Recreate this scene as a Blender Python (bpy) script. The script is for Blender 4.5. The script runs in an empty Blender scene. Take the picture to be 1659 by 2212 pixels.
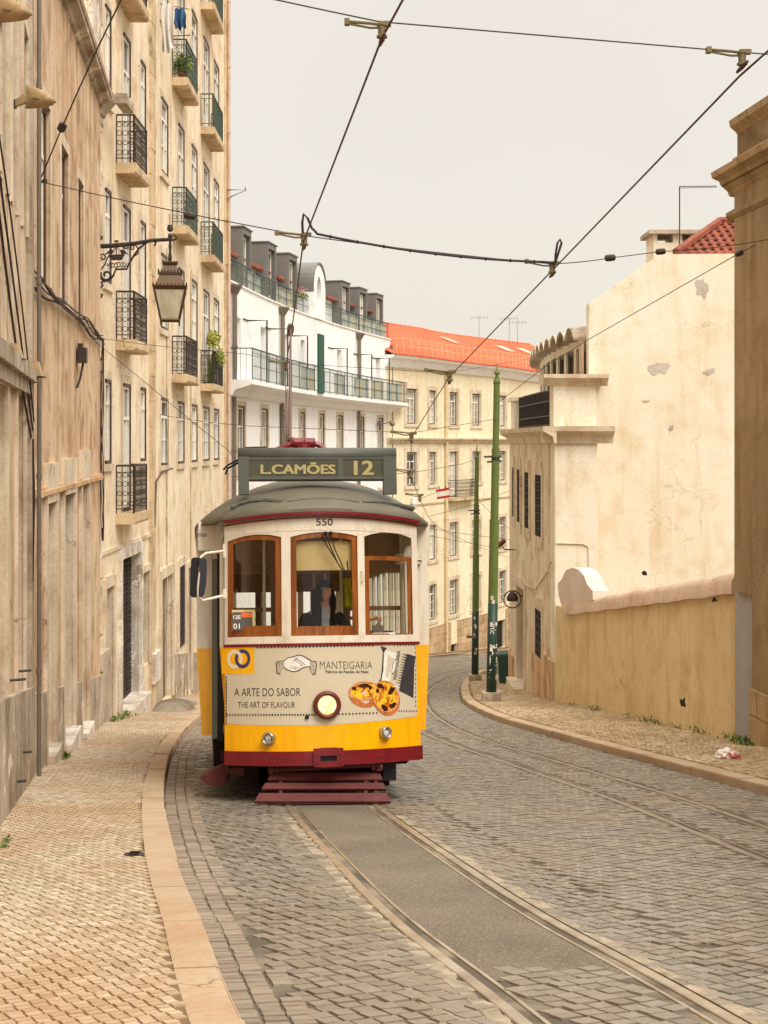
import bpy, bmesh, math, random
import numpy as np
from mathutils import Vector, Matrix
random.seed(7); rng = np.random.default_rng(11)
R = math.radians
scene = bpy.context.scene
COL = scene.collection
# ------------------------------------------------------------------ camera (metres; camera at the origin, +Y down the street)
F = 3195.0; CX = 829.5; HY = 958.0
cam_d = bpy.data.cameras.new('camera'); cam = bpy.data.objects.new('camera', cam_d); COL.objects.link(cam)
cam_d.sensor_fit = 'VERTICAL'; cam_d.sensor_height = 36.0; cam_d.sensor_width = 27.0
cam_d.lens = 36.0 * F / 2212.0; cam_d.shift_y = -(1106.0 - HY) / 2212.0
cam_d.clip_start = 0.1; cam_d.clip_end = 3000
cam.location = (0, 0, 0); cam.rotation_euler = (R(90), 0, 0)
scene.camera = cam
# ------------------------------------------------------------------ overcast daylight
SUN_EL, SUN_AZ = 50, 36      # azimuth measured from -Y (behind the camera) towards +X
world = bpy.data.worlds.new('World'); scene.world = world; world.use_nodes = True
nt = world.node_tree; nt.nodes.clear()
out = nt.nodes.new('ShaderNodeOutputWorld'); add = nt.nodes.new('ShaderNodeAddShader')
bgs = nt.nodes.new('ShaderNodeBackground'); bgc = nt.nodes.new('ShaderNodeBackground')
sky = nt.nodes.new('ShaderNodeTexSky'); sky.sky_type = 'NISHITA'; sky.sun_disc = False
sky.sun_elevation = R(SUN_EL); sky.sun_rotation = R(180 - SUN_AZ); sky.dust_density = 4.0
bgs.inputs[1].default_value = 0.02
tc = nt.nodes.new('ShaderNodeTexCoord'); sx = nt.nodes.new('ShaderNodeSeparateXYZ')
mr = nt.nodes.new('ShaderNodeMapRange'); mr.inputs[1].default_value = 0.30; mr.inputs[2].default_value = 0.95
mr.inputs[3].default_value = 1.0; mr.inputs[4].default_value = 3.3
nz = nt.nodes.new('ShaderNodeTexNoise'); nz.inputs['Scale'].default_value = 2.2; nz.inputs['Detail'].default_value = 3
rp = nt.nodes.new('ShaderNodeValToRGB')
rp.color_ramp.elements[0].position = .35; rp.color_ramp.elements[0].color = (.605, .554, .478, 1)
rp.color_ramp.elements[1].position = .70; rp.color_ramp.elements[1].color = (.650, .598, .518, 1)
nt.links.new(tc.outputs['Generated'], sx.inputs[0]); nt.links.new(sx.outputs['Z'], mr.inputs[0])
nt.links.new(tc.outputs['Generated'], nz.inputs['Vector']); nt.links.new(nz.outputs['Fac'], rp.inputs[0])
nt.links.new(rp.outputs[0], bgc.inputs[0]); nt.links.new(mr.outputs[0], bgc.inputs[1]); nt.links.new(sky.outputs[0], bgs.inputs[0])
nt.links.new(bgs.outputs[0], add.inputs[0]); nt.links.new(bgc.outputs[0], add.inputs[1]); nt.links.new(add.outputs[0], out.inputs[0])
sun_d = bpy.data.lights.new('sun', 'SUN'); sun_d.energy = 1.5; sun_d.angle = R(26); sun_d.color = (1, .965, .90)
sun = bpy.data.objects.new('sun', sun_d); COL.objects.link(sun)
sdir = Vector((math.sin(R(SUN_AZ)) * math.cos(R(SUN_EL)), -math.cos(R(SUN_AZ)) * math.cos(R(SUN_EL)), math.sin(R(SUN_EL))))
sun.rotation_euler = sdir.to_track_quat('Z', 'Y').to_euler(); sun.location = (0, 0, 60)
vs = scene.view_settings; vs.view_transform = 'Standard'; vs.look = 'None'; vs.gamma = 1; vs.exposure = 0.4
# ------------------------------------------------------------------ materials
def S(r, g, b, k=1.0):
    f = lambda c: (c / 12.92 if c <= .04045 else ((c + .055) / 1.055) ** 2.4)
    return (f(r / 255) * k, f(g / 255) * k, f(b / 255) * k, 1)
class NT:
    def __init__(s, name, rough=.8, spec=.3):
        s.m = bpy.data.materials.new(name); s.m.use_nodes = True; s.n = s.m.node_tree; s.n.nodes.clear()
        s.out = s.n.nodes.new('ShaderNodeOutputMaterial'); s.b = s.n.nodes.new('ShaderNodeBsdfPrincipled')
        s.l(s.b.outputs[0], s.out.inputs[0]); s.b.inputs['Roughness'].default_value = rough
        s.b.inputs['Specular IOR Level'].default_value = spec
        s.tc = s.n.nodes.new('ShaderNodeTexCoord')
    def l(s, a, b): s.n.links.new(a, b)
    def mapn(s, scale=(1, 1, 1), rot=(0, 0, 0)):
        m = s.n.nodes.new('ShaderNodeMapping'); m.inputs['Scale'].default_value = scale; m.inputs['Rotation'].default_value = rot
        s.l(s.tc.outputs['Object'], m.inputs[0]); return m.outputs[0]
    def noise(s, scale, detail=6, vec=None, dist=0, rough=.55):
        n = s.n.nodes.new('ShaderNodeTexNoise'); n.inputs['Scale'].default_value = scale; n.inputs['Detail'].default_value = detail
        n.inputs['Distortion'].default_value = dist; n.inputs['Roughness'].default_value = rough
        s.l(vec if vec is not None else s.tc.outputs['Object'], n.inputs['Vector']); return n.outputs['Fac']
    def ramp(s, fac, p0, p1, c0=(0, 0, 0, 1), c1=(1, 1, 1, 1)):
        r = s.n.nodes.new('ShaderNodeValToRGB'); e = r.color_ramp.elements
        e[0].position = p0; e[1].position = p1; e[0].color = c0; e[1].color = c1; s.l(fac, r.inputs[0]); return r.outputs[0]
    def mix(s, fac, a, b, mode='MIX'):
        m = s.n.nodes.new('ShaderNodeMix'); m.data_type = 'RGBA'; m.blend_type = mode
        for i, v in ((0, fac), (6, a), (7, b)):
            if hasattr(v, 'links'): s.l(v, m.inputs[i])
            else: m.inputs[i].default_value = v
        return m.outputs[2]
    def math(s, op, a, b=0.0):
        m = s.n.nodes.new('ShaderNodeMath'); m.operation = op
        for i, v in ((0, a), (1, b)):
            if hasattr(v, 'links'): s.l(v, m.inputs[i])
            else: m.inputs[i].default_value = v
        return m.outputs[0]
    def color(s, c):
        if hasattr(c, 'links'): s.l(c, s.b.inputs['Base Color'])
        else: s.b.inputs['Base Color'].default_value = c
    def bump(s, h, strength=.3, dist=.01):
        b = s.n.nodes.new('ShaderNodeBump'); b.inputs['Strength'].default_value = strength; b.inputs['Distance'].default_value = dist
        s.l(h, b.inputs['Height']); s.l(b.outputs[0], s.b.inputs['Normal'])
def stucco(name, base, alt, stain, amt=.6, patch=None, pamt=.62, streak=.55, blocks=None, big=.35, bump=.35, spec=.2, crack=.7):
    t = NT(name, .92, spec); base, alt = [tuple(min(.92, (.88 * x + .12 * (.3 * c[0] + .6 * c[1] + .1 * c[2])) * k) for x, k in zip(c[:3], (1.01, 1.07, 1.27))) + (1,) for c in (base, alt)]
    c = t.mix(t.ramp(t.noise(big, 5), .35, .65), base, alt)
    c = t.mix(t.math('MULTIPLY', t.ramp(t.noise(1.6, 9, dist=.4), .48, .72), amt), c, stain)
    st = t.ramp(t.noise(1.0, 7, t.mapn((2.6, 2.6, .22)), rough=.65), .50, .74)
    c = t.mix(t.math('MULTIPLY', st, streak), c, stain)
    dk = tuple(x * .45 for x in stain[:3]) + (1,)
    st2 = t.ramp(t.noise(1.0, 6, t.mapn((7, 7, .5)), rough=.6), .62, .80)
    c = t.mix(t.math('MULTIPLY', st2, streak * .55), c, dk)
    if patch is not None:
        c = t.mix(t.ramp(t.noise(.9, 10, dist=1.2, rough=.7), pamt, pamt + .02), c, patch)
    c = t.mix(t.math('MULTIPLY', t.ramp(t.noise(22, 5), .45, .75), .22), c, dk)
    vo = t.n.nodes.new('ShaderNodeTexVoronoi'); vo.feature = 'DISTANCE_TO_EDGE'; vo.inputs['Scale'].default_value = .55
    wv = t.n.nodes.new('ShaderNodeVectorMath'); wv.operation = 'MULTIPLY_ADD'; wn = t.n.nodes.new('ShaderNodeTexNoise'); wn.inputs['Scale'].default_value = 2.5; wn.inputs['Detail'].default_value = 6
    t.l(t.tc.outputs['Object'], wn.inputs['Vector']); t.l(wn.outputs['Color'], wv.inputs[0]); wv.inputs[1].default_value = (.9, .9, .9); t.l(t.tc.outputs['Object'], wv.inputs[2]); t.l(wv.outputs[0], vo.inputs['Vector'])
    ck = t.math('MULTIPLY', t.ramp(vo.outputs['Distance'], .003, .009, (1, 1, 1, 1), (0, 0, 0, 1)), t.ramp(t.noise(.45, 3), .52, .60))
    c = t.mix(t.math('MULTIPLY', ck, crack), c, dk)
    t.color(c)
    h = t.math('ADD', t.noise(14, 6), t.math('MULTIPLY', t.noise(2.2, 5), 2.0))
    if blocks:
        bt = t.n.nodes.new('ShaderNodeTexBrick'); bt.inputs['Scale'].default_value = 1
        bt.inputs['Brick Width'].default_value = blocks[0]; bt.inputs['Row Height'].default_value = blocks[1]
        bt.inputs['Mortar Size'].default_value = .012
        bt.inputs['Color1'].default_value = (.78, .78, .78, 1); bt.inputs['Color2'].default_value = (1.05, 1.03, 1.0, 1); bt.inputs['Mortar'].default_value = (.42, .38, .33, 1)
        cmb = t.n.nodes.new('ShaderNodeCombineXYZ'); sp = t.n.nodes.new('ShaderNodeSeparateXYZ'); t.l(t.tc.outputs['Object'], sp.inputs[0])
        t.l(t.math('ADD', sp.outputs['Y'], sp.outputs['X']), cmb.inputs[0]); t.l(sp.outputs['Z'], cmb.inputs[1]); t.l(cmb.outputs[0], bt.inputs['Vector'])
        t.color(t.mix(1.0, c, bt.outputs['Color'], 'MULTIPLY'))
        h = t.math('SUBTRACT', h, t.math('MULTIPLY', bt.outputs['Fac'], 3.0))
    t.bump(h, bump, .02); return t.m
def paint(name, c, c2=None, rough=.45, spec=.4, metal=0, scale=6, bump=.06, amt=.5, dirt=None, wob=0):
    t = NT(name, rough, spec); c2 = c2 or tuple(x * .7 for x in c[:3]) + (1,)
    cc = t.mix(t.math('MULTIPLY', t.ramp(t.noise(scale, 7, dist=.3), .45, .7), amt), c, c2)
    if dirt: cc = t.mix(t.math('MULTIPLY', t.ramp(t.noise(2.0, 8, t.mapn((5, 5, .8)), rough=.7), .5, .72), .6), cc, dirt)
    t.color(cc); t.b.inputs['Metallic'].default_value = metal
    rr = t.n.nodes.new('ShaderNodeMapRange'); rr.inputs[3].default_value = rough * .75; rr.inputs[4].default_value = min(1, rough * 1.3)
    t.l(t.noise(9, 5), rr.inputs[0]); t.l(rr.outputs[0], t.b.inputs['Roughness'])
    if wob: t.bump(t.math('ADD', t.math('MULTIPLY', t.noise(2.3, 3), 6.0), t.math('MULTIPLY', t.noise(26, 4), .25)), wob, .012)
    elif bump: t.bump(t.noise(30, 4), bump, .01)
    return t.m
def glass_clear(name, tint=(.92, .95, .93, 1), refl=.5, rough=.02):
    t = NT(name); n = t.n
    tr = n.nodes.new('ShaderNodeBsdfTransparent'); tr.inputs[0].default_value = tint
    gl = n.nodes.new('ShaderNodeBsdfGlossy'); gl.inputs['Roughness'].default_value = rough; gl.inputs[0].default_value = (.9, .9, .9, 1)
    lw = n.nodes.new('ShaderNodeLayerWeight'); lw.inputs[0].default_value = .5
    mx = n.nodes.new('ShaderNodeMixShader'); k = t.math('MULTIPLY', lw.outputs['Fresnel'], refl)
    t.l(k, mx.inputs[0]); t.l(tr.outputs[0], mx.inputs[1]); t.l(gl.outputs[0], mx.inputs[2]); t.l(mx.outputs[0], t.out.inputs[0]); return t.m
def pane_mat(name, c, c2, sc=1.2):
    t = NT(name, .08, .6); v = t.mapn((.9, .9, .25))
    t.color(t.mix(t.ramp(t.noise(sc, 3, v), .38, .62), c, c2)); t.bump(t.noise(1.5, 2), .05, .02); return t.m
def emit(name, c, s):
    t = NT(name); t.b.inputs['Emission Color'].default_value = c; t.b.inputs['Emission Strength'].default_value = s; t.color(c); return t.m
M = {}
M['stucco_b'] = stucco('ochre_stained_stucco', S(224, 190, 140), S(208, 168, 118), S(136, 94, 56), .8, S(232, 214, 182), .70, .85)
M['stucco_a'] = stucco('pale_peeling_stucco', S(230, 202, 156), S(216, 184, 136), S(138, 100, 64), .7, S(196, 182, 152), .66, .75)
M['stucco_c'] = stucco('cream_stucco', S(244, 224, 180), S(234, 208, 158), S(184, 138, 84), .5, S(240, 222, 186), .74, .55)
M['stucco_low'] = stucco('stained_base_stucco', S(226, 184, 126), S(204, 160, 104), S(140, 96, 56), .75, S(206, 186, 152), .63, .8)
M['stone_trim'] = stucco('limestone_trim', S(230, 208, 166), S(216, 192, 150), S(150, 112, 70), .5, None, .6, .5, big=1.2)
M['stone_old'] = stucco('weathered_limestone', S(202, 182, 148), S(174, 152, 116), S(112, 92, 68), .7, S(232, 220, 196), .6, .7, big=1.4, bump=.6)
M['quoin'] = stucco('pale_worn_quoin', S(226, 212, 184), S(210, 186, 148), S(104, 84, 62), .6, S(236, 228, 212), .56, .7, big=1.6, bump=.6)
M['white_wall'] = stucco('white_render', S(250, 244, 232), S(246, 240, 228), S(214, 204, 188), .2, None, .6, .35, bump=.15)
M['yellow_wall'] = stucco('pale_yellow_render', S(238, 222, 172), S(230, 210, 158), S(196, 160, 112), .25, None, .6, .4, bump=.15)
M['yellow_base'] = stucco('ochre_plinth', S(214, 178, 124), S(198, 160, 108), S(140, 104, 66), .6, None, .6, .5, blocks=(1.1, .5))
M['gable'] = stucco('cream_gable_render', S(240, 226, 190), S(234, 216, 174), S(206, 174, 120), .38, S(214, 200, 172), .80, .45, bump=.25, crack=.3)
M['r1'] = stucco('warm_facade_render', S(234, 214, 172), S(222, 198, 152), S(164, 126, 84), .55, None, .6, .7)
M['yard'] = stucco('mustard_yard_render', S(232, 202, 136), S(224, 190, 122), S(186, 156, 92), .5, S(214, 196, 150), .77, .5, bump=.2)
M['cap'] = stucco('pinkish_coping', S(224, 192, 156), S(214, 178, 140), S(170, 128, 92), .5, None, .6, .3)
M['r2'] = stucco('brown_pilaster_render', S(172, 140, 90), S(156, 124, 76), S(122, 92, 54), .5, None, .6, .7, crack=.3)
M['r2b'] = stucco('brown_stone_base', S(200, 166, 110), S(184, 148, 94), S(130, 98, 60), .5, None, .6, .6, blocks=(.9, .7))
M['grey_strip'] = stucco('grey_cement', S(176, 166, 150), S(166, 156, 142), S(140, 128, 112), .3, None, .6, .3, bump=.1)
M['frame_white'] = paint('white_window_paint', S(236, 232, 220), S(206, 198, 180), .5, .3)
M['frame_dark'] = paint('dark_red_casing', S(86, 62, 50), S(60, 44, 36), .5, .3)
M['frame_grey'] = paint('grey_casing', S(96, 92, 82), None, .5, .3)
M['pane'] = pane_mat('window_pane', S(120, 116, 104), S(176, 170, 156))
M['pane_light'] = pane_mat('curtained_window_pane', S(186, 182, 170), S(222, 218, 206), 2.0)
M['pane_dark'] = pane_mat('dark_window_pane', S(54, 52, 48), S(98, 94, 86))
M['iron'] = paint('black_iron', S(52, 46, 44), S(84, 62, 50), .55, .4, 0, 14)
M['iron_green'] = paint('green_grey_iron', S(62, 78, 68), S(80, 92, 80), .5, .4)
M['slab'] = stucco('balcony_stone', S(224, 194, 140), S(206, 172, 118), S(140, 108, 72), .6, None, .6, .5, big=1.5)
M['pipe'] = paint('grey_downpipe', S(116, 108, 96), S(150, 120, 90), .5, .4, .2)
M['pipe_cream'] = paint('cream_downpipe', S(220, 200, 160), S(190, 160, 120), .6, .3)
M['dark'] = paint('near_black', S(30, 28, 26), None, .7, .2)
M['door_dark'] = paint('dark_weathered_door', S(84, 72, 58), S(50, 42, 36), .7, .2, dirt=S(130, 104, 74))
M['block'] = stucco('blocked_doorway', S(158, 142, 114), S(132, 114, 86), S(84, 70, 54), .8, S(206, 194, 170), .62, .8, bump=.6)
M['dormer'] = paint('grey_zinc', S(118, 116, 112), S(104, 102, 100), .55, .4, .1)
M['cable'] = paint('dark_cable', S(58, 44, 46), S(72, 52, 50), .6, .3)
M['fitting'] = paint('dull_green_fitting', S(132, 120, 88), S(96, 84, 62), .6, .4, .3)
M['bronze'] = paint('brown_bronze', S(92, 70, 48), S(70, 56, 42), .5, .5, .4, 5)
# ------------------------------------------------------------------ ground profile (drop below the camera, by distance)
_hz = np.array([-30, 0, 18, 24, 58, 64, 90, 140, 400.]); _hh = [-2.6]
for a, b, s in zip(_hz[:-1], _hz[1:], [.14, .14, .135, .13, .117, .106, .10, .08]): _hh.append(_hh[-1] + (b - a) * s)
_hh = np.array(_hh)
def drop(y): return np.interp(y, _hz, _hh)
def gz(y): return -drop(y)
PAV = .12
def pxx(px, Y): return (px - CX) / F * Y
def pzz(py, Y): return (HY - py) / F * Y
def P(px, py, Y): return Vector((pxx(px, Y), Y, pzz(py, Y)))
def on_ground(px, py, dz=0.0):
    k = (py - HY) / F; lo, hi = 1.0, 200.0
    for _ in range(60):
        m = (lo + hi) / 2
        if (drop(m) - dz) / m > k: lo = m
        else: hi = m
    return Vector((pxx(px, lo), lo, float(gz(lo)) + dz))
# ------------------------------------------------------------------ mesh building
class MB:
    def __init__(s, tf=None): s.v = []; s.f = []; s.tf = tf
    def add(s, vs, fs):
        n = len(s.v)
        if s.tf: vs = [s.tf(*p) for p in vs]
        s.v.extend([tuple(p) for p in vs]); s.f.extend([tuple(i + n for i in f) for f in fs]); return s
    def box(s, x0, x1, y0, y1, z0, z1):
        return s.add([(x0, y0, z0), (x1, y0, z0), (x1, y1, z0), (x0, y1, z0), (x0, y0, z1), (x1, y0, z1), (x1, y1, z1), (x0, y1, z1)],
                     [(0, 3, 2, 1), (4, 5, 6, 7), (0, 1, 5, 4), (1, 2, 6, 5), (2, 3, 7, 6), (3, 0, 4, 7)])
    def hexa(s, q0, q1):
        return s.add(list(q0) + list(q1), [(0, 3, 2, 1), (4, 5, 6, 7), (0, 1, 5, 4), (1, 2, 6, 5), (2, 3, 7, 6), (3, 0, 4, 7)])
    def quad(s, a, b, c, d): return s.add([a, b, c, d], [(0, 1, 2, 3)])
    def tube(s, pts, r, n=6, closed=False, caps=True):
        pts = [Vector(p) for p in pts]; m = len(pts); rs = r if hasattr(r, '__len__') else [r] * m
        vs = []; fs = []; up = None
        for i, p in enumerate(pts):
            if closed: t = (pts[(i + 1) % m] - pts[i - 1])
            else: t = pts[min(i + 1, m - 1)] - pts[max(i - 1, 0)]
            if t.length < 1e-9: t = Vector((0, 0, 1))
            t.normalize()
            if up is None: up = t.orthogonal().normalized()
            up = (up - t * up.dot(t)); up = up.normalized() if up.length > 1e-6 else t.orthogonal().normalized()
            w = t.cross(up)
            for k in range(n):
                a = 2 * math.pi * k / n; vs.append(p + (up * math.cos(a) + w * math.sin(a)) * rs[i])
        for i in range(m if closed else m - 1):
            j = (i + 1) % m
            for k in range(n): l = (k + 1) % n; fs.append((i * n + k, i * n + l, j * n + l, j * n + k))
        if caps and not closed: fs.append(tuple(range(n - 1, -1, -1))); fs.append(tuple((m - 1) * n + k for k in range(n)))
        return s.add(vs, fs)
    def lathe(s, o, prof, n=12, axis=None):
        o = Vector(o); ax = Vector(axis or (0, 0, 1)).normalized(); a = ax.orthogonal().normalized(); b = ax.cross(a)
        vs = []; fs = []
        for r, h in prof:
            for k in range(n):
                t = 2 * math.pi * k / n; vs.append(o + ax * h + (a * math.cos(t) + b * math.sin(t)) * r)
        for i in range(len(prof) - 1):
            for k in range(n): l = (k + 1) % n; fs.append((i * n + k, i * n + l, (i + 1) * n + l, (i + 1) * n + k))
        fs.append(tuple(range(n - 1, -1, -1))); fs.append(tuple((len(prof) - 1) * n + k for k in range(n)))
        return s.add(vs, fs)
    def prism(s, poly, off):
        n = len(poly); off = Vector(off); a = [Vector(p) for p in poly]
        return s.add(a + [p + off for p in a], [tuple(range(n - 1, -1, -1)), tuple(range(n, 2 * n))] + [(i, (i + 1) % n, n + (i + 1) % n, n + i) for i in range(n)])
    def grid(s, fn, us, ws):
        nu = len(us); nw = len(ws)
        return s.add([fn(u, w) for w in ws for u in us], [(j * nu + i, j * nu + i + 1, (j + 1) * nu + i + 1, (j + 1) * nu + i) for j in range(nw - 1) for i in range(nu - 1)])
    def build(s, name, mat, parent=None, smooth=False):
        me = bpy.data.meshes.new(name); me.from_pydata(s.v, [], s.f); me.update()
        if smooth: me.polygons.foreach_set('use_smooth', [True] * len(me.polygons))
        if mat: me.materials.append(mat)
        o = bpy.data.objects.new(name, me); COL.objects.link(o)
        if parent: o.parent = parent
        return o
def fixn(o):
    bm = bmesh.new(); bm.from_mesh(o.data); bmesh.ops.remove_doubles(bm, verts=bm.verts, dist=1e-5); bmesh.ops.recalc_face_normals(bm, faces=bm.faces)
    bm.to_mesh(o.data); bm.free(); return o
def smooth_by_angle(o, ang=35):
    fixn(o); bm = bmesh.new(); bm.from_mesh(o.data)
    for f in bm.faces: f.smooth = True
    for e in bm.edges:
        if len(e.link_faces) == 2 and e.calc_face_angle(0) > R(ang): e.smooth = False
    bm.to_mesh(o.data); bm.free(); return o
def tag(o, label=None, cat=None, group=None, kind=None):
    if label: o['label'] = label
    if cat: o['category'] = cat
    if group: o['group'] = group
    if kind: o['kind'] = kind
    return o
def empty(name, loc=(0, 0, 0), parent=None):
    o = bpy.data.objects.new(name, None); o.empty_display_size = .3; o.location = loc; COL.objects.link(o)
    if parent: o.parent = parent
    return o
def struct(o, label=None, cat=None): return tag(o, label, cat or o.name.replace('_', ' '), None, 'structure')
def np_mesh(name, V, Fq, mat, smooth=False):
    me = bpy.data.meshes.new(name); me.vertices.add(len(V)); me.vertices.foreach_set('co', V.astype(np.float32).ravel())
    n = len(Fq); me.loops.add(n * 4); me.loops.foreach_set('vertex_index', Fq.astype(np.int32).ravel())
    me.polygons.add(n); me.polygons.foreach_set('loop_start', np.arange(0, n * 4, 4, dtype=np.int32))
    me.update(calc_edges=True); me.validate(); me.materials.append(mat)
    me.polygons.foreach_set('use_smooth', [smooth] * n)
    o = bpy.data.objects.new(name, me); COL.objects.link(o); return o
# ------------------------------------------------------------------ facade paths
class Path:
    def __init__(s, pts, side=1, n=16, smooth=True):
        pts = [Vector(p) for p in pts]; q = []
        if len(pts) == 2 or not smooth:
            for a, b in zip(pts[:-1], pts[1:]):
                for k in range(n): q.append(a.lerp(b, k / n))
            q.append(pts[-1])
        else:
            e = [pts[0] * 2 - pts[1]] + pts + [pts[-1] * 2 - pts[-2]]
            for i in range(1, len(e) - 2):
                p0, p1, p2, p3 = e[i - 1:i + 3]
                for k in range(n):
                    t = k / n; q.append(.5 * ((2 * p1) + (p2 - p0) * t + (2 * p0 - 5 * p1 + 4 * p2 - p3) * t * t + (3 * p1 - p0 - 3 * p2 + p3) * t ** 3))
            q.append(pts[-1])
        s.q = np.array([tuple(p) for p in q]); d = np.diff(s.q, axis=0); L = np.hypot(d[:, 0], d[:, 1])
        s.s = np.concatenate([[0], np.cumsum(L)]); s.L = s.s[-1]; s.side = side; s.curved = len(pts) > 2
    def pt(s, a): return np.array([np.interp(a, s.s, s.q[:, 0]), np.interp(a, s.s, s.q[:, 1])])
    def tn(s, a):
        e = .25; lo = max(0, a - e); hi = min(s.L, a + e)
        t = s.pt(hi) - s.pt(lo); t = t / np.hypot(*t); return t, np.array([t[1], -t[0]]) * s.side
    def p(s, a, d, z):
        if a < 0 or a > s.L:
            c = min(max(a, 0), s.L); t, n = s.tn(c); q = s.pt(c) + t * (a - c) + n * d
        else: t, n = s.tn(a); q = s.pt(a) + n * d
        return Vector((q[0], q[1], z))
    def at(s, px, d=0.0):
        ss = np.linspace(0, getattr(s, 'smax', s.L), 800); v = np.array([s.p(a, d, 0)[:2] for a in ss]); q = CX + F * v[:, 0] / v[:, 1]
        i = np.argsort(q); return float(np.interp(px, q[i], ss[i]))
    def z(s, px, py, d=0.0): return pzz(py, s.p(s.at(px, d), d, 0).y)
def pbox(mb, pa, s0, s1, d0, d1, z0, z1):
    n = max(1, int(math.ceil((s1 - s0) / 1.2))) if pa.curved else 1
    vs = []; fs = []
    for i in range(n + 1):
        a = s0 + (s1 - s0) * i / n; vs += [pa.p(a, d0, z0), pa.p(a, d1, z0), pa.p(a, d1, z1), pa.p(a, d0, z1)]
    for i in range(n):
        b = i * 4
        for k in range(4): l = (k + 1) % 4; fs.append((b + k, b + l, b + 4 + l, b + 4 + k))
    fs += [(3, 2, 1, 0), (4 * n, 4 * n + 1, 4 * n + 2, 4 * n + 3)]
    mb.add(vs, fs)
def moulding(mb, pa, s0, s1, prof):
    """prof: closed list of (d,z) swept along the facade"""
    n = max(1, int(math.ceil((s1 - s0) / 1.2))) if pa.curved else 1; m = len(prof); vs = []; fs = []
    for i in range(n + 1):
        a = s0 + (s1 - s0) * i / n; vs += [pa.p(a, d, z) for d, z in prof]
    for i in range(n):
        for k in range(m): l = (k + 1) % m; fs.append((i * m + k, i * m + l, (i + 1) * m + l, (i + 1) * m + k))
    fs += [tuple(range(m - 1, -1, -1)), tuple(n * m + k for k in range(m))]
    mb.add(vs, fs)
def wall(pa, s0, s1, z0, z1, ops, mb=None, depth=.22, back=5.0, top=True):
    """facade sheet with real openings and reveals, ends, back and top"""
    mb = mb or MB(); ss = {s0, s1}; zs = {z0, z1}
    for o in ops: ss |= {o[0], o[1]}; zs |= {o[2], o[3]}
    if pa.curved:
        k = s0
        while k < s1: ss.add(k); k += 1.2
    ss = sorted(ss); zs = sorted(zs)
    S2 = [ss[0]]
    for a in ss[1:]:
        if a - S2[-1] > 1e-4: S2.append(a)
    for a, b in zip(S2[:-1], S2[1:]):
        m = (a + b) / 2
        for c, e in zip(zs[:-1], zs[1:]):
            if e - c < 1e-5: continue
            n = (c + e) / 2; hole = None
            for o in ops:
                if o[0] < m < o[1] and o[2] < n < o[3]: hole = o; break
            dd = 0
            if hole is None: mb.quad(pa.p(a, 0, c), pa.p(b, 0, c), pa.p(b, 0, e), pa.p(a, 0, e))
            else:
                dd = -(hole[4] if len(hole) > 4 else depth)
                if abs(a - hole[0]) < 1e-4: mb.quad(pa.p(a, 0, c), pa.p(a, dd, c), pa.p(a, dd, e), pa.p(a, 0, e))
                if abs(b - hole[1]) < 1e-4: mb.quad(pa.p(b, dd, c), pa.p(b, 0, c), pa.p(b, 0, e), pa.p(b, dd, e))
                if abs(e - hole[3]) < 1e-4: mb.quad(pa.p(a, 0, e), pa.p(b, 0, e), pa.p(b, dd, e), pa.p(a, dd, e))
                if abs(c - hole[2]) < 1e-4: mb.quad(pa.p(a, dd, c), pa.p(b, dd, c), pa.p(b, 0, c), pa.p(a, 0, c))
    for a in (s0, s1): mb.quad(pa.p(a, 0, z0), pa.p(a, -back, z0), pa.p(a, -back, z1), pa.p(a, 0, z1))
    for a, b in zip(S2[:-1], S2[1:]):
        if top: mb.quad(pa.p(a, 0, z1), pa.p(b, 0, z1), pa.p(b, -back, z1), pa.p(a, -back, z1))
        mb.quad(pa.p(a, -back, z0), pa.p(b, -back, z0), pa.p(b, -back, z1), pa.p(a, -back, z1))
    return mb
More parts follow.
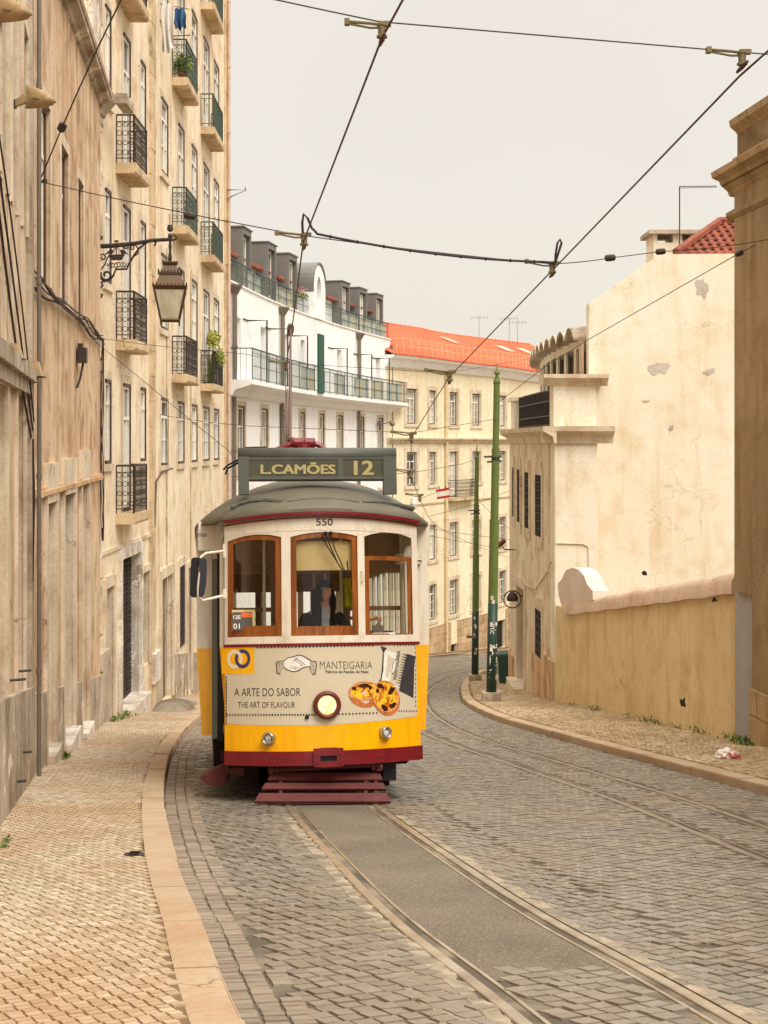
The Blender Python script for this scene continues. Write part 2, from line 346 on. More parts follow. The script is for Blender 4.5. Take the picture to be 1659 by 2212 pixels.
def window(pa, s0, s1, z0, z1, parent, depth=.22, trim=.16, door=False, style='cas', mats=None, transom=True, sur=True, tm='stone_trim', name=None, panes=2, proud=None, e=.035):
    m = dict(frame='frame_white', pane='pane', casing='frame_dark'); m.update(mats or {})
    if 'pane' not in (mats or {}): m['pane'] = random.choice(('pane', 'pane', 'pane_light', 'pane_dark'))
    d = -depth; c = .07; mb = MB()
    def fr(mb, a0, a1, b0, b1, w, d0, d1, near=0):
        pbox(mb, pa, a0, a0 + w, d0, d1 - near, b0, b1); pbox(mb, pa, a1 - w, a1, d0, d1, b0, b1)
        pbox(mb, pa, a0 + w, a1 - w, d0, d1, b1 - w, b1); pbox(mb, pa, a0 + w, a1 - w, d0, d1, b0, b0 + w)
    i0, i1, j0, j1 = s0 + c, s1 - c, z0 + c * .6, z1 - c
    zt = j1 - (j1 - j0) * .26 if transom else j1
    mid = (i0 + i1) / 2
    fr(mb, i0, i1, j0, j1, .05, d + .01, d + .06)
    pbox(mb, pa, mid - .035, mid + .035, d + .015, d + .07, j0 + .05, zt)
    if transom: pbox(mb, pa, i0 + .05, i1 - .05, d + .018, d + .072, zt - .035, zt + .035)
    for a, b in ((i0 + .05, mid - .035), (mid + .035, i1 - .05)):
        zz = zt - (.035 if transom else .05)
        for k in range(1, panes + 0): h = j0 + .05 + (zz - j0 - .05) * k / panes; pbox(mb, pa, a, b, d + .02, d + .05, h - .014, h + .014)
        if door: pbox(mb, pa, a, b, d + .02, d + .055, j0 + .05, j0 + .5)
    w = mb.build(name or ('french_window' if door else 'window'), M[m['frame']], parent)
    cs = MB(); fr(cs, s0, s1, z0, z1, c, d - .01, d + (.09 if proud is None else proud), 0 if proud is None else proud - .02); cs.build('casing', M[m['casing']], w)
    pn = MB(); pn.quad(pa.p(s0, d + .005, z0), pa.p(s1, d + .005, z0), pa.p(s1, d + .005, z1), pa.p(s0, d + .005, z1)); pn.build('pane', M[m['pane']], w)
    if sur:
        sb = MB(); t = trim
        pbox(sb, pa, s0 - t, s0, -.01, e, z0, z1 + t); pbox(sb, pa, s1, s1 + t, -.01, e, z0, z1 + t); pbox(sb, pa, s0, s1, -.01, e, z1, z1 + t)
        if not door: pbox(sb, pa, s0 - t - .02, s1 + t + .02, -.01, e + .05, z0 - t * .8, z0)
        sb.build('surround', M[tm], w)
    return w
def ring(c, r, ax1, ax2, n=8, a0=0, a1=2 * math.pi, closed=True):
    c = Vector(c); ax1 = Vector(ax1); ax2 = Vector(ax2); m = n if closed else n + 1
    return [c + ax1 * (r * math.cos(a0 + (a1 - a0) * k / n)) + ax2 * (r * math.sin(a0 + (a1 - a0) * k / n)) for k in range(m)]
def scroll_rail(mb, a, b, z0, z1, step=.13, rb=.009, detail=True):
    """iron railing panel from a to b (xy), bars with rings and scrolls"""
    a = Vector((a[0], a[1], 0)); b = Vector((b[0], b[1], 0)); L = (b - a).length; t = (b - a) / L; up = Vector((0, 0, 1))
    at = lambda s, z: a + t * s + up * z
    for z, r in ((z1, .022), (z1 - .14, .010), (z0 + .10, .012)): mb.tube([at(0, z), at(L, z)], r, 5)
    for s in (0, L): mb.tube([at(s, z0 - .02), at(s, z1)], .018, 5)
    n = max(2, int(round(L / step)))
    for i in range(1, n): mb.tube([at(L * i / n, z0 + .02), at(L * i / n, z1)], rb, 4, caps=False)
    if detail:
        h = z1 - z0; w = L / n
        for i in range(n):
            c = L * (i + .5) / n
            for f, rr in ((.22, .46), (.42, .40), (.62, .46), (.80, .40)):
                mb.tube(ring(at(c, z0 + h * f), w * rr, t, up, 7), rb * .8, 4, closed=True)
def balcony(pa, s0, s1, zf, proj, parent, th=.22, h=1.0, rail='iron', detail=True, bracket=True):
    sl = MB(); moulding(sl, pa, s0, s1, [(0, zf - th), (proj * .92, zf - th), (proj, zf - th + .05), (proj, zf), (0, zf)])
    b = sl.build('balcony', M['slab'], parent)
    rl = MB(); e = .05
    p00, p01, p11, p10 = pa.p(s0 + e, .01, 0), pa.p(s0 + e, proj - e, 0), pa.p(s1 - e, proj - e, 0), pa.p(s1 - e, .01, 0)
    for u, v in ((p00, p01), (p01, p11), (p11, p10)): scroll_rail(rl, u, v, zf, zf + h, detail=detail)
    rl.build('railing', M[rail], b)
    return b
# ------------------------------------------------------------------ the street: curves seen from above
KL = [(.62, -6), (.30, 0), (-.05, 3.6)] + [tuple(on_ground(x, y, PAV)[:2]) for x, y in ((535, 2212), (480, 2092), (435, 1976), (400, 1901), (372, 1816), (357, 1741), (357, 1671), (380, 1601), (430, 1546))] \
     + [(-4.5, 42), (-4.4, 52), (-3.9, 59), (-2.4, 68), (-.3, 76), (2.2, 83), (5.4, 89.5), (9.5, 96), (15, 103), (24, 112)]
KR = [(6.4, -6), (6.0, 2), (5.3, 9), (4.23, 16.3), (3.82, 19.75), (3.43, 22.8), (2.9, 27), (2.42, 31), (2.2, 35), (2.15, 40), (2.4, 46), (2.8, 53), (3.4, 60), (4.4, 67), (6.6, 73), (10.5, 78), (16, 82.5), (24, 88)]
FL = [(-3.6, -6), (-3.2, 7.2), (-2.5, 7.96), (-3.45, 13.3), (-4.2, 17.4), (-5.35, 27), (-5.57, 28), (-5.57, 52.6), (-5.7, 54), (-4.7, 61), (-3.52, 68), (-1.8, 76), (.5, 83.6), (4.1, 91), (7.8, 97.7), (10.3, 104), (20, 116)]
FR = [(8.3, -6), (5.7, 24), (4.45, 38.5), (4.3, 42), (4.2, 46), (4.3, 50), (4.7, 55), (5.6, 60), (7.2, 65), (9.5, 70), (14, 74.5), (24, 80)]
def xf(c):
    z = np.array([p[1] for p in c], float); x = np.array([p[0] for p in c], float); return lambda Z: np.interp(Z, z, x)
kl, kr, fl, frr = xf(KL), xf(KR), xf(FL), xf(FR)
PKL = Path(KL, 1, 8); PKR = Path(KR, -1, 8)
T1 = Path([(2.2, -2), (1.75, 2.5), (1.06, 6.3), (.52, 8.73), (.12, 11), (-.42, 14.4), (-.85, 17.5), (-1.5, 22), (-2.0, 27), (-2.2, 33), (-2.1, 40), (-1.7, 48), (-.9, 57), (.6, 66), (3.2, 74), (8, 81), (16, 87), (24, 92)], 1, 8)
T2 = Path([(4.2, -2), (3.7, 4), (2.89, 11.1), (2.39, 16.2), (1.6, 21.5), (.80, 26.9), (.40, 33), (.38, 40), (.7, 48), (1.5, 57.5), (2.5, 65), (4.9, 72), (9, 77.5), (16, 83), (24, 88)], 1, 8)
def dist_path(pa, X, Y):
    """signed distance (positive on the +side) to a path that runs away from the camera"""
    xs = np.interp(Y, pa.q[:, 1], pa.q[:, 0]); dy = .5
    sl = (np.interp(Y + dy, pa.q[:, 1], pa.q[:, 0]) - np.interp(Y - dy, pa.q[:, 1], pa.q[:, 0])) / (2 * dy)
    return (X - xs) / np.sqrt(1 + sl * sl)
def gmould(mb, pa, s0, s1, prof, step=.5, jag=None):
    n = max(1, int(math.ceil((s1 - s0) / step))); m = len(prof); vs = []; fs = []
    for i in range(n + 1):
        a = s0 + (s1 - s0) * i / n
        for d, z in prof:
            if jag and z > 0: d = d + random.uniform(-jag, jag) * (1 if d != prof[0][0] else 0)
            q = pa.p(a, d, 0); vs.append((q.x, q.y, float(gz(q.y)) + z))
    for i in range(n):
        for k in range(m): l = (k + 1) % m; fs.append((i * m + k, i * m + l, (i + 1) * m + l, (i + 1) * m + k))
    fs += [tuple(range(m - 1, -1, -1)), tuple(n * m + k for k in range(m))]
    mb.add(vs, fs)
# materials for stone
def stone_mat(name, cols, rough=.6, spec=.35, dirt=None):
    t = NT(name, rough, spec); g = t.n.nodes.new('ShaderNodeNewGeometry')
    r = t.n.nodes.new('ShaderNodeValToRGB'); r.color_ramp.interpolation = 'LINEAR'; e = r.color_ramp.elements
    for i, c in enumerate(cols):
        q = i / (len(cols) - 1)
        if i < 2: el = e[i]; el.position = q if i == 0 else q
        else: el = e.new(q)
        el.color = c
    t.l(g.outputs['Random Per Island'], r.inputs[0])
    c = t.mix(t.math('MULTIPLY', t.ramp(t.noise(.55, 5, dist=.5), .40, .64), .60), r.outputs[0], dirt or tuple(x * .6 for x in cols[0][:3]) + (1,))
    c = t.mix(t.math('MULTIPLY', t.ramp(t.noise(28, 6), .4, .75), .35), c, tuple(x * .55 for x in cols[0][:3]) + (1,))
    t.color(c); mr = t.n.nodes.new('ShaderNodeMapRange'); mr.inputs[3].default_value = rough - .14; mr.inputs[4].default_value = rough + .15
    t.l(g.outputs['Random Per Island'], mr.inputs[0]); t.l(mr.outputs[0], t.b.inputs['Roughness'])
    t.bump(t.noise(60, 5), .25, .006); return t.m
M['set_road'] = stone_mat('worn_basalt_setts', [S(128, 122, 112), S(142, 136, 126), S(116, 110, 100), S(152, 145, 134), S(134, 128, 118)], .44, .5, S(150, 132, 110))
M['set_pave'] = stone_mat('cream_limestone_setts', [S(192, 174, 150), S(210, 193, 169), S(172, 153, 128), S(200, 183, 158), S(218, 204, 182)], .66, .3, S(176, 138, 96))
M['set_right'] = stone_mat('mottled_limestone_setts', [S(196, 176, 144), S(222, 204, 172), S(166, 142, 112), S(206, 186, 152), S(232, 216, 186)], .66, .3, S(170, 138, 100))
M['gutter'] = stone_mat('pinkish_gutter_setts', [S(160, 146, 130), S(176, 160, 142), S(144, 130, 114), S(168, 152, 136)], .6, .35)
M['bed_road'] = (lambda t: (t.color(t.mix(t.ramp(t.noise(1.1, 6, dist=.4), .46, .60), S(100, 93, 82), S(150, 139, 122))), t.bump(t.noise(20, 5), .4), t.m)[2])(NT('sandy_mortar_bed', .95, .1))
M['bed_pave'] = (lambda t: (t.color(t.mix(t.ramp(t.noise(1.5, 6), .4, .65), S(106, 86, 64), S(142, 120, 92))), t.m)[1])(NT('brown_joint_bed', .95, .1))
M['mortar'] = (lambda t: (t.color(t.mix(t.ramp(t.noise(7, 8, dist=.6), .38, .62), S(136, 125, 108), S(180, 167, 146))), t.bump(t.noise(25, 6), .5, .01), t.m)[2])(NT('pale_cement', .9, .2))
def _asph():
    t = NT('old_asphalt', .8, .35); v = t.n.nodes.new('ShaderNodeTexVoronoi'); v.inputs['Scale'].default_value = 95; t.l(t.tc.outputs['Object'], v.inputs['Vector'])
    c = t.mix(t.ramp(t.noise(1.2, 7), .35, .65), S(110, 101, 88), S(130, 120, 105))
    c = t.mix(t.math('MULTIPLY', t.ramp(v.outputs['Color'], .55, .95), .5), c, S(182, 170, 150))
    c = t.mix(t.math('MULTIPLY', t.ramp(t.noise(60, 4), .5, .7), .6), c, S(78, 68, 58))
    t.color(c); t.bump(v.outputs['Distance'], .8, .006); return t.m
M['asphalt'] = _asph()
M['kerb'] = stucco('cream_kerbstone', S(196, 166, 124), S(184, 154, 112), S(168, 130, 92), .5, None, .6, .1, big=1.3, bump=.3)
M['rail'] = (lambda t: (t.b.inputs.__getitem__('Metallic').__setattr__('default_value', .55), t.color(t.mix(t.ramp(t.noise(1.2, 5, t.mapn((3, 3, 3))), .35, .7), S(204, 192, 172), S(160, 142, 118))), t.m)[2])(NT('worn_steel', .34, .5))
M['groove'] = paint('dark_rail_groove', S(44, 36, 32), None, .8, .2)
# ground to the horizon, then road bed and pavement beds
gx = [-600, -200, -60, -20, -8, 0, 8, 20, 40, 90, 250, 600]; gy = [-30, -8, 0, 8, 18, 24, 40, 58, 64, 90, 115, 140, 200, 400, 900]
g = MB().grid(lambda u, w: (u, w, float(gz(w)) - .06), gx, gy).build('ground', M['bed_pave']); struct(g)
def strip(fa, fb, y0, y1, dz, n=5, step=.8):
    m = MB(); ys = np.arange(y0, y1 + step, step)
    m.grid(lambda u, w: (float(fa(w)) * (1 - u) + float(fb(w)) * u, w, float(gz(w)) + dz), [i / n for i in range(n + 1)], list(ys)); return m
struct(strip(kl, kr, -6, 102, .003).build('road', M['bed_road']))
pl = strip(lambda z: fl(z) - .8, lambda z: kl(z) - .02, -6, 104, PAV - .007); struct(pl.build('left_pavement', M['bed_pave']))
pr = strip(lambda z: kr(z) + .02, lambda z: frr(z) + .8, -6, 88, PAV - .008); struct(pr.build('right_pavement', M['bed_pave']))
# kerbs, block by block
def kerb(pa, w, name, L=1.15):
    m = MB(); a = 0
    while a < pa.L:
        b = min(a + L * random.uniform(.85, 1.15), pa.L); j = random.uniform(-.006, .006); e = random.uniform(-.008, .008)
        gmould(m, pa, a + .004, b - .004, [(0 + e, -.05), (-w, -.05), (-w, PAV + j), (-.02 + e, PAV + j), (-.006 + e, PAV - .006 + j), (e, PAV - .022 + j)], .6); a = b
    struct(m.build(name, M['kerb']))
kerb(PKL, .22, 'left_kerb'); kerb(PKR, .25, 'right_kerb', 1.9)
# rails: head, groove, lip
def rails(pa, offs, name, s0=0, mat='rail'):
    m = MB(); gr = MB()
    for o, sg in offs:
        gmould(m, pa, s0, pa.L, [(o - .034, -.03), (o + .034, -.03), (o + .034, .010), (o + .028, .014), (o - .028, .014), (o - .034, .010)], .5)
        x = o + sg * .062; gmould(gr, pa, s0, pa.L, [(x - .028, -.03), (x + .028, -.03), (x + .028, -.012), (x - .028, -.012)], .5)
        x = o + sg * .100; gmould(m, pa, s0, pa.L, [(x - .011, -.03), (x + .011, -.03), (x + .011, .010), (x - .011, .010)], .5)
    r = m.build(name, M[mat]); struct(r, cat='tram rails'); q = gr.build('groove', M['groove'], r)
rails(T1, [(-.45, 1), (.45, -1)], 'near_tram_rails'); M['rail_dull'] = paint('dull_rail', S(150, 138, 122), S(104, 90, 76), .45, .4, .4, 4); rails(T2, [(0, 1), (.76, -1)], 'far_tram_rails', 0, 'rail_dull')
# asphalt strip between the near rails, and cement along the rails
sA = float(np.interp(7.3, T1.q[:, 1], T1.s)); sB = float(np.interp(26, T1.q[:, 1], T1.s))
m = MB(); gmould(m, T1, sA - .1, sB, [(-.335, -.02), (.335, -.02), (.335, .008), (-.335, .008)], .4, jag=.004)
struct(m.build('asphalt_strip', M['asphalt']))
m = MB()
def blotch(pa, s, d, ls, ld, z=.0075, n=14):
    vs = []; ph = random.random() * 6
    for k in range(n):
        a = 2 * math.pi * k / n; r = 1 + .28 * math.sin(3 * a + ph) + random.uniform(-.18, .18); q = pa.p(s + ls * r * math.cos(a), d + ld * r * math.sin(a), 0); vs.append((q.x, q.y, float(gz(q.y)) + z + random.uniform(-.001, .001)))
    c = pa.p(s, d, 0); vs.append((c.x, c.y, float(gz(c.y)) + z)); m.add(vs, [(k, (k + 1) % n, n) for k in range(n)])
s9 = float(np.interp(14.2, T1.q[:, 1], T1.s))
for d0, d1, z9, ja in ((-.50, -.80, .0070, .05), (-.50, -.58, .0110, .03), (.50, .76, .0070, .05), (.50, .58, .0110, .03)):
    lo_, hi_ = min(d0, d1), max(d0, d1); gmould(m, T1, sA - 3.2, s9 - (0 if z9 < .012 else 2.2), [(lo_, -.02), (hi_, -.02), (hi_, z9), (lo_, z9)], .11, jag=ja)
for k in range(0): blotch(T1, sA - .12 + random.uniform(-.12, .18), -.32 + .64 * k / 8, .14, .09, .010)
struct(m.build('cement_patches', M['mortar']), cat='cement')
# ---- setts
def setts(name, G, ur, vr, a, b, inside, mat, dz, gap=.010, tilt=.05, jit=.10, hj=.004, stag=.5, label=None):
    nu = int((ur[1] - ur[0]) / a) + 2; nv = int((vr[1] - vr[0]) / b) + 2
    J, I = np.meshgrid(np.arange(nv), np.arange(nu), indexing='ij'); I = I.ravel().astype(float); J = J.ravel().astype(float)
    U0 = ur[0] + (I + stag * (J % 2)) * a; V0 = vr[0] + J * b
    xc, yc = G(U0, V0); k = inside(xc, yc) & (np.abs(xc) < yc * .30 + 2.0); U0 = U0[k]; V0 = V0[k]; n = len(U0)
    sx = (a - gap) / 2 * (1 + rng.uniform(-jit, jit * .3, n)); sy = (b - gap) / 2 * (1 + rng.uniform(-jit, jit * .3, n))
    cu = U0 + rng.uniform(-1, 1, n) * gap * .35; cv = V0 + rng.uniform(-1, 1, n) * gap * .35
    tx = rng.normal(0, tilt, n) * .5; ty = rng.normal(0, tilt, n) * .5; hh = rng.uniform(-hj, hj, n)
    V = np.zeros((n, 8, 3))
    for q, (su, sv) in enumerate(((-1, -1), (1, -1), (1, 1), (-1, 1))):
        ju = rng.uniform(-1, 1, n) * jit * a * .22; jv = rng.uniform(-1, 1, n) * jit * b * .22
        for lay in (0, 1):
            bv = 0.0 if lay == 0 else .0028
            x, y = G(cu + su * (sx - bv) + ju, cv + sv * (sy - bv) + jv)
            z = -np.interp(y, _hz, _hh) + dz + (-.022 if lay == 0 else 0) + (hh + su * sx * tx + sv * sy * ty if lay else 0)
            V[:, q + 4 * lay, 0] = x; V[:, q + 4 * lay, 1] = y; V[:, q + 4 * lay, 2] = z
    b0 = (np.arange(n) * 8)[:, None, None]; fq = np.array([(4, 5, 6, 7), (0, 1, 5, 4), (1, 2, 6, 5), (2, 3, 7, 6), (3, 0, 4, 7)])[None]
    o = np_mesh(name, V.reshape(-1, 3), (b0 + fq).reshape(-1, 4), mat); tag(o, label, 'paving stones', None, 'stuff'); return o
def rotG(x0, y0, ang, amp=.10, fr=.9):
    c, s = math.cos(R(ang)), math.sin(R(ang))
    def G(u, v):
        x = x0 + c * u - s * v; y = y0 + s * u + c * v
        return x + amp * np.sin(fr * y + 1.3) + amp * .5 * np.sin(2.1 * fr * x + .7 * y), y + amp * np.sin(fr * 1.2 * x + .4 * y)
    return G
def rowG(pa):
    Q = np.array([pa.p(a, 0, 0)[:2] for a in np.linspace(0, pa.L, 600)]); ss = np.linspace(0, pa.L, 600)
    Nn = np.array([pa.tn(a)[1] for a in ss])
    def G(u, v): return np.interp(u, ss, Q[:, 0]) + np.interp(u, ss, Nn[:, 0]) * v, np.interp(u, ss, Q[:, 1]) + np.interp(u, ss, Nn[:, 1]) * v
    return G
d1 = lambda x, y: dist_path(T1, x, y); d2 = lambda x, y: dist_path(T2, x, y)
offr = lambda x, y: (np.abs(np.abs(d1(x, y)) - .42) > .125) & (np.abs(d2(x, y) - .03) > .12) & (np.abs(d2(x, y) - .73) > .12) & ~((np.abs(d1(x, y)) < .44) & (y > 7.4) & (y < 25.8))
LR = lambda x, y: (x > kl(y) + .315) & (x < kr(y) - .06) & offr(x, y) & (y > 4.5) & (y < 84)
setts('road_setts', rotG(0, 6, 32, .06, 1.0), (-14, 50), (-20, 80), .118, .102, lambda x, y: LR(x, y) & ((d1(x, y) < .70) | ((d1(x, y) < 1.0) & (y < 16))), M['set_road'], .012, .009, .03, .10, .004, .12, label='grey road setts beside the near rails')
setts('road_setts', rotG(3, 6, 41, .10, .55), (-14, 90), (-20, 80), .116, .104, lambda x, y: LR(x, y) & (d1(x, y) > .73) & ((d1(x, y) > 1.03) | (y > 16)), M['set_road'], .014, .008, .03, .08, .003, .06, label='rhombic grey setts between the tracks and the right kerb')
setts('gutter_setts', rowG(PKL), (3, 60), (.065, .2), .085, .115, lambda x, y: (y > 4.5) & (y < 50) & (x < kl(y) + .30), M['gutter'], .012, .008, .04, .10, .004, 0, label='row of pinkish gutter stones along the left kerb')
setts('pavement_setts', rotG(-2, 6, 34, .09, .8), (-10, 48), (-34, 44), .070, .066, lambda x, y: (x < kl(y) - .245) & (x > fl(y) - .05) & (y > 4.5) & (y < 50), M['set_pave'], PAV, .0042, .030, .09, .0014, .10, label='small cream stones paving the left footway')
setts('pavement_setts', rotG(5, 20, 20, .10, .8), (-6, 70), (-30, 40), .092, .084, lambda x, y: (x > kr(y) + .31) & (x < frr(y) + .05) & (y > 14) & (y < 70), M['set_right'], PAV, .009, .05, .16, .003, .2, label='mottled cream stones paving the right footway')
# ================================================================== left terrace: houses A, B, C, D share one street line
PA = Path([(-2.5, 7.9), (-3.45, 13.3), (-4.19, 17.45)], 1, 8, smooth=False); PA.curved = False
PA = Path([(-2.5, 7.96), (-4.19, 17.45)], 1)
PB = Path([(-4.21, 17.5), (-5.36, 27.95)], 1)
PC = Path([(-5.57, 28.0), (-5.57, 35.25)], 1)
PD = Path([(-5.57, 35.3), (-5.57, 52.4)], 1)
def spx(pa, a, b): x, y = sorted((pa.at(a), pa.at(b))); return x, y
def plinth(pa, s0, s1, ops, parent, h=1.0, d=.07, mat='stone_old', name='plinth'):
    cur = s0; xs = sorted(ops)
    segs = []
    for a, b in xs:
        if a > cur: segs.append((cur, min(a, s1)))
        cur = max(cur, b)
    if cur < s1: segs.append((cur, s1))
    for a, b in segs:
        if b - a < .05: continue
        m = MB(); n = max(1, int((b - a) / 1.5))
        for i in range(n):
            u, v = a + (b - a) * i / n, a + (b - a) * (i + 1) / n; g0, g1 = float(gz(pa.p(u, 0, 0).y)), float(gz(pa.p(v, 0, 0).y)); t0, t1 = g0 + PAV + h, g1 + PAV + h
            m.hexa([pa.p(u, -.02, g0 - .6), pa.p(v, -.02, g1 - .6), pa.p(v, d, g1 - .6), pa.p(u, d, g0 - .6)], [pa.p(u, -.02, t0), pa.p(v, -.02, t1), pa.p(v, d, t1), pa.p(u, d, t0)])
        q = m.build(name, M[mat], parent)
    return q
def opening_fill(pa, o, parent, mat, name, depth=.3, panels=False, grille=False):
    m = MB(); d = -depth; m.quad(pa.p(o[0], d, o[2]), pa.p(o[1], d, o[2]), pa.p(o[1], d, o[3]), pa.p(o[0], d, o[3]))
    if panels:
        w = o[1] - o[0]
        for i in (0, 1):
            for f0, f1 in ((.06, .34), (.38, .66), (.70, .95)):
                a = o[0] + w * (.06 + .47 * i); pbox(m, pa, a, a + w * .40, d, d + .02, o[2] + (o[3] - o[2]) * f0, o[2] + (o[3] - o[2]) * f1)
    f = m.build(name, M[mat], parent)
    if grille:
        q = MB(); w = o[1] - o[0]; H = o[3] - o[2]; nx = max(2, int(w / .16)); nz_ = int(H / .2)
        for i in range(nx + 1): pbox(q, pa, o[0] + w * i / nx - .011, o[0] + w * i / nx + .011, d + .06, d + .08, o[2], o[3])
        for i in range(nz_ + 1): pbox(q, pa, o[0], o[1], d + .055, d + .085, o[2] + H * i / nz_ - .011, o[2] + H * i / nz_ + .011)
        for i in range(nx):
            for j in range(nz_): c = pa.p(o[0] + w * (i + .5) / nx, d + .07, o[2] + H * (j + .5) / nz_); q.tube(ring(c, .05, Vector((pa.tn(0)[0][0], pa.tn(0)[0][1], 0)), Vector((0, 0, 1)), 6), .008, 3, closed=True)
        q.build('grille', M['iron'], f)
    return f
def jambs(pa, o, parent, w=.2, e=.05, mat='stone_trim', lintel=True, name='door_surround'):
    m = MB(); pbox(m, pa, o[0] - w, o[0], -.01, e, o[2], o[3] + (w if lintel else 0)); pbox(m, pa, o[1], o[1] + w, -.01, e, o[2], o[3] + (w if lintel else 0))
    if lintel: pbox(m, pa, o[0], o[1], -.01, e, o[3], o[3] + w * 1.2)
    dp = o[4] if len(o) > 4 and not isinstance(o[4], str) else .2; pbox(m, pa, o[1] - .03, o[1], -dp, -.012, o[2], o[3])
    return m.build(name, M[mat], parent)
def pipe_v(pa, s, z0, z1, r, mat, parent, d=.1, name='downpipe', joint=True):
    m = MB(); m.tube([pa.p(s, d, z0), pa.p(s, d, z1)], r, 8)
    z = z0 + 1.2
    while z < z1 and joint: m.tube([pa.p(s, d, z), pa.p(s, d, z + .07)], r * 1.3, 8); z += 2.3
    return m.build(name, M[mat], parent, smooth=False)
def gs(pa, s): return float(gz(pa.p(s, 0, 0).y)) + PAV
# ---------------- house A (nearest, left edge of the picture)
hA = tag(empty('townhouse', PA.p(8, 0, gs(PA, 8))), 'nearest house on the left with peeling ochre plaster and two tall stone doorways', 'house'); hA.location = (0, 0, 0)
opsA = []
for a, b, t in ((0, 10, 832), (33, 50, 851)):
    s0, s1 = spx(PA, a, b); s0 = s0 if a else s1 - 1.0; opsA.append((s0, s1, gs(PA, s0) - .3, PA.z((a + b) / 2, t), .34))
for a, b in ((2, 12), (22, 33), (44, 55)):
    s0, s1 = PA.at(b) - .75, PA.at(b); opsA.append((s0, s1, 2.35, 4.6, .12))
opsA += [(1.2, 2.4, -4.2, -1.4, .3), (3.1, 4.1, -4.4, -1.4, .3), (1.3, 2.3, 1.8, 4.2, .24), (3.2, 4.1, 1.9, 4.3, .24), (1.3, 2.3, 5.8, 8.0, .24), (3.2, 4.1, 5.8, 8.0, .24)]
wall(PA, 0, PA.L, -8, 12, opsA, back=7).build('wall', M['stucco_a'], hA)
wall(Path([(-3.7, -9), (-3.1, 8.2)], 1), 0, 17.2, -4, 12, [], back=4).build('wall', M['stucco_a'], hA)
for i, o in enumerate(opsA):
    if o[3] < 0: opening_fill(PA, o, hA, 'door_dark' if i != 0 else 'block', 'door', o[4], True); jambs(PA, o, hA, .26, .07, 'stone_trim')
    else: window(PA, o[0], o[1], o[2], o[3], hA, o[4], .14, door=True, tm='stone_trim')
m = MB(); pbox(m, PA, 0, PA.L - .3, 0, .12, .70, .86); pbox(m, PA, 0, PA.L - .3, 0, .07, .55, .70); m.build('string_course', M['stone_old'], hA)
m = MB(); pbox(m, PA, PA.L - .42, PA.L, -.02, .06, -8, 12)
m.build('corner_pilaster', M['stone_old'], hA)
plinth(PA, 0, PA.L, [(o[0] - .26, o[1] + .26) for o in opsA if o[3] < 0], hA, 1.05)
pipe_v(PA, PA.L - .04, gs(PA, PA.L), 12, .026, 'pipe', hA, .12)
m = MB()
for k in range(3):
    pts = [PA.p(3.5 + 5.8 * t, .05 + .015 * k, 2.6 - 2.55 * t + .10 * k + .22 * math.sin(math.pi * t) * (k - 1)) for t in [i / 12 for i in range(13)]]; m.tube(pts, .013 - .002 * k, 5)
pts = [PA.p(9.25, .06, .05), PA.p(9.35, .07, -.6), PA.p(9.4, .05, -1.6)]; m.tube(pts, .02, 5); m.build('wall_cable', M['cable'], hA)
m = MB()
for s_, z_ in ((6.5, -2.3), (7.4, -2.35), (6.55, -3.3), (7.45, -3.2)): m.tube([PA.p(s_, 0, z_), PA.p(s_, .16, z_ + .01)], .014, 5)
m.build('iron_peg', M['iron'], hA)
# ---------------- house B (brown, lower, with eave)
hB = tag(empty('townhouse'), 'low brown stained house with eave, between the grey downpipe and the pale worn quoin', 'house')
ZE = 6.45; opsB = []
for a, b, t, bt in ((88, 108, 195, 612), (132, 147, 300, 660), (168, 180, 372, 705)):
    s0, s1 = spx(PB, a, b); opsB.append((s0, s1, PB.z((a + b) / 2, bt), PB.z((a + b) / 2, t) - .15, .14))
lowB = []
for a, b, t in ((97, 115, 1085), (134, 157, 1066), (173, 187, 1040)):
    s0, s1 = spx(PB, a, b); o = (s0, s1, gs(PB, s0) - .4, PB.z((a + b) / 2, t), .34); opsB.append(o); lowB.append(o)
wall(PB, 0, PB.L, -9, ZE, opsB, back=6).build('wall', M['stucco_b'], hB)
for o in opsB[:3]: window(PB, o[0], o[1], o[2], o[3], hB, .14, .16, door=True, e=.01)
for i, o in enumerate(lowB):
    opening_fill(PB, o, hB, 'block' if i != 1 else 'door_dark', 'blocked_door' if i != 1 else 'door', o[4], i == 1)
    m = MB(); w = .17; pbox(m, PB, o[0] - w, o[0], -.01, .05, o[2], o[3]); pbox(m, PB, o[1], o[1] + w, -.01, .05, o[2], o[3]); pbox(m, PB, o[1] - .03, o[1], -.33, -.012, o[2], o[3]); pbox(m, PB, o[0] - w, o[1] + w, -.01, .06, o[3], o[3] + .52)
    f = m.build('door_surround', M['stone_trim'], hB); m = MB(); pbox(m, PB, o[0], o[1], -.34, .14, gs(PB, o[0]) - .4, gs(PB, o[0]) + .10); m.build('doorstep', M['quoin'], hB)
m = MB(); moulding(m, PB, 0, PB.L, [(0, ZE - .12), (.05, ZE - .1), (.08, ZE - .03), (.19, ZE), (.20, ZE + .06), (0, ZE + .06)]); m.build('cornice', M['stone_old'], hB)
m = MB(); moulding(m, PB, 0, PB.L, [(-6, ZE + 2.2), (.22, ZE + .07), (.24, ZE + .12), (-6, ZE + 2.35)]); m.build('roof', M['cap'], hB)
m = MB(); pbox(m, PB, 0, PB.L, 0, .05, -.62, -.56)
for s_ in np.arange(0, PB.L, .12): pbox(m, PB, s_, s_ + .1, 0, .07 + random.uniform(0, .02), -.66 + random.uniform(-.01, .01), -.60)
m.build('render_edge', M['stucco_low'], hB)
plinth(PB, .3, PB.L, [(o[0] - .17, o[1] + .17) for o in lowB], hB, .95, .05)
m = MB(); random.seed(3)
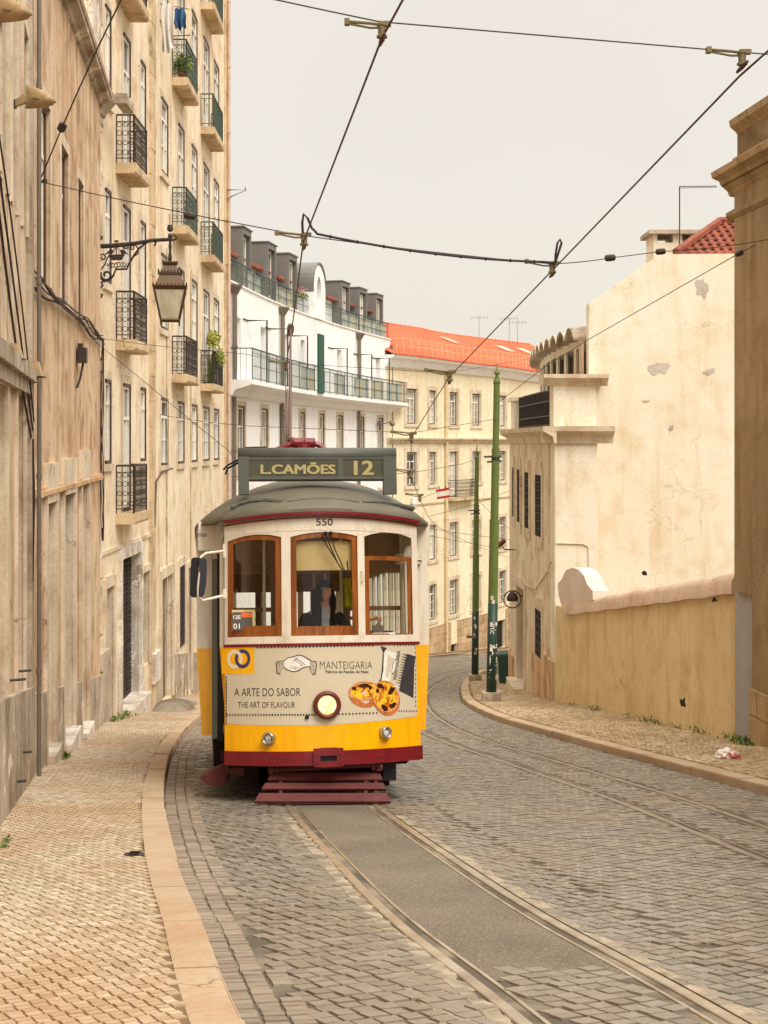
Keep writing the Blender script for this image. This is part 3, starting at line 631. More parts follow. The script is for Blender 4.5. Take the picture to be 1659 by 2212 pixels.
for k in range(6):
    ph = random.random() * 6
    pts = []
    for i in range(31):
        t = i / 30; s_ = .2 + (PB.L - .4) * t; z_ = 1.93 + .05 * math.sin(3 * math.pi * t + ph) + .03 * math.sin(17 * t + ph) + (.06 if k < 3 else -.02)
        pts.append(PB.p(s_, .04 + .025 * (k % 3), z_))
    m.tube(pts, .012, 5)
for k in range(4): pts = [PB.p(PB.L - .25 + .02 * k, .05, 1.93 - 3.6 * t + .02 * k) + Vector((.03 * math.sin(6 * t + k), 0, 0)) for t in [i / 14 for i in range(15)]]; m.tube(pts, .010, 5)
a = PB.p(PB.L - .2, .06, -1.6); b = P(222, 1160, 28.6); m.tube([a.lerp(b, t) + Vector((0, 0, -.12 * math.sin(math.pi * t))) for t in [i / 8 for i in range(9)]], .025, 5)
m.build('cable_bundle', M['cable'], hB)
bx = MB(); s0, s1 = spx(PB, 160, 171); sm = (s0 + s1) / 2
pbox(bx, PB, sm - .12, sm + .12, .02, .16, PB.z(166, 784), PB.z(166, 752)); pbox(bx, PB, sm - .05, sm + .05, .02, .1, PB.z(166, 752), PB.z(166, 742)); bx.tube([PB.p(sm, .1, PB.z(166, 784)), PB.p(sm - .1, .06, PB.z(166, 820)), PB.p(sm - .25, .03, PB.z(166, 838))], .02, 5)
bx.build('junction_box', M['iron'], hB)
for (px, py) in ((88, 658), (90, 1002), (83, 1073)): pass
# ---------------- apartment buildings C and D
def upper(pa, parent, cols, floors, balc, skip=()):
    """cols: px edges; floors: floor heights; balc: column indices with balconies"""
    ops = []
    for ci, (a, b) in enumerate(cols):
        s0, s1 = spx(pa, a, b); s0 += .16; s1 -= .1
        for fi, (zf, kinds) in enumerate(floors):
            if (ci, fi) in skip: continue
            door = kinds and ci in balc
            ops.append((s0, s1, zf + (.02 if door else 1.05), zf + (2.95 if fi else 2.75), .05, door, fi, ci))
    return ops
hC = tag(empty('apartment_building'), 'tall cream apartment building with one column of iron balconies behind the street lantern', 'building')
colsC = ((222, 239), (262, 281), (300, 314)); floorsC = ((-1.46, 1), (2.16, 1), (5.83, 1), (9.45, 1))
uC = upper(PC, hC, colsC, floorsC, (1,)); ground_y = lambda s: gs(PC, s)
lowC = []
for a, b, t in ((226, 243, 1268), (258, 299, 1200), (305, 321, 1235)):
    s0, s1 = spx(PC, a, b); lowC.append((s0, s1, gs(PC, s0) - .3 if a < 300 else PC.z(312, 1440), PC.z((a + b) / 2, t), .23))
wall(PC, 0, PC.L, -9, 17.5, [o[:5] for o in uC] + lowC, back=7).build('wall', M['stucco_c'], hC)
for o in uC: window(PC, *o[:4], hC, .05, .18, door=bool(o[5]), proud=.09, e=.010)
for i, zf in enumerate((-1.46, 2.16, 5.83, 9.45)): balcony(PC, PC.at(249.5), PC.at(249.5) + 1.75, zf, .42, hC, rail='iron')
opening_fill(PC, lowC[0], hC, 'door_dark', 'door', .23, True); jambs(PC, lowC[0], hC, .2)
f = opening_fill(PC, lowC[1], hC, 'dark', 'gate', .23, grille=True); jambs(PC, lowC[1], hC, .22, .08, 'quoin')
m = MB(); pbox(m, PC, lowC[1][0], lowC[1][1], -.23, .3, gs(PC, lowC[1][0]) - .5, gs(PC, lowC[1][0]) + .12); m.build('doorstep', M['quoin'], hC)
opening_fill(PC, lowC[2], hC, 'door_dark', 'ground_window', .23, grille=False); jambs(PC, lowC[2], hC, .14)
m = MB()
z = -9.0; k = 0
while z < 17.5:
    h = .52; w = .95 if k % 2 else .75; pbox(m, PC, -.02, w, -.03, .055 + random.uniform(-.008, .008), z + .004, z + h - .004); z += h; k += 1
q = m.build('quoin_pilaster', M['quoin'], hC)
m = MB(); y0 = gs(PC, .5); pbox(m, PC, -.05, 1.25, -.02, .16, y0 - 1, y0 + 1.35); pbox(m, PC, 1.25, lowC[0][0] - .2, -.02, .08, y0 - 1, y0 + 1.1); m.build('plinth', M['stone_old'], hC)
m = MB(); moulding(m, PC, -.04, 1.05, [(0, PC.z(200, 240)), (.10, PC.z(200, 236)), (.12, PC.z(200, 228)), (.30, PC.z(200, 205)), (.32, PC.z(200, 190)), (0, PC.z(200, 185))])
moulding(m, PC, -.04, 1.0, [(0, PC.z(200, 262)), (.07, PC.z(200, 258)), (.07, PC.z(200, 250)), (0, PC.z(200, 246))]); m.build('capital', M['stone_old'], hC)
m = MB(); pbox(m, PC, 1.0, 1.9, .30, .52, PC.z(215, 222), PC.z(215, 200)); m.build('gutter_spout', M['stone_old'], hC)
m = MB(); pbox(m, PC, 1.0, PC.L, 0, .04, PC.z(300, 1168), PC.z(300, 1160)); m.build('string_course', M['stone_trim'], hC)
for i, (px, py) in enumerate(((240, 545), )): pass
hD = tag(empty('apartment_building'), 'tall cream apartment building with two columns of balconies beside the white building', 'building')
colsD = ((345, 362), (382, 397), (411, 425), (437, 451), (460, 472)); floorsD = ((-1.6, 0), (1.82, 1), (5.73, 1), (9.62, 1), (13.4, 1))
uD = upper(PD, hD, colsD, floorsD, (1, 3))
lowD = []
for a, b, t, bt in ((347, 371, 1245, 1500), (385, 397, 1222, 1395), (404, 412, 1225, 1480)):
    s0, s1 = spx(PD, a, b); lowD.append((s0, s1, PD.z((a + b) / 2, bt) - (.2 if bt > 1450 else 0), PD.z((a + b) / 2, t), .16 if t != 1222 else .05))
wall(PD, 0, PD.L, -11, 17.8, [o[:5] for o in uD] + lowD, back=7).build('wall', M['stucco_c'], hD)
for o in uD: window(PD, *o[:4], hD, .05, .18, door=bool(o[5]), proud=.09, e=.010)
for zf in (1.82, 5.73, 9.62, 13.4):
    for px in (371, 433):
        s = PD.at(px); balcony(PD, s, s + 2.4 + (.4 if px > 400 else 0), zf, .42, hD, rail='iron_green' if zf > 2 else 'iron', detail=(px < 400 or zf < 6))
opening_fill(PD, lowD[0], hD, 'block', 'blocked_door', .16); jambs(PD, lowD[0], hD, .22); opening_fill(PD, lowD[1], hD, 'dark', 'ground_window', .05, grille=True); jambs(PD, lowD[1], hD, .2)
opening_fill(PD, lowD[2], hD, 'door_dark', 'door', .16); jambs(PD, lowD[2], hD, .16)
m = MB(); z = -11.0; k = 0
while z < 17.8: w = .42; pbox(m, PD, -.25, w, -.03, .06 + random.uniform(-.01, .01), z + .004, z + .60 - .004); z += .6; k += 1
m.build('quoin_pilaster', M['slab'], hD)
m = MB(); z = -11.0
while z < 17.8: pbox(m, PD, PD.L - .9, PD.L + .02, -.03, .06 + random.uniform(-.01, .01), z + .004, z + .75 - .004); z += .75
m.build('quoin_pilaster', M['slab'], hD)
plinth(PD, .5, PD.L, [(o[0] - .2, o[1] + .2) for o in lowD if o[2] < gs(PD, o[0]) + .9], hD, 1.2, .06, 'stone_old')
pipe_v(PD, PD.L - .45, -11, 17.8, .06, 'cap', hD, .12)
m = MB(); pbox(m, PD, -.22, .75, .02, .14, PD.z(338, 1462), PD.z(338, 1400)); tag(m.build('wall_plaque', M['quoin'], hD))
m = MB(); m.tube([PD.p(.2, .06, -2.0), PD.p(.2, .10, PD.z(330, 1040)), PD.p(.25, .25, PD.z(330, 1018)), PD.p(.5, .45, PD.z(330, 1012))], .03, 6); m.build('vent_pipe', M['pipe'], hD)
for s in (2.5, 7.2): 
    m = MB(); m.tube([PD.p(s, .03, -6), PD.p(s, .03, 5)], .02, 5); m.build('wall_cable', M['slab'], hD)
m = MB(); m.tube([PD.p(16.6, .06, 8.9), PD.p(16.6, .75, 8.9), PD.p(16.6, .06, 8.6)], .02, 5); m.tube([PD.p(16.6, .7, 8.86), PD.p(16.6, .7, 9.0)], .015, 5); m.build('bracket', M['iron'], hD)
# ================================================================== white building W
PW = Path([(-5.62, 53.6), (-4.7, 61), (-3.52, 68), (-1.8, 76), (.35, 84)], 1, 12)
hW = tag(empty('white_building'), 'white curved building with green railings, grey dormers and an oval window', 'building')
colsW = ((513, 527), (565, 577), (608, 619), (648, 657), (690, 699), (729, 739), (776, 785), (817, 826)); opsW = []
ZS, ZT = 2.30, 5.88
for a, b in colsW:
    s0, s1 = spx(PW, a, b); opsW.append((s0 - .1, s1 + .1, -1.35, 1.42, .10, 0))
colsM = ((509, 518), (563, 572), (611, 617), (650, 656), (728, 736), (771, 779), (812, 819))
for a, b in colsM:
    s0, s1 = spx(PW, a, b); opsW.append((s0, s1 + .25, ZS + .02, 4.7, .40, 1))
for a, b in colsW: s0, s1 = spx(PW, a, b); opsW.append((s0, s1, -4.9, -2.6, .24, 0)); 
wall(PW, 0, PW.L, -14, ZT, [o[:5] for o in opsW], back=8).build('wall', M['white_wall'], hW)
for o in opsW: window(PW, *o[:4], hW, o[4], .18 if not o[5] else .05, door=True, transom=not o[5], sur=not o[5], mats=dict(casing='frame_dark' if not o[5] else 'frame_white'), panes=1)
m = MB(); moulding(m, PW, -.3, PW.L + .6, [(0, ZS - .62), (.18, ZS - .55), (.3, ZS - .35), (.75, ZS - .22), (.92, ZS - .16), (.92, ZS), (0, ZS)]); slab = m.build('balcony', M['white_wall'], hW)
def long_rail(pa, s0, s1, d, z0, h, parent, name='railing', ends=True, step=.14, prints=True):
    m = MB(); n = int((s1 - s0) / step); pt = lambda s, z: pa.p(s, d, z)
    K = [s0 + (s1 - s0) * i / n for i in range(n + 1)]
    for z, r in ((z0 + h, .028), (z0 + h - .16, .014), (z0 + .45 * h, .014), (z0 + .08, .016)): m.tube([pt(s, z) for s in K[::3] + [K[-1]]], r, 5)
    for i, s in enumerate(K): m.tube([pt(s, z0), pt(s, z0 + h)], .022 if i % 11 == 0 else .008, 4, caps=False)
    if ends:
        for s in (s0, s1):
            for f in range(5): q = d * f / 4; m.tube([pa.p(s, q, z0), pa.p(s, q, z0 + h)], .009, 4)
            m.tube([pa.p(s, 0, z0 + h), pa.p(s, d, z0 + h)], .025, 4)
    return m.build(name, M['iron_green'], parent)
rl = long_rail(PW, .0, PW.L + .5, .86, ZS, 1.15, hW)
def prnt(name, c1, c2, c3):
    t = NT(name, .3, .4); c = t.mix(t.ramp(t.noise(1.0, 4, t.mapn((2.2, 2.2, .35)), dist=.8), .40, .52), c1, c2); t.color(t.mix(t.ramp(t.noise(1.3, 4, t.mapn((1.6, 1.6, .5)), dist=1), .52, .62), c, c3)); return t.m
M['print'] = prnt('printed_glass', S(214, 222, 220), S(226, 214, 168), S(150, 176, 204))
for f0, f1 in ((.32, .40), (.42, .47), (.53, .60), (.66, .76), (.78, .86), (.88, .985)): m = MB(); pbox(m, PW, PW.L * f0, PW.L * f1, .82, .835, ZS + .1, ZS + 1.0); m.build('printed_panel', M['print'], hW)
sg = PW.at(672); sg2 = PW.at(701)
long_rail(PW, .0, sg - .3, -.06, ZT, .92, hW, ends=False); long_rail(PW, sg2 + .3, PW.L, -.06, ZT, .92, hW, ends=False)
m = MB(); moulding(m, PW, -.1, PW.L, [(-.2, ZT), (.06, ZT), (.06, ZT + .06), (-.2, ZT + .06)]); m.build('parapet_coping', M['white_wall'], hW)
for f0, f1 in ((.12, .2), (.30, .38), (.70, .8), (.82, .98)): m = MB(); pbox(m, PW, PW.L * f0, PW.L * f1, -.11, -.10, ZT + .1, ZT + .82); m.build('printed_panel', M['print'], hW)
# attic wall, tiled strips, dormers, roof
def tiles_mat(name, c1, c2, c3, dirx=True):
    t = NT(name, .8, .25); v = t.n.nodes.new('ShaderNodeTexVoronoi'); v.inputs['Scale'].default_value = 3.2; t.l(t.tc.outputs['Object'], v.inputs['Vector'])
    c = t.mix(v.outputs['Color'], c1, c2); c = t.mix(t.math('MULTIPLY', t.ramp(t.noise(.5, 7), .5, .7), .35), c, c3); t.color(c); t.bump(t.noise(20, 4), .2, .01); return t.m
M['tiles'] = tiles_mat('orange_roof_tiles', S(222, 120, 88), S(204, 100, 70), S(172, 98, 74))
M['tiles_old'] = tiles_mat('old_clay_tiles', S(158, 90, 70), S(124, 68, 54), S(92, 66, 54))
def tiled(mb, pa, s0, s1, d0, z0, d1, z1, w=.26, rows=.38, r=.07):
    """barrel-tile roof plane from eave (d0,z0) up to ridge (d1,z1)"""
    L = math.hypot(d1 - d0, z1 - z0); n = max(1, int((s1 - s0) / w)); m = max(1, int(L / rows)); nx, nzv = -(z1 - z0) / L, (d1 - d0) / L
    if nzv < 0: nx, nzv = -nx, -nzv
    us = []
    for i in range(n):
        for k in range(4): us.append((s0 + (s1 - s0) * (i + k / 4) / n, r * math.sin(math.pi * 2 * k / 4)))
    us.append((s1, 0))
    vs = []; fs = []; W_ = len(us)
    for j in range(m):
        for e, lift in ((0, .03), (1, 0)):
            t = (j + e) / m
            for s, h in us: dd = d0 + (d1 - d0) * t + nx * (h + lift); vs.append(pa.p(s, dd, z0 + (z1 - z0) * t + nzv * (h + lift)))
    R_ = 2 * m
    for j in range(R_ - 1):
        for i in range(W_ - 1): fs.append((j * W_ + i, j * W_ + i + 1, (j + 1) * W_ + i + 1, (j + 1) * W_ + i))
    mb.add(vs, fs)
m = MB(); moulding(m, PW, .0, PW.L, [(-8, ZT - .02), (-1.15, ZT - .02), (-1.15, 7.42), (-8, 7.7)]); m.build('attic_wall', M['white_wall'], hW)
m = MB(); tiled(m, PW, .05, PW.L - .05, -.80, 7.40, -3.6, 8.35); m.build('roof', M['tiles_old'], hW)
dps = [(505, 0), (560, 0), (606, 0), (722, 0), (760, 0), (797, 0)]
for px, _ in dps:
    s = PW.at(px + 14, -.9); w = .78; zt = 8.62 if px < 700 else 8.45
    m = MB(); pbox(m, PW, s - w, s - w + .16, -3.4, -.62, ZT + .02, zt); pbox(m, PW, s + w - .16, s + w, -3.4, -.62, ZT + .02, zt); pbox(m, PW, s - w + .16, s + w - .16, -3.4, -.62, zt - .22, zt)
    pbox(m, PW, s - w - .05, s + w + .05, -3.4, -.56, zt, zt + .05)
    dm = m.build('dormer', M['dormer'], hW)
    window(PW, s - w + .16, s + w - .16, ZT + .02, zt - .22, dm, .85, .1, door=True, transom=False, sur=False, mats=dict(casing='frame_grey'), name='window', panes=1)
m = MB(); pbox(m, PW, PW.at(500), PW.at(512), -4.2, -3.0, 7.6, 9.0); m.build('chimney', M['dormer'], hW)
# curved gable with oval opening
m = MB(); sc_ = (sg + sg2) / 2; hw_ = (sg2 - sg) / 2; N = 18
prof = [(sg + .1, ZT)] + [(sc_ - hw_ * .96 * math.cos(math.pi * k / N), 7.05 + 1.42 * math.sin(math.pi * k / N) ** .8) for k in range(N + 1)] + [(sg2 - .1, ZT)]
oz, orx, orz = 7.15, .42, .74; M_ = 24
oval = [(sc_ + orx * math.cos(2 * math.pi * k / M_), oz + orz * math.sin(2 * math.pi * k / M_)) for k in range(M_)]
def outer_at(a):
    dx, dz = math.cos(a), math.sin(a); best = None
    n = len(prof)
    for i in range(n):
        (x1, z1), (x2, z2) = prof[i], prof[(i + 1) % n]; ex, ez = x2 - x1, z2 - z1; den = dx * ez - dz * ex
        if abs(den) < 1e-9: continue
        t = ((x1 - sc_) * ez - (z1 - oz) * ex) / den; u = ((x1 - sc_) * dz - (z1 - oz) * dx) / den
        if t > 0 and -1e-6 <= u <= 1 + 1e-6: best = t if best is None else min(best, t)
    return (sc_ + dx * best, oz + dz * best)
oo = [outer_at(2 * math.pi * k / M_) for k in range(M_)]
for k in range(M_):
    j = (k + 1) % M_; m.quad(PW.p(*[oo[k][0], .06, oo[k][1]]), PW.p(oo[j][0], .06, oo[j][1]), PW.p(oval[j][0], .06, oval[j][1]), PW.p(oval[k][0], .06, oval[k][1]))
    m.quad(PW.p(oval[k][0], .06, oval[k][1]), PW.p(oval[j][0], .06, oval[j][1]), PW.p(oval[j][0], -.25, oval[j][1]), PW.p(oval[k][0], -.25, oval[k][1]))
    m.quad(PW.p(oo[k][0], .06, oo[k][1]), PW.p(oo[k][0], -3.2, oo[k][1]), PW.p(oo[j][0], -3.2, oo[j][1]), PW.p(oo[j][0], .06, oo[j][1]))
gb = m.build('gable', M['white_wall'], hW)
m = MB(); m.add([PW.p(s, -.2, z) for s, z in oval], [tuple(range(M_))]); m.build('oval_window', M['pane_dark'], gb)
m = MB(); m.prism([PW.p(s, .10, z) for s, z in prof[1:-1]] + [PW.p(s, .10, z - .001) for s, z in []], tuple((PW.p(sc_, -3.3, 0) - PW.p(sc_, .1, 0)))) if 0 else None
vsg = []; fsg = []
arc = prof[1:-1]
for (s, z) in arc: vsg += [PW.p(s, .12, z + .01), PW.p(s, -3.2, z + .01), PW.p(s, -3.2, z + .09), PW.p(s, .12, z + .09)]
for i in range(len(arc) - 1):
    for k in range(4): l = (k + 1) % 4; fsg.append((i * 4 + k, i * 4 + l, i * 4 + 4 + l, i * 4 + 4 + k))
MB().add(vsg, fsg).build('gable_roof', M['dormer'], gb)
m = MB(); m.add([PW.p(a, -.6, 0 + z) for a, z in ((sg, ZT), (sg, 8.3))] + [PW.p(sg, -3.2, 8.3), PW.p(sg, -3.2, ZT)], [(0, 1, 2, 3)])
# awning posts, drain pipes, shutter
for px in (574, 619, 662, 748, 801, 839):
    s = PW.at(px, .7); m = MB(); zt = 4.72 - (.0 if px < 700 else .05); s_b = PW.at(px - 27, .3)
    m.tube([PW.p(s, .75, ZS), PW.p(s, .75, zt), PW.p(s, .02, zt)], .035, 5); m.tube([PW.p(s - .9, .02, zt), PW.p(s, .02, zt)], .03, 5)
    m.build('awning_post', M['iron'], hW)
for px in (499, 604, 771): 
    s = PW.at(px); pipe_v(PW, s, ZS, ZT - .35, .09, 'pipe', hW, .14); pipe_v(PW, s, -13, ZS - .6, .08, 'pipe', hW, .12)
    m = MB(); m.lathe(PW.p(s, .16, ZT - .45), [(.10, 0), (.16, .12), (.26, .30), (.26, .36)], 8); m.build('hopper', M['pipe'], hW)
pipe_v(PW, PW.L - .25, -13, ZT - .3, .09, 'pipe', hW, .14)
m = MB(); s = PW.at(688, .9); pbox(m, PW, s - .35, s + .75, .92, 1.0, ZS - .05, 4.9); M['shut'] = paint('dark_green_board', S(42, 82, 66), None, .6, .3); m.build('green_board', M['shut'], hW)
# ================================================================== yellow building Y
PY = Path([(.3, 83.4), (2.2, 86.6), (4.15, 91), (7.8, 97.7), (10.3, 103.5), (17, 114)], 1, 12)
hY = tag(empty('yellow_building'), 'pale yellow building with bright orange tiled roof at the far bend of the street', 'building')
colsY = ((883, 896), (929, 940), (973, 986), (1022, 1035), (1080, 1091)); rows = ((1.14, 3.17), (-2.45, -.50), (-6.95, -4.85), (-10.55, -8.4)); opsY = []
for ci, (a, b) in enumerate(colsY):
    s0, s1 = spx(PY, a, b); c = (s0 + s1) / 2; w = .62
    for ri, (z0, z1) in enumerate(rows): dr = (ri == 1 and ci == 2); opsY.append((c - w, c + w, z0 if not dr else -3.3, z1, .2, dr))
for s_ in (PY.L - 9, PY.L - 6, PY.L - 3):
    for z0, z1 in rows: opsY.append((s_, s_ + 1.2, z0, z1, .2, False))
bas = []
for a, b, t, bt in ((973, 988, 1391, 1413), (1072, 1092, 1340, 1400)):
    s0, s1 = spx(PY, a, b); bas.append((s0, s1, PY.z((a + b) / 2, bt), PY.z((a + b) / 2, t), .3))
wall(PY, -.3, PY.L, -16, 4.35, [o[:5] for o in opsY] + bas, back=9).build('wall', M['yellow_wall'], hY)
for o in opsY: window(PY, *o[:4], hY, .2, .24, door=o[5], panes=3)
for o in bas: opening_fill(PY, o, hY, 'dark', 'basement_window', .3, grille=True)
m = MB(); moulding(m, PY, -.6, PY.L, [(0, 4.30), (.15, 4.35), (.3, 4.6), (.32, 4.75), (.62, 4.84), (.65, 4.98), (0, 4.98)]); m.build('cornice', M['white_wall'], hY)
m = MB(); moulding(m, PY, -.3, PY.L, [(0, -.02), (.12, .04), (.16, .16), (.34, .24), (.36, .32), (0, .34)]); m.build('string_course', M['stone_trim'], hY)
m = MB(); pbox(m, PY, -.3, PY.L, 0, .05, -3.62, -3.52); m.build('string_course', M['yellow_base'], hY)
m = MB(); n = 26
for i in range(n):
    s0, s1 = PY.L * i / n, PY.L * (i + 1) / n
    cut = [b for b in bas if b[0] < s1 and b[1] > s0]
    if not cut: pbox(m, PY, s0, s1, 0, .07, -16, -10.95)
for b in bas: pbox(m, PY, b[0] - .5, b[0], 0, .05, -16, -11); pbox(m, PY, b[1], b[1] + .5, 0, .05, -16, -11)
m.build('plinth', M['yellow_base'], hY)
m = MB(); tiled(m, PY, -.6, PY.L - .2, .75, 4.98, -6.2, 7.75, .30, .40, .07); m.build('roof', M['tiles'], hY)
m = MB(); m.tube([PY.p(s, -6.25, 7.80 + .03 * math.sin(s * 9)) for s in np.arange(-.6, PY.L - .2, .35)], .13, 6); m.build('ridge_tiles', M['tiles'], hY)
m = MB()
for z_, d_ in ((5.12, .45), (5.55, .42), (5.98, .4)): m.tube([PY.p(s, d_, z_) for s in np.arange(0, PY.L - .5, .9)], .018, 4)
for s_ in np.arange(0, PY.L - .5, .85): m.tube([PY.p(s_, .48, 5.02), PY.p(s_, .40, 6.0)], .018, 4)
m.build('snow_guard', M['pipe_cream'], hY)
M['skyl'] = paint('dusty_skylight', S(222, 176, 156), S(206, 150, 128), .5, .3)
for i, (px, py) in enumerate(((965, 716), (1085, 733), (1130, 728))):
    s = PY.at(px, -4); m = MB(); zr = lambda d: 5.10 + 2.77 * (.75 - d) / 6.95; m.hexa([PY.p(s - .6, -3.3, zr(-3.3)), PY.p(s + .6, -3.3, zr(-3.3)), PY.p(s + .6, -4.3, zr(-4.3)), PY.p(s - .6, -4.3, zr(-4.3))], [PY.p(s - .6, -3.3, zr(-3.3) + .08), PY.p(s + .6, -3.3, zr(-3.3) + .08), PY.p(s + .6, -4.3, zr(-4.3) + .08), PY.p(s - .6, -4.3, zr(-4.3) + .08)]); m.build('skylight', M['skyl'], hY)
pipe_v(PY, PY.at(960), -15, 4.3, .09, 'pipe_cream', hY, .15)
b = balcony(PY, PY.at(968) - .1, PY.at(968) + 3.3, -3.35, .6, hY, rail='iron', detail=True, th=.2, h=1.1)
# ================================================================== right: curved cream building R1 with gable wall
PR = Path([(4.45, 38.6), (4.3, 42), (4.2, 46), (4.3, 50), (4.7, 55), (5.6, 60), (7.2, 65), (9.5, 70), (14, 74.5)], -1, 12); PR.smax = 12.2
hR = tag(empty('corner_building'), 'cream corner building with blank gable wall and black curved terrace railing', 'building')
ZL = .30
opsR = []
for a, b, t, bt in ((1159, 1172, 1026, 1159), (1136, 1145, 1020, 1141), (1119.5, 1125.5, 1014, 1128), (1109.5, 1112.5, 1010, 1116)):
    s0, s1 = spx(PR, a, b); c = (s0 + s1) / 2; w = max(.38, (s1 - s0) / 2); opsR.append((c - w, c + w, PR.z((a + b) / 2, bt), PR.z((a + b) / 2, t), .04, 'w'))
s0, s1 = spx(PR, 1119, 1134); dR = (s0, s1, gs(PR, s0) - .3, PR.z(1127, 1270), .5, 'd'); opsR.append(dR)
s0, s1 = spx(PR, 1159, 1172); opsR.append((s0, s1, PR.z(1166, 1440), PR.z(1166, 1318), .04, 'w'))
for s_ in (19, 22.5, 26, 29.5): opsR += [(s_, s_ + .9, -3.0, -1.0, .04, 'w'), (s_, s_ + .9, -7.5, -5.6, .04, 'w')]
def lintel_trim(o):
    m = MB(); e = .05; s0, s1 = o[0] - .16, o[1] + .16; pbox(m, PR, s0, o[0], 0, e, o[2] - .3, o[3]); pbox(m, PR, o[1], s1, 0, e, o[2] - .3, o[3])
    pbox(m, PR, s0, s1, 0, e, o[3], o[3] + .22); pbox(m, PR, o[0] + .02, o[1] - .02, 0, e, o[3] + .22, o[3] + .36); pbox(m, PR, o[0], o[1], 0, e, o[2] - .3, o[2]); return m
wall(PR, 1.0, PR.L, -14, ZL, [o[:5] for o in opsR], back=4.2).build('wall', M['r1'], hR)
for o in opsR:
    if o[5] == 'w':
        f = opening_fill(PR, o, hR, 'dark', 'window', .04, grille=True); lintel_trim(o).build('surround', M['stone_trim'], f)
opening_fill(PR, dR, hR, 'door_dark', 'door', .5, True); jambs(PR, dR, hR, .25, .05, 'stone_trim')
m = MB(); q = dR; pbox(m, PR, q[0] - .1, q[1] + .3, -.5, .35, gs(PR, q[0]) - .4, gs(PR, q[0]) + .10); m.build('doorstep', M['stone_trim'], hR)
m = MB(); moulding(m, PR, -.35, PR.L, [(0, ZL - .30), (.06, ZL - .30), (.10, ZL - .12), (.34, ZL + .02), (.36, ZL + .14), (0, ZL + .14)]); led = m.build('cornice', M['stone_trim'], hR)
m = MB(); n = 20
s_end = PR.L
for i in range(n):
    a, b = .02 + s_end * i / n * .98, .02 + s_end * (i + 1) / n * .98; ym = PR.p((a + b) / 2, 0, 0).y
    if a < dR[1] + .4 and b > dR[0] - .4: continue
    m = MB(); pbox(m, PR, a, b, 0, .06, float(gz(ym)) - .5, float(gz(ym)) + 1.25); m.build('plinth', M['stucco_low'], hR)
# front (street-end) face at Y=38.55 and gable behind it
YF = 38.6; YG = 39.5
xl, xb = 4.45, pxx(1290, YF)
fb = MB(); fb.box(xl + .003, xb, YF, YG + .3, -10, ZL - .005); fb.box(xl + .02, xb + .02, YF - .012, YF, -10, -.95); fb.build('front_bay', M['gable'], hR)
m = MB(); prof = [(-.02, ZL - .30), (-.08, ZL - .30), (-.12, ZL - .12), (-.36, ZL + .02), (-.38, ZL + .15), (-.02, ZL + .15)]
x0, x1 = xl - .36, pxx(1324, YF)
m.prism([(x0 + .02, YF + a, z) for a, z in prof], (x1 - x0 - .02, 0, 0)); m.build('front_cornice', M['stone_trim'], hR)
# parapet pier and panel on the terrace
zt = 1.62
m = MB(); m.box(xl - .02, xb - .02, YF + .01, YF + .95, ZL + .152, zt); m.box(xl - .03, xl + .30, YF - .03, YF + .5, ZL + .152, zt); m.box(xl + .32, xb - .04, YF - .015, YF + .01, ZL + .155, ZL + .32)
m.build('parapet', M['gable'], hR)
m = MB(); prof = [(.0, zt - .12), (-.06, zt - .1), (-.12, zt), (-.28, zt + .08), (-.28, zt + .18), (1.0, zt + .18), (1.0, zt)]
m.prism([(xl - .3, YF + a, z) for a, z in prof], (pxx(1312, YF) - xl + .3, 0, 0)); m.build('parapet_coping', M['stone_trim'], hR)
m = MB(); sa, sb = .75, PR.at(1121, -.1)
pbox(m, PR, sb + .05, sb + 1.6, -.3, .05, ZL + .14, 1.36); pbox(m, PR, sb - .05, sb + 1.8, -.4, .16, 1.362, 1.48); m.build('pier', M['gable'], hR)
m = MB(); pbox(m, PR, sa, sb, -.16, -.14, ZL + .22, 1.42)
M['mesh'] = paint('black_mesh_panel', S(44, 42, 40), S(66, 58, 50), .6, .3, 0, 30); bal = m.build('terrace_railing', M['mesh'], hR)
m = MB()
for z_ in (ZL + .2, ZL + .45, 1.15, 1.44): m.tube([PR.p(s, -.10, z_) for s in np.linspace(sa, sb, 14)], .02, 5)
for s_ in np.arange(sa, sb, .11): m.tube([PR.p(s_, -.10, ZL + .16), PR.p(s_, -.10, 1.44)], .010, 4)
m.build('rail_bars', M['iron'], bal)
# gable wall (frontal)
gp = [(pxx(1272, YG), -9), (pxx(1272, YG), pzz(655, YG)), (pxx(1425, YG), pzz(549, YG)), (pxx(1660, YG), pzz(547, YG)), (pxx(1660, YG), -9)]
m = MB(); m.prism([(x, YG, z) for x, z in gp], (0, .5, 0)); m.build('gable_wall', M['gable'], hR)
M['scar'] = stucco('bare_render_scar', S(186, 172, 146), S(206, 190, 160), S(128, 108, 82), .6, None, .6, .2)
def scar(cx_, cy_, rx, ry, Y, mb, seed=0, n=18):
    rr = random.Random(seed); c = P(cx_, cy_, Y - .012); vs = [c]
    for k in range(n):
        a = 2 * math.pi * k / n; r = .78 + .20 * math.sin(2 * a + seed) + .12 * math.sin(5 * a + 2 * seed) + rr.uniform(-.07, .07); vs.append(P(cx_ + rx * r * math.cos(a), cy_ + ry * r * math.sin(a), Y - .006))
    mb.add(vs, [(0, 1 + k, 1 + (k + 1) % n) for k in range(n)])
for a_ in ((1516, 622, 15, 30, 1), (1422, 796, 24, 20, 2), (1532, 803, 15, 9, 3), (1395, 867, 9, 4, 8), (1450, 925, 6, 9, 9)): m = MB(); scar(*a_[:4], YG, m, a_[4], 40); m.build('plaster_scar', M['scar'], hR)
m = MB(); scar(1392, 1238, 9, 5, YG, m, 5); m.build('hole', M['dark'], hR)
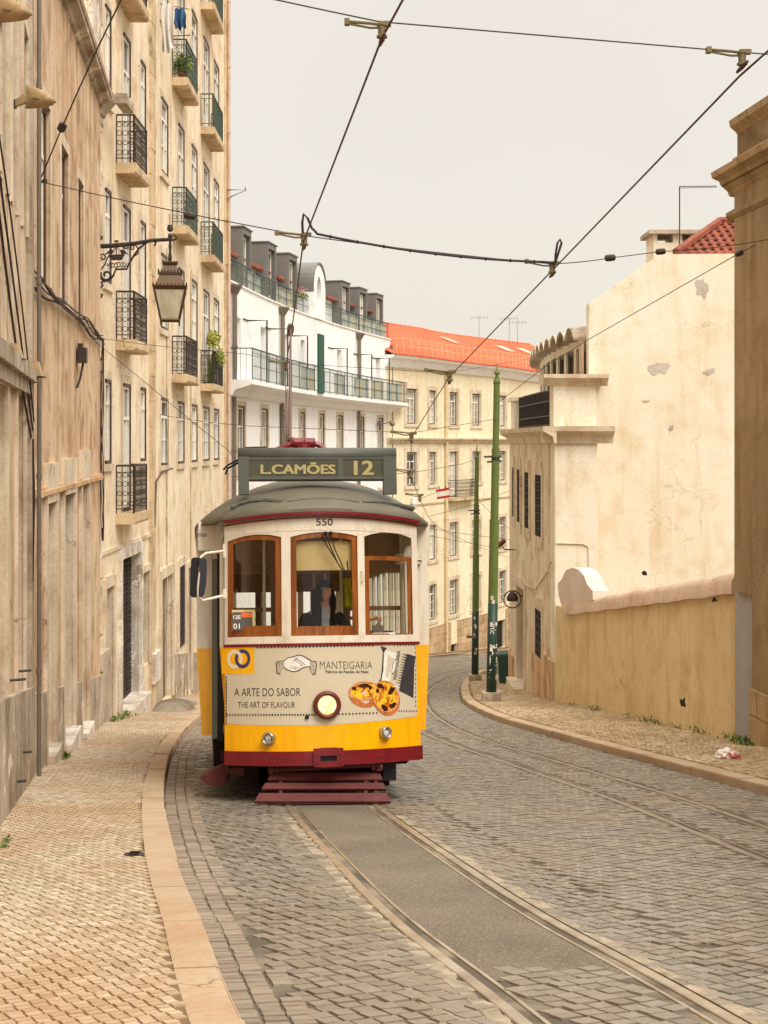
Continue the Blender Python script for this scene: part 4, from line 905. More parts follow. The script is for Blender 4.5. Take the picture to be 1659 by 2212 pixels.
# roof with clay tiles, chimney
YR = YG + .5
m = MB(); PT = Path([(pxx(1470, YR), YR + .1), (pxx(1470, YR) + 5.5, YR + .1)], 1)
def tri_tiles(m):
    x0, z0 = pxx(1466, YR), pzz(548, YR); x1, z1 = pxx(1556, YR + 2.4), pzz(481, YR + 2.4)
    w = .24; nr = 7
    for j in range(nr):
        t0, t1 = j / nr, (j + 1) / nr; y0, y1 = YR + .1 + 2.4 * t0, YR + .1 + 2.4 * t1; a0 = x0 + (x1 - x0) * t0
        z_0, z_1 = z0 + (z1 - z0) * t0, z0 + (z1 - z0) * t1; x = a0; k = 0; vs = []; row = []
        while x < pxx(1700, YR):
            for f in range(4): row.append((x + w * f / 4, .06 * math.sin(2 * math.pi * f / 4)))
            x += w
        n0 = len(row)
        vs = [(xx, y0, z_0 + h + .05) for xx, h in row] + [(xx + (x1 - x0) / nr * .5, y1, z_1 + h) for xx, h in row] + [(xx, y0, z_0 + h - .02) for xx, h in row]
        m.add(vs, [(i, i + 1, n0 + i + 1, n0 + i) for i in range(n0 - 1)] + [(2 * n0 + i, 2 * n0 + i + 1, i + 1, i) for i in range(n0 - 1)])
    m.tube([(x0 - .05, YR + .1, z0 + .06), (x1, YR + 2.5, z1 + .06)], .12, 6); m.tube([(x1, YR + 2.5, z1 + .06), (x1 + 4, YR + 2.5, z1 + .02)], .12, 6)
x0_, z0_ = pxx(1466, YR), pzz(548, YR); x1_, z1_ = pxx(1556, YR + 2.4), pzz(481, YR + 2.4); m.quad((x0_, YR + .1, z0_ - .03), (x0_ + 7, YR + .1, z0_ - .03), (x1_ + 6, YR + 2.5, z1_ - .03), (x1_, YR + 2.5, z1_ - .03))
tri_tiles(m); m.build('roof', M['tiles_old'], hR)
m = MB(); x0, x1, zb, zc = pxx(1412, 41.5), pxx(1502, 41.5), pzz(555, 41.5), pzz(520, 41.5)
m.box(x0, x1, 41.5, 42.7, zb - 1, zc - .05)
for a, b in ((x0, x0 + .10), (x0 + .55, x0 + .80), (x1 - .12, x1)): m.box(a, b, 41.5, 42.7, zc - .05, zc + .18)
ch = m.build('chimney', M['gable'], hR); m = MB(); m.box(x0 - .15, x1 + .12, 41.35, 42.85, zc + .18, zc + .29); m.build('chimney_cap', M['stone_old'], ch)
# set-back attic storey with scalloped canopies
PU = Path([(5.50, 39.9), (5.35, 43), (5.30, 47), (5.45, 51), (5.9, 55.5), (7.0, 60)], -1, 12); PU.smax = 12
m = MB(); a = 0.0; ops = []; zu = ZL + .1
for i in range(9): ops.append((.35 + i * 1.75, 1.75 + i * 1.75, .9, 2.65, .15))
wall(PU, 0, PU.L, zu, 3.0, ops, back=3.5).build('attic_wall', M['gable'], hR)
for o in ops: window(PU, *o[:4], hR, .15, .1, sur=False, mats=dict(casing='frame_grey', frame='frame_grey', pane='pane_dark'), transom=False, name='attic_window')
m = MB(); s_ = .1; N = 10
for i in range(12):
    a0, a1 = .15 + i * 1.4, .15 + (i + 1) * 1.4; vs = []; r = []
    for k in range(N + 1):
        t = k / N; s = a0 + (a1 - a0) * t; z_ = 2.80 + .32 * math.sin(math.pi * t) ** .7
        vs += [PU.p(s, .35, z_), PU.p(s, -.8, z_ + .12), PU.p(s, -.8, z_ + .19), PU.p(s, .38, z_ + .06)]
    m.add(vs, [(k * 4 + q_, k * 4 + (q_ + 1) % 4, k * 4 + 4 + (q_ + 1) % 4, k * 4 + 4 + q_) for k in range(N) for q_ in range(4)] + [(3, 2, 1, 0)])
m.build('scalloped_canopy', M['stone_old'], hR)
m = MB(); tiled(m, PU, 0, PU.L, -.4, 3.05, -3.2, 3.75, .3, .4, .06); m.build('attic_roof', M['tiles_old'], hR)
m = MB(); moulding(m, PU, 0, 2.2, [(-3.4, 3.2), (-1.8, 4.05), (-1.8, 4.2), (-3.4, 3.4)]); m.build('attic_fire_wall', M['stone_old'], hR)
m = MB(); x_ = PU.p(.3, .1, 0); m.box(x_.x - .05, x_.x + .02, x_.y - .2, x_.y + .3, .6, 2.75); m.build('shutter', M['cap'], hR)
m = MB(); m.tube([PR.p(s, .03, z_) for s, z_ in ((.3, -3.1), (.9, -3.4), (3.2, -4.1), (5.2, -4.2), (6.8, -3.9))], .022, 5)
m.tube([(4.5, YF - .03, -2.6), (5.2, YF - .03, -2.62), (5.33, YF - .03, -2.7), (5.35, YF - .03, -3.3)], .022, 5); m.build('wall_cable', M['r1'], hR)
m = MB(); s = PR.at(1127); c = PR.p(s - .6, .35, PR.z(1127, 1290)); m.tube(ring(c, .26, (1, 0, 0), (0, 0, 1), 16), .02, 5, closed=True); m.lathe(c + Vector((.0, 0, .05)), [(.16, -.1), (.18, 0), (.12, .12), (.04, .18)], 10); m.tube([c + Vector((.25, 0, .1)), PR.p(s - .6, 0, c.z + .1)], .02, 5)
m.build('wall_lamp', M['iron'], hR)
# ================================================================== yard wall (low, mustard) and building R2
PYW = Path([(5.70, 24.0), (4.46, 38.45)], -1)
yw = tag(empty('yard_wall'), 'low mustard yellow yard wall with rounded pinkish coping and a scrolled end', 'wall')
m = MB(); n = 12
def ytop(s): 
    y = PYW.p(s, 0, 0).y; return float(np.interp(y, [24, 36.6, 38.5], [-2.12, -3.92, -3.95]))
vs = []; fs = []
for i in range(n + 1):
    s = PYW.L * i / n; y = PYW.p(s, 0, 0).y; vs += [PYW.p(s, 0, float(gz(y)) - .4), PYW.p(s, -.32, float(gz(y)) - .4), PYW.p(s, -.32, ytop(s) - .25), PYW.p(s, 0, ytop(s) - .25)]
for i in range(n):
    for k in range(4): l = (k + 1) % 4; fs.append((i * 4 + k, i * 4 + l, i * 4 + 4 + l, i * 4 + 4 + k))
m.add(vs, fs + [(3, 2, 1, 0), tuple(4 * n + k for k in range(4))]); m.build('wall', M['yard'], yw)
m = MB(); vs = []; fs = []; K = 9; n = 30
for i in range(n + 1):
    s = (PYW.L - 1.2) * i / n; t = ytop(s); w = .012 * math.sin(s * 3.1)
    for k in range(K): a = math.pi * k / (K - 1); vs.append(PYW.p(s, -.16 + .24 * math.cos(a), t - .26 + w + .30 * math.sin(a) ** .7 - (.06 if k in (0, K - 1) else 0)))
for i in range(n):
    for k in range(K): l = (k + 1) % K; fs.append((i * K + k, i * K + l, (i + 1) * K + l, (i + 1) * K + k))
m.add(vs, fs + [tuple(range(K - 1, -1, -1)), tuple(n * K + k for k in range(K))]); smooth_by_angle(m.build('coping', M['cap'], yw), 50)
# scrolled end: bell shape, swept thick
YE0 = PYW.L - 2.2; prof = [(1225 + 20, 1312), (1262, 1306), (1281, 1296), (1280, 1276), (1268, 1262), (1262, 1244), (1250, 1230), (1236, 1226), (1222, 1232), (1213, 1252), (1205, 1260), (1206, 1285), (1214, 1312), (1226, 1322)]
def onwall(px, py, d=.05):
    s = min(PYW.at(px, d), PYW.L - .02); q = PYW.p(s, d, 0); return Vector((q.x, q.y, pzz(py, q.y)))
a = [onwall(x, y) for x, y in prof]; m = MB(); off = PYW.p(5, -.40, 0) - PYW.p(5, .0, 0); m.prism(a, tuple(off)); M['scroll'] = stucco('smooth_pinkish_render', S(230, 208, 180), S(220, 194, 164), S(196, 166, 134), .3, None, .6, .2, bump=.1); m.build('scroll_end', M['scroll'], yw)
m = MB()
for px, py, rx, ry, sd in ((1475, 1517, 8, 14, 1), (1543, 1296, 6, 7, 2), (1198, 1450, 3, 14, 3), (1290, 1548, 5, 10, 4)):
    rr = random.Random(sd); vs = [onwall(px, py, .006)]
    for k in range(12): a = 2 * math.pi * k / 12; r = rr.uniform(.4, 1.1); vs.append(onwall(px + rx * r * math.cos(a), py + ry * r * math.sin(a), .004))
    m.add(vs, [(0, 1 + k, 1 + (k + 1) % 12) for k in range(12)])
m.build('chipped_hole', M['dark'], yw)
PR2 = Path([(8.6, -6), (5.72, 23.95)], -1); L2 = PR2.L
h2 = tag(empty('stone_building'), 'brown rendered building with pilaster and heavy cornice at the right edge', 'building')
wall(PR2, 0, L2 - .01, -6, 5.2, [], back=5).build('wall', M['r2'], h2)
m = MB(); pbox(m, PR2, L2 - .98, L2 + .02, -.1, .03, -7, -2.36); m.build('cement_strip', M['grey_strip'], h2)
m = MB(); pbox(m, PR2, L2 - 1.9, L2 - .15, 0, .10, -2.36, 4.03); pbox(m, PR2, L2 - 1.9, L2 - .98, 0, .10, -3.8, -2.36); m.build('pilaster', M['r2'], h2)
m = MB(); pbox(m, PR2, L2 - 1.95, L2 - .98, 0, .14, -6, -3.8); pbox(m, PR2, L2 - 8, L2 - 1.95, 0, .06, -6, -4.2); m.build('plinth', M['r2b'], h2)
m = MB(); moulding(m, PR2, 0, L2 + .12, [(0, 3.58), (.11, 3.62), (.15, 3.68), (.15, 3.74), (.05, 3.80), (0, 3.82)]); m.build('string_course', M['r2'], h2)
m = MB(); moulding(m, PR2, 0, L2 + .25, [(-.1, 4.02), (.05, 4.04), (.08, 4.12), (.20, 4.22), (.22, 4.28), (.34, 4.33), (.36, 4.42), (-.1, 4.46)]); m.build('cornice', M['r2b'], h2)
m = MB(); moulding(m, PR2, 0, L2, [(-.3, 4.4), (.0, 4.4), (.0, 5.0), (.03, 5.04), (.12, 5.12), (.14, 5.22), (-.3, 5.26)]); moulding(m, PR2, 0, L2 + .06, [(-.1, 4.40), (.06, 4.40), (.06, 4.62), (-.1, 4.62)]); m.build('parapet', M['r2b'], h2)
# ================================================================== the tram
TZ0 = 15.25
tO = Vector((pxx(695, TZ0), TZ0, float(gz(TZ0)) + .01))
tb = Vector((-.12, 1, -.14)).normalized(); tr_ = Vector((1, .12, 0)).normalized(); tu = tr_.cross(tb).normalized()
tram = empty('tram'); tram.matrix_world = Matrix(((tr_.x, tb.x, tu.x, tO.x), (tr_.y, tb.y, tu.y, tO.y), (tr_.z, tb.z, tu.z, tO.z), (0, 0, 0, 1)))
tag(tram, 'yellow and cream vintage tram numbered 550 coming up the hill', 'tram')
TM = tram.matrix_world.copy(); TI = TM.inverted()
def bow(u): return .40 * abs(u) ** 2.1
def tp(px, py, v=None):
    """local (u, w) on the tram front (or on the plane at depth v) seen at a photo position"""
    d = Vector(((px - CX) / F, 1, (HY - py) / F)); vv = v if v is not None else 0; u = w = 0
    for _ in range(12):
        A = Matrix(((tr_.x, tu.x, -d.x), (tr_.y, tu.y, -d.y), (tr_.z, tu.z, -d.z))); rhs = -(tO + tb * vv); u, w, t = A.inverted() @ rhs
        if v is not None: break
        vv = bow(u)
    return u, w
def tu_(px, v=None): return tp(px, 1400, v)[0]
def tw_(py, px=695, v=None): return tp(px, py, v)[1]
M['t_yellow'] = paint('tram_yellow', S(255, 188, 6), S(246, 168, 4), .22, .55, 0, 2.5, .03, .35, dirt=S(222, 146, 30), wob=.22)
M['t_cream'] = paint('tram_cream', S(236, 226, 208), S(216, 200, 174), .3, .5, 0, 3, .03, .35, dirt=S(196, 172, 140), wob=.15)
M['t_red'] = paint('tram_dark_red', S(124, 24, 34), S(84, 20, 28), .32, .5, 0, 5, wob=.2)
M['t_redw'] = paint('fender_red_brown', S(104, 50, 48), S(72, 38, 38), .6, .3, 0, 8, .15)
M['t_roof'] = paint('roof_olive_grey', S(112, 106, 90), S(84, 82, 72), .55, .35, 0, 2.2, .1, .6)
M['t_sign'] = paint('sign_grey', S(88, 90, 82), S(70, 72, 66), .5, .4, 0, 5)
M['t_wood'] = (lambda t: (t.color(t.mix(t.ramp(t.noise(1.0, 7, t.mapn((14, 14, 1.2)), dist=1.2), .35, .68), S(160, 94, 40), S(112, 60, 26))), t.m)[1])(NT('varnished_wood', .25, .5))
M['t_black'] = paint('black_rubber', S(30, 28, 32), None, .5, .3); M['t_under'] = paint('dark_underframe', S(40, 28, 28), S(60, 36, 32), .8, .2)
M['t_in'] = paint('interior_cream', S(226, 218, 194), S(196, 186, 160), .6, .3); M['t_inwood'] = paint('interior_wood', S(150, 112, 76), S(104, 72, 46), .5, .3, 0, 8)
M['t_metal'] = paint('brushed_chrome', S(190, 188, 180), None, .2, .5, .9); M['t_ad'] = paint('ad_beige', S(214, 202, 176), S(206, 192, 164), .3, .45, 0, 3, .02, .3)
M['t_glass'] = glass_clear('tram_glass', (.95, .96, .94, 1), .15)
M['ink'] = paint('ad_ink', S(58, 44, 44), None, .4, .3, 0, 6, 0); M['gold'] = paint('gold_lettering', S(182, 168, 114), S(156, 142, 92), .5, .3, 0, 30, 0)
M['paper'] = paint('white_print', S(244, 240, 232), None, .4, .3, 0, 6, 0)
def fstrip(mb, u0, u1, wlo, whi, d0=0.0, d1=.05, n=10, bf=bow):
    """solid strip following the bowed front, d measured inwards"""
    lo = wlo if callable(wlo) else (lambda u: wlo); hi = whi if callable(whi) else (lambda u: whi); vs = []; fs = []
    for i in range(n + 1):
        u = u0 + (u1 - u0) * i / n; v = bf(u); vs += [(u, v + d0, lo(u)), (u, v + d1, lo(u)), (u, v + d1, hi(u)), (u, v + d0, hi(u))]
    for i in range(n):
        for k in range(4): l = (k + 1) % 4; fs.append((i * 4 + k, i * 4 + l, i * 4 + 4 + l, i * 4 + 4 + k))
    mb.add(vs, fs + [(3, 2, 1, 0), (4 * n, 4 * n + 1, 4 * n + 2, 4 * n + 3)])
UL, UR = tu_(485), tu_(905); UC = (UL + UR) / 2; HWF = (UR - UL) / 2
# heights (local w)
W_bb, W_by, W_st, W_si, W_hd, W_rf = tw_(1653), tw_(1622), tw_(1390), tw_(1373), tw_(1152), tw_(1118)
LEN = 8.3
def hwf(v, w=1.6):
    b = float(np.interp(v, [.30, .42, 1.27, 1.34, 6.94, 7.02, 7.9, 8.05], [HWF, HWF + .015, HWF + .05, 1.28, 1.28, HWF + .05, HWF + .015, HWF]))
    return b - max(0, 1.6 - w) * .085
def cen(v): return UC * max(0, 1 - v / 1.3)
camber = lambda u: -.055 * (u / HWF) ** 2
# front panels (front end and its mirror at the rear)
def mirror(o, nm=None):
    q = o.copy(); q.data = o.data.copy(); COL.objects.link(q)
    for v in q.data.vertices: v.co.y = LEN - v.co.y
    q.data.flip_normals(); return q
m = MB(); fstrip(m, UL, UR, W_by - .01, W_st, 0, .06, 24); m.build('front_panel', M['t_yellow'], tram)
# rounded corners wrapping to the vestibule sides
def side_skin(name, mat, v0, v1, w0, w1, sides=(-1, 1), th=.04, n=8, inset=0.0, nw=5):
    for sd in sides:
        m = MB(); vs = []; fs = []
        for i in range(n + 1):
            v = v0 + (v1 - v0) * i / n
            for j in range(nw + 1):
                w = w0 + (w1 - w0) * j / nw; h = hwf(v, w) - inset; vs.append((cen(v) + sd * h, v, w)); vs.append((cen(v) + sd * (h - th), v, w))
        R_ = 2 * (nw + 1)
        for i in range(n):
            for j in range(nw):
                a = i * R_ + 2 * j; fs += [(a, a + 2, a + R_ + 2, a + R_), (a + 1, a + R_ + 1, a + R_ + 3, a + 3)]
            a = i * R_; fs.append((a, a + R_, a + R_ + 1, a + 1)); a = i * R_ + 2 * nw; fs.append((a, a + 1, a + R_ + 1, a + R_))
        for i in (0, n):
            for j in range(nw): a = i * R_ + 2 * j; fs.append((a, a + 1, a + 3, a + 2))
        m.add(vs, fs); m.build(name, mat, tram)
vf = bow(UR)
side_skin('side_panel', M['t_yellow'], 1.40, 6.9, .68, 1.62); side_skin('side_panel', M['t_cream'], 1.40, 6.9, 1.62, 1.74)
side_skin('vestibule_panel', M['t_yellow'], vf, 1.25, .52, W_st - .02, (1,)); side_skin('vestibule_panel', M['t_yellow'], 7.05, 7.95, .52, W_st - .02)
side_skin('vestibule_post', M['t_cream'], vf, vf + .09, W_st - .02, 2.95); side_skin('door_post', M['t_yellow'], vf, vf + .09, .50, W_st - .02, (-1,))
side_skin('vestibule_post', M['t_cream'], 1.17, 1.25, W_st, 2.95, (1,)); side_skin('roof_fascia', M['t_cream'], 1.25, 7.05, 2.62, 3.02); side_skin('roof_fascia', M['t_cream'], vf, 1.25, 2.72, 3.0, (1,)); side_skin('roof_fascia', M['t_cream'], vf, 1.25, 2.66, 3.0, (-1,))
for i in range(9): v = 1.44 + i * .66; side_skin('window_post', M['t_cream'], v, v + .09, 1.70, 2.66, n=1, nw=1)
side_skin('side_window', M['t_glass'], 1.45, 6.85, 1.74, 2.64, th=.006, inset=.03, n=2, nw=1)
# shoulder where the wide saloon starts
for v in (1.34, 6.92):
    for sd, ia, ib in ((-1, 1.12, 1.29), (1, HWF - .02, 1.35)):
        for mt, w0_, w1_, sh in (('t_cream', 1.62, 2.98, 0), ('t_yellow', .66, 1.62, .05)):
            m = MB(); lo = sorted((sd * ia, sd * ib)); lo2 = sorted((sd * (ia - .0), sd * (ib - sh * 1.2)))
            m.hexa([(lo2[0], v - .02, w0_), (lo2[1], v - .02, w0_), (lo2[1], v + .02, w0_), (lo2[0], v + .02, w0_)], [(lo[0], v - .02, w1_), (lo[1], v - .02, w1_), (lo[1], v + .02, w1_), (lo[0], v + .02, w1_)]); m.build('saloon_shoulder', M[mt], tram)
m = MB(); m.box(-1.12, -1.06, 1.30, 1.36, .62, 2.72); M['jamb'] = paint('grey_green_jamb', S(134, 138, 118), None, .5, .3); m.build('door_jamb', M['jamb'], tram)
m = MB(); m.box(-1.06, -.93, 1.05, 1.12, .60, 2.70); m.build('folding_door', M['t_black'], tram)  # black panel stands in for the shade inside the open doorway
m = MB()
for k, (r, z) in enumerate(((.16, 2.62), (.17, 2.58), (.15, 2.54))): m.lathe((1.12, 1.30, z), [(r, 0), (r, .035)], 16)
m.build('shoulder_moulding', M['t_cream'], tram)
m = MB(); m.box(-1.27, -1.05, 1.0, 1.34, 2.70, 3.02); m.build('door_fascia', M['t_cream'], tram)
m = MB()
for k in range(12):
    t0 = -math.pi / 2 + math.pi / 2 * k / 12
# window zone
sill = MB(); fstrip(sill, UL, UR, W_st, W_si, -.004, .07, 24); sill.build('window_sill', M['t_cream'], tram)
st = MB(); fstrip(st, UL - .01, UR + .01, W_st - .022, W_st + .006, -.016, .0, 24); st.build('red_stripe', M['t_red'], tram)
wins = [(492, 609, 1155, 1170, 1160), (629, 775, 1149, 1160, 1158), (790, 893, 1150, 1159, 1163)]
def arch(u0, u1, wc, we, wr=None):
    wr = we if wr is None else wr; c_ = (u0 + u1) / 2; h_ = (u1 - u0) / 2; k_ = wc - (we + wr) / 2
    return lambda u: we + (wr - we) * (u - u0) / (u1 - u0) + k_ * (1 - ((u - c_) / h_) ** 2)
top_line = lambda u: W_rf + .045 + camber(u - UC)
wb = []
for a, b, yc, ye, yr in wins:
    u0, u1 = tu_(a), tu_(b); wc, we, wr_ = tp((a + b) / 2, yc)[1], tp(a, ye)[1], tp(b, yr)[1]; wb.append((u0, u1, arch(u0, u1, wc, we, wr_)))
hd = MB()
for u0, u1, f in wb: fstrip(hd, u0, u1, f, top_line, 0, .05, 14)
for a, b in ((UL, wb[0][0]), (wb[0][1], wb[1][0]), (wb[1][1], wb[2][0]), (wb[2][1], UR)): fstrip(hd, a, b, lambda u: W_hd - .02, top_line, 0, .05, 4)
hd.build('header_panel', M['t_cream'], tram)
for a, b in ((UL, wb[0][0]), (wb[0][1], wb[1][0]), (wb[1][1], wb[2][0]), (wb[2][1], UR)):
    m = MB(); fstrip(m, a, b, W_si - .002, W_hd - .015, -.006 if a != UL and b != UR else 0, .06, 3); m.build('window_pillar', M['t_cream'], tram)
mm = MB(); fstrip(mm, UL + .02, UR - .02, lambda u: W_hd + .035 + camber(u - UC) * .6, lambda u: W_hd + .047 + camber(u - UC) * .6, -.005, 0, 20)
for k in range(22):
    u = UL + .05 + (UR - UL - .1) * k / 21
    for w in (W_hd + .055 + camber(u - UC) * .6,): mm.box(u - .006, u + .006, bow(u) - .006, bow(u) + .002, w, w + .012)
for u in (wb[0][1] + .03, wb[1][1] + .02, wb[0][1] + .07, wb[1][1] + .055):
    for w in (W_si + .03, W_si - .02, W_hd - .01): mm.box(u - .005, u + .005, bow(u) - .012, bow(u), w, w + .01)
mm.build('rivet_strip', M['t_cream'], tram)
def fframe(u0, u1, wb_, f, t, mat, name, d0=.012, d1=.05, tb_=None, nm='pane', parent=None):
    tb_ = tb_ or t; q = MB(); fstrip(q, u0, u0 + t, wb_, f, d0, d1, 2); fstrip(q, u1 - t, u1, wb_, f, d0, d1, 2)
    fstrip(q, u0 + t, u1 - t, wb_, wb_ + tb_, d0, d1, 10); fstrip(q, u0 + t, u1 - t, lambda u: f(u) - t * .9, f, d0, d1, 12)
    o = q.build(name, mat, tram); g_ = MB(); fstrip(g_, u0 + t, u1 - t, wb_ + tb_, lambda u: f(u) - t * .9, d0 + .02, d0 + .026, 10); g_.build(nm, M['t_glass'], o); return o
w0f = fframe(wb[0][0], wb[0][1], W_si, wb[0][2], .062, M['t_wood'], 'front_window', tb_=.115)
w1f = fframe(wb[1][0], wb[1][1], W_si, wb[1][2], .062, M['t_wood'], 'front_window', tb_=.10)
rw = tw_(1203, 840); w2t = MB(); fstrip(w2t, wb[2][0], wb[2][1], rw, wb[2][2], .03, .036, 10); w2t.build('fanlight', M['t_glass'], tram)
q = fframe(wb[2][0] + .004, wb[2][1] - .004, W_si + .002, arch(wb[2][0], wb[2][1], rw + .01, rw + .005), .05, M['t_wood'], 'front_window', .03, .06, tb_=.012)
bl = MB(); fstrip(bl, wb[1][0] + .05, wb[1][1] - .05, tw_(1231), tw_(1168), .075, .08, 12); M['blind'] = paint('tan_blind', S(214, 186, 130), S(196, 164, 106), .7, .2, 0, 4, .1); bl.build('sun_blind', M['blind'], tram)
hdl = MB(); u, w = tp(781, 1245); hdl.tube([(u, bow(u) - .01, w + .06), (u + .01, bow(u) - .05, w + .05), (u + .015, bow(u) - .055, w), (u + .01, bow(u) - .05, w - .05), (u, bow(u) - .01, w - .06)], .008, 6); hdl.build('grab_handle', M['t_cream'], tram)
# red gutter, bumper, coupler pocket
gt = MB(); fstrip(gt, UL - .0, UR + .03, lambda u: top_line(u) - .018, lambda u: top_line(u) + .012, -.075, .02, 26); fstrip(gt, UL + .0, UR + .03, lambda u: top_line(u) - .048, lambda u: top_line(u) - .034, -.03, .0, 24); gt.build('red_gutter', M['t_red'], tram)
cb = lambda u: .03 * (u / HWF) ** 2
bp = MB(); fstrip(bp, UL - .005, UR + .015, lambda u: W_bb + .0 * cb(u), lambda u: W_by, -.05, .10, 26); bumper = bp.build('bumper', M['t_red'], tram)
bp = MB(); c0 = tu_(706)
for a, b, lo, hi in ((c0 - .155, c0 - .085, W_bb - .012, W_by + .03), (c0 + .085, c0 + .155, W_bb - .012, W_by + .03), (c0 - .085, c0 + .085, W_bb + .10, W_by + .035), (c0 - .085, c0 + .085, W_bb - .015, W_bb + .045)): fstrip(bp, a, b, lo, hi, -.085, -.045, 4)
for du in (-.12, .12):
    for w in (W_bb + .03, W_bb + .12): bp.lathe((c0 + du, bow(c0 + du) - .083, w), [(.018, 0), (.014, .012)], 8, (0, -1, 0))
for px in (586, 594, 816, 824):
    for py in (1632, 1644): u, w = tp(px, py); bp.lathe((u, bow(u) - .048, w), [(.014, 0), (.010, .010)], 8, (0, -1, 0))
bp.build('coupler_pocket', M['t_red'], bumper); q = MB(); fstrip(q, c0 - .085, c0 + .085, W_bb + .045, W_bb + .10, -.052, -.05, 2); q.build('pocket_hole', M['t_black'], bumper)
# headlight and lamps
def lamp(px, py, r, name, rim, lens, d=.0):
    u, w = tp(px, py); o = Vector((u, bow(u), w)); nrm = Vector((.84 * abs(u) ** 1.1 * (1 if u > 0 else -1), -1, 0)).normalized()
    a = MB(); a.lathe(o, [(r, -.02), (r * 1.02, .03), (r * .95, .065), (r * .80, .075), (r * .68, .05), (r * .66, .02)], 32, nrm); b = a.build(name, rim, tram, True)
    a = MB(); a.lathe(o, [(r * .67, .0), (r * .67, .03), (r * .5, .045), (r * .25, .052), (.001, .054)], 28, nrm); a.build('lens', lens, b, True); return b
def headmat():
    t = NT('lit_headlight'); c = t.mix(t.ramp(t.noise(28, 3), .4, .6), (1, .50, .14, 1), (1, .86, .50, 1)); t.l(c, t.b.inputs['Emission Color']); t.b.inputs['Emission Strength'].default_value = 1.2; t.color((.3, .2, .1, 1)); return t.m
M['rimred'] = paint('brown_red_rim', S(110, 42, 32), S(82, 30, 24), .35, .5)
lamp(706, 1523, .145, 'headlight', M['rimred'], headmat())
M['lens'] = (lambda t: (t.color(t.mix(t.ramp(t.noise(40, 2), .4, .6), S(250, 246, 236), S(150, 146, 138))), t.m)[1])(NT('ribbed_lens', .12, .6))
lamp(583, 1595, .068, 'lamp', M['t_metal'], M['lens']); lamp(829, 1582, .065, 'lamp', M['t_metal'], M['lens'])
m = MB(); u, w = tp(663, 1549); m.lathe((u, bow(u), w), [(.022, -.01), (.022, .02), (.01, .022)], 10, (0, -1, 0)); m.build('socket', M['t_black'], tram)
# roof: domed shell
def roof_outline(n=26):
    pts = []
    for k in range(n + 1): u = UL - .06 + (UR - UL + .12) * k / n; pts.append((u, bow(u) - .06))
    right = [(1.14, .56), (1.26, .86), (1.35, 1.2)] + [(1.38, v) for v in np.linspace(1.7, 6.6, 9)] + [(1.31, 7.1), (1.24, 7.44), (1.14, 7.74)]
    back = [(-u_ + 2 * 0, LEN - v_) for u_, v_ in pts]
    left = [(-x * .955, y) for x, y in right[::-1]]
    return pts + right + back + left
ol = roof_outline(); KR_ = 12; vs = []; fs = []; N = len(ol); HR = .50
def sp_(v): return min(max(v, 1.9), LEN - 1.9)
for j in range(KR_ + 1):
    k = 1 - j / KR_
    for (u, v) in ol:
        sv = sp_(v); kk = k; uu = u * kk; vv = sv + (v - sv) * kk
        h = HR * (1 - kk ** 2.1) ** .95
        ec = camber(u - UC) if v < .6 else (-.055 if v < LEN - .6 else camber(u + UC))
        vs.append((uu, vv, W_rf + .095 + ec * kk ** 3 + h + (.0)))
for j in range(KR_):
    for i in range(N): l = (i + 1) % N; fs.append((j * N + i, j * N + l, (j + 1) * N + l, (j + 1) * N + i))
# skirt
b0 = len(vs); vs += [(vs[i][0], vs[i][1], vs[i][2] - .035) for i in range(N)]; fs += [(i, b0 + i, b0 + (i + 1) % N, (i + 1) % N) for i in range(N)]
fs.append(tuple(b0 + i for i in range(N)))
rf = MB(); rf.add(vs, fs); roof = smooth_by_angle(rf.build('roof', M['t_roof'], tram), 60)
def roof_h(u, v):
    """height of the roof surface above (u, v)"""
    sv = sp_(v); best = 0
    lo, hi = 0.0, 1.0
    arr = [(abs(math.atan2(p[1] - sv, p[0]) - math.atan2(v - sv, u)), p) for p in ol] if abs(v - sv) > 1e-6 else [(0, (1.25 if u > 0 else -1.25, v))]
    p = min(arr)[1]; L0 = math.hypot(p[0], p[1] - sv); k = min(1, math.hypot(u, v - sv) / L0)
    return W_rf + .095 + HR * (1 - k ** 2.1) ** .95 - .04 * k ** 3
def on_roof(px, py, lift=.0):
    d = Vector(((px - CX) / F, 1, (HY - py) / F)); A = TI; o = A @ Vector((0, 0, 0)); dd = (A.to_3x3() @ d)
    t = 14.6
    while t < 24:
        q = o + dd * t
        if q.y > -.05 and q.z < roof_h(q.x, max(q.y, 0)) and bow(q.x) - .1 < q.y: return (q.x, q.y, q.z + lift)
        t += .01
    return (0, 1, 3.6)
gut = MB()
for pts in ([(500, 1100), (518, 1091), (541, 1086), (575, 1084), (610, 1088)], [(621, 1088), (653, 1083), (694, 1081), (738, 1083), (775, 1089)], [(784, 1089), (823, 1088), (857, 1093), (893, 1101)]):
    pp = []
    for (x0, y0), (x1, y1) in zip(pts[:-1], pts[1:]):
        for k in range(4): pp.append((x0 + (x1 - x0) * k / 4, y0 + (y1 - y0) * k / 4))
    P3 = [on_roof(x, y, .014) for x, y in pp + [pts[-1]]]; gut.tube(P3, .026, 6)
gut.build('rain_strip', M['t_sign'], roof)
m = MB(); q = on_roof(894, 1096); m.lathe(Vector(q), [(.03, -.02), (.045, .04), (.03, .10), (.01, .12)], 10); m.build('roof_marker', M['t_cream'], roof)
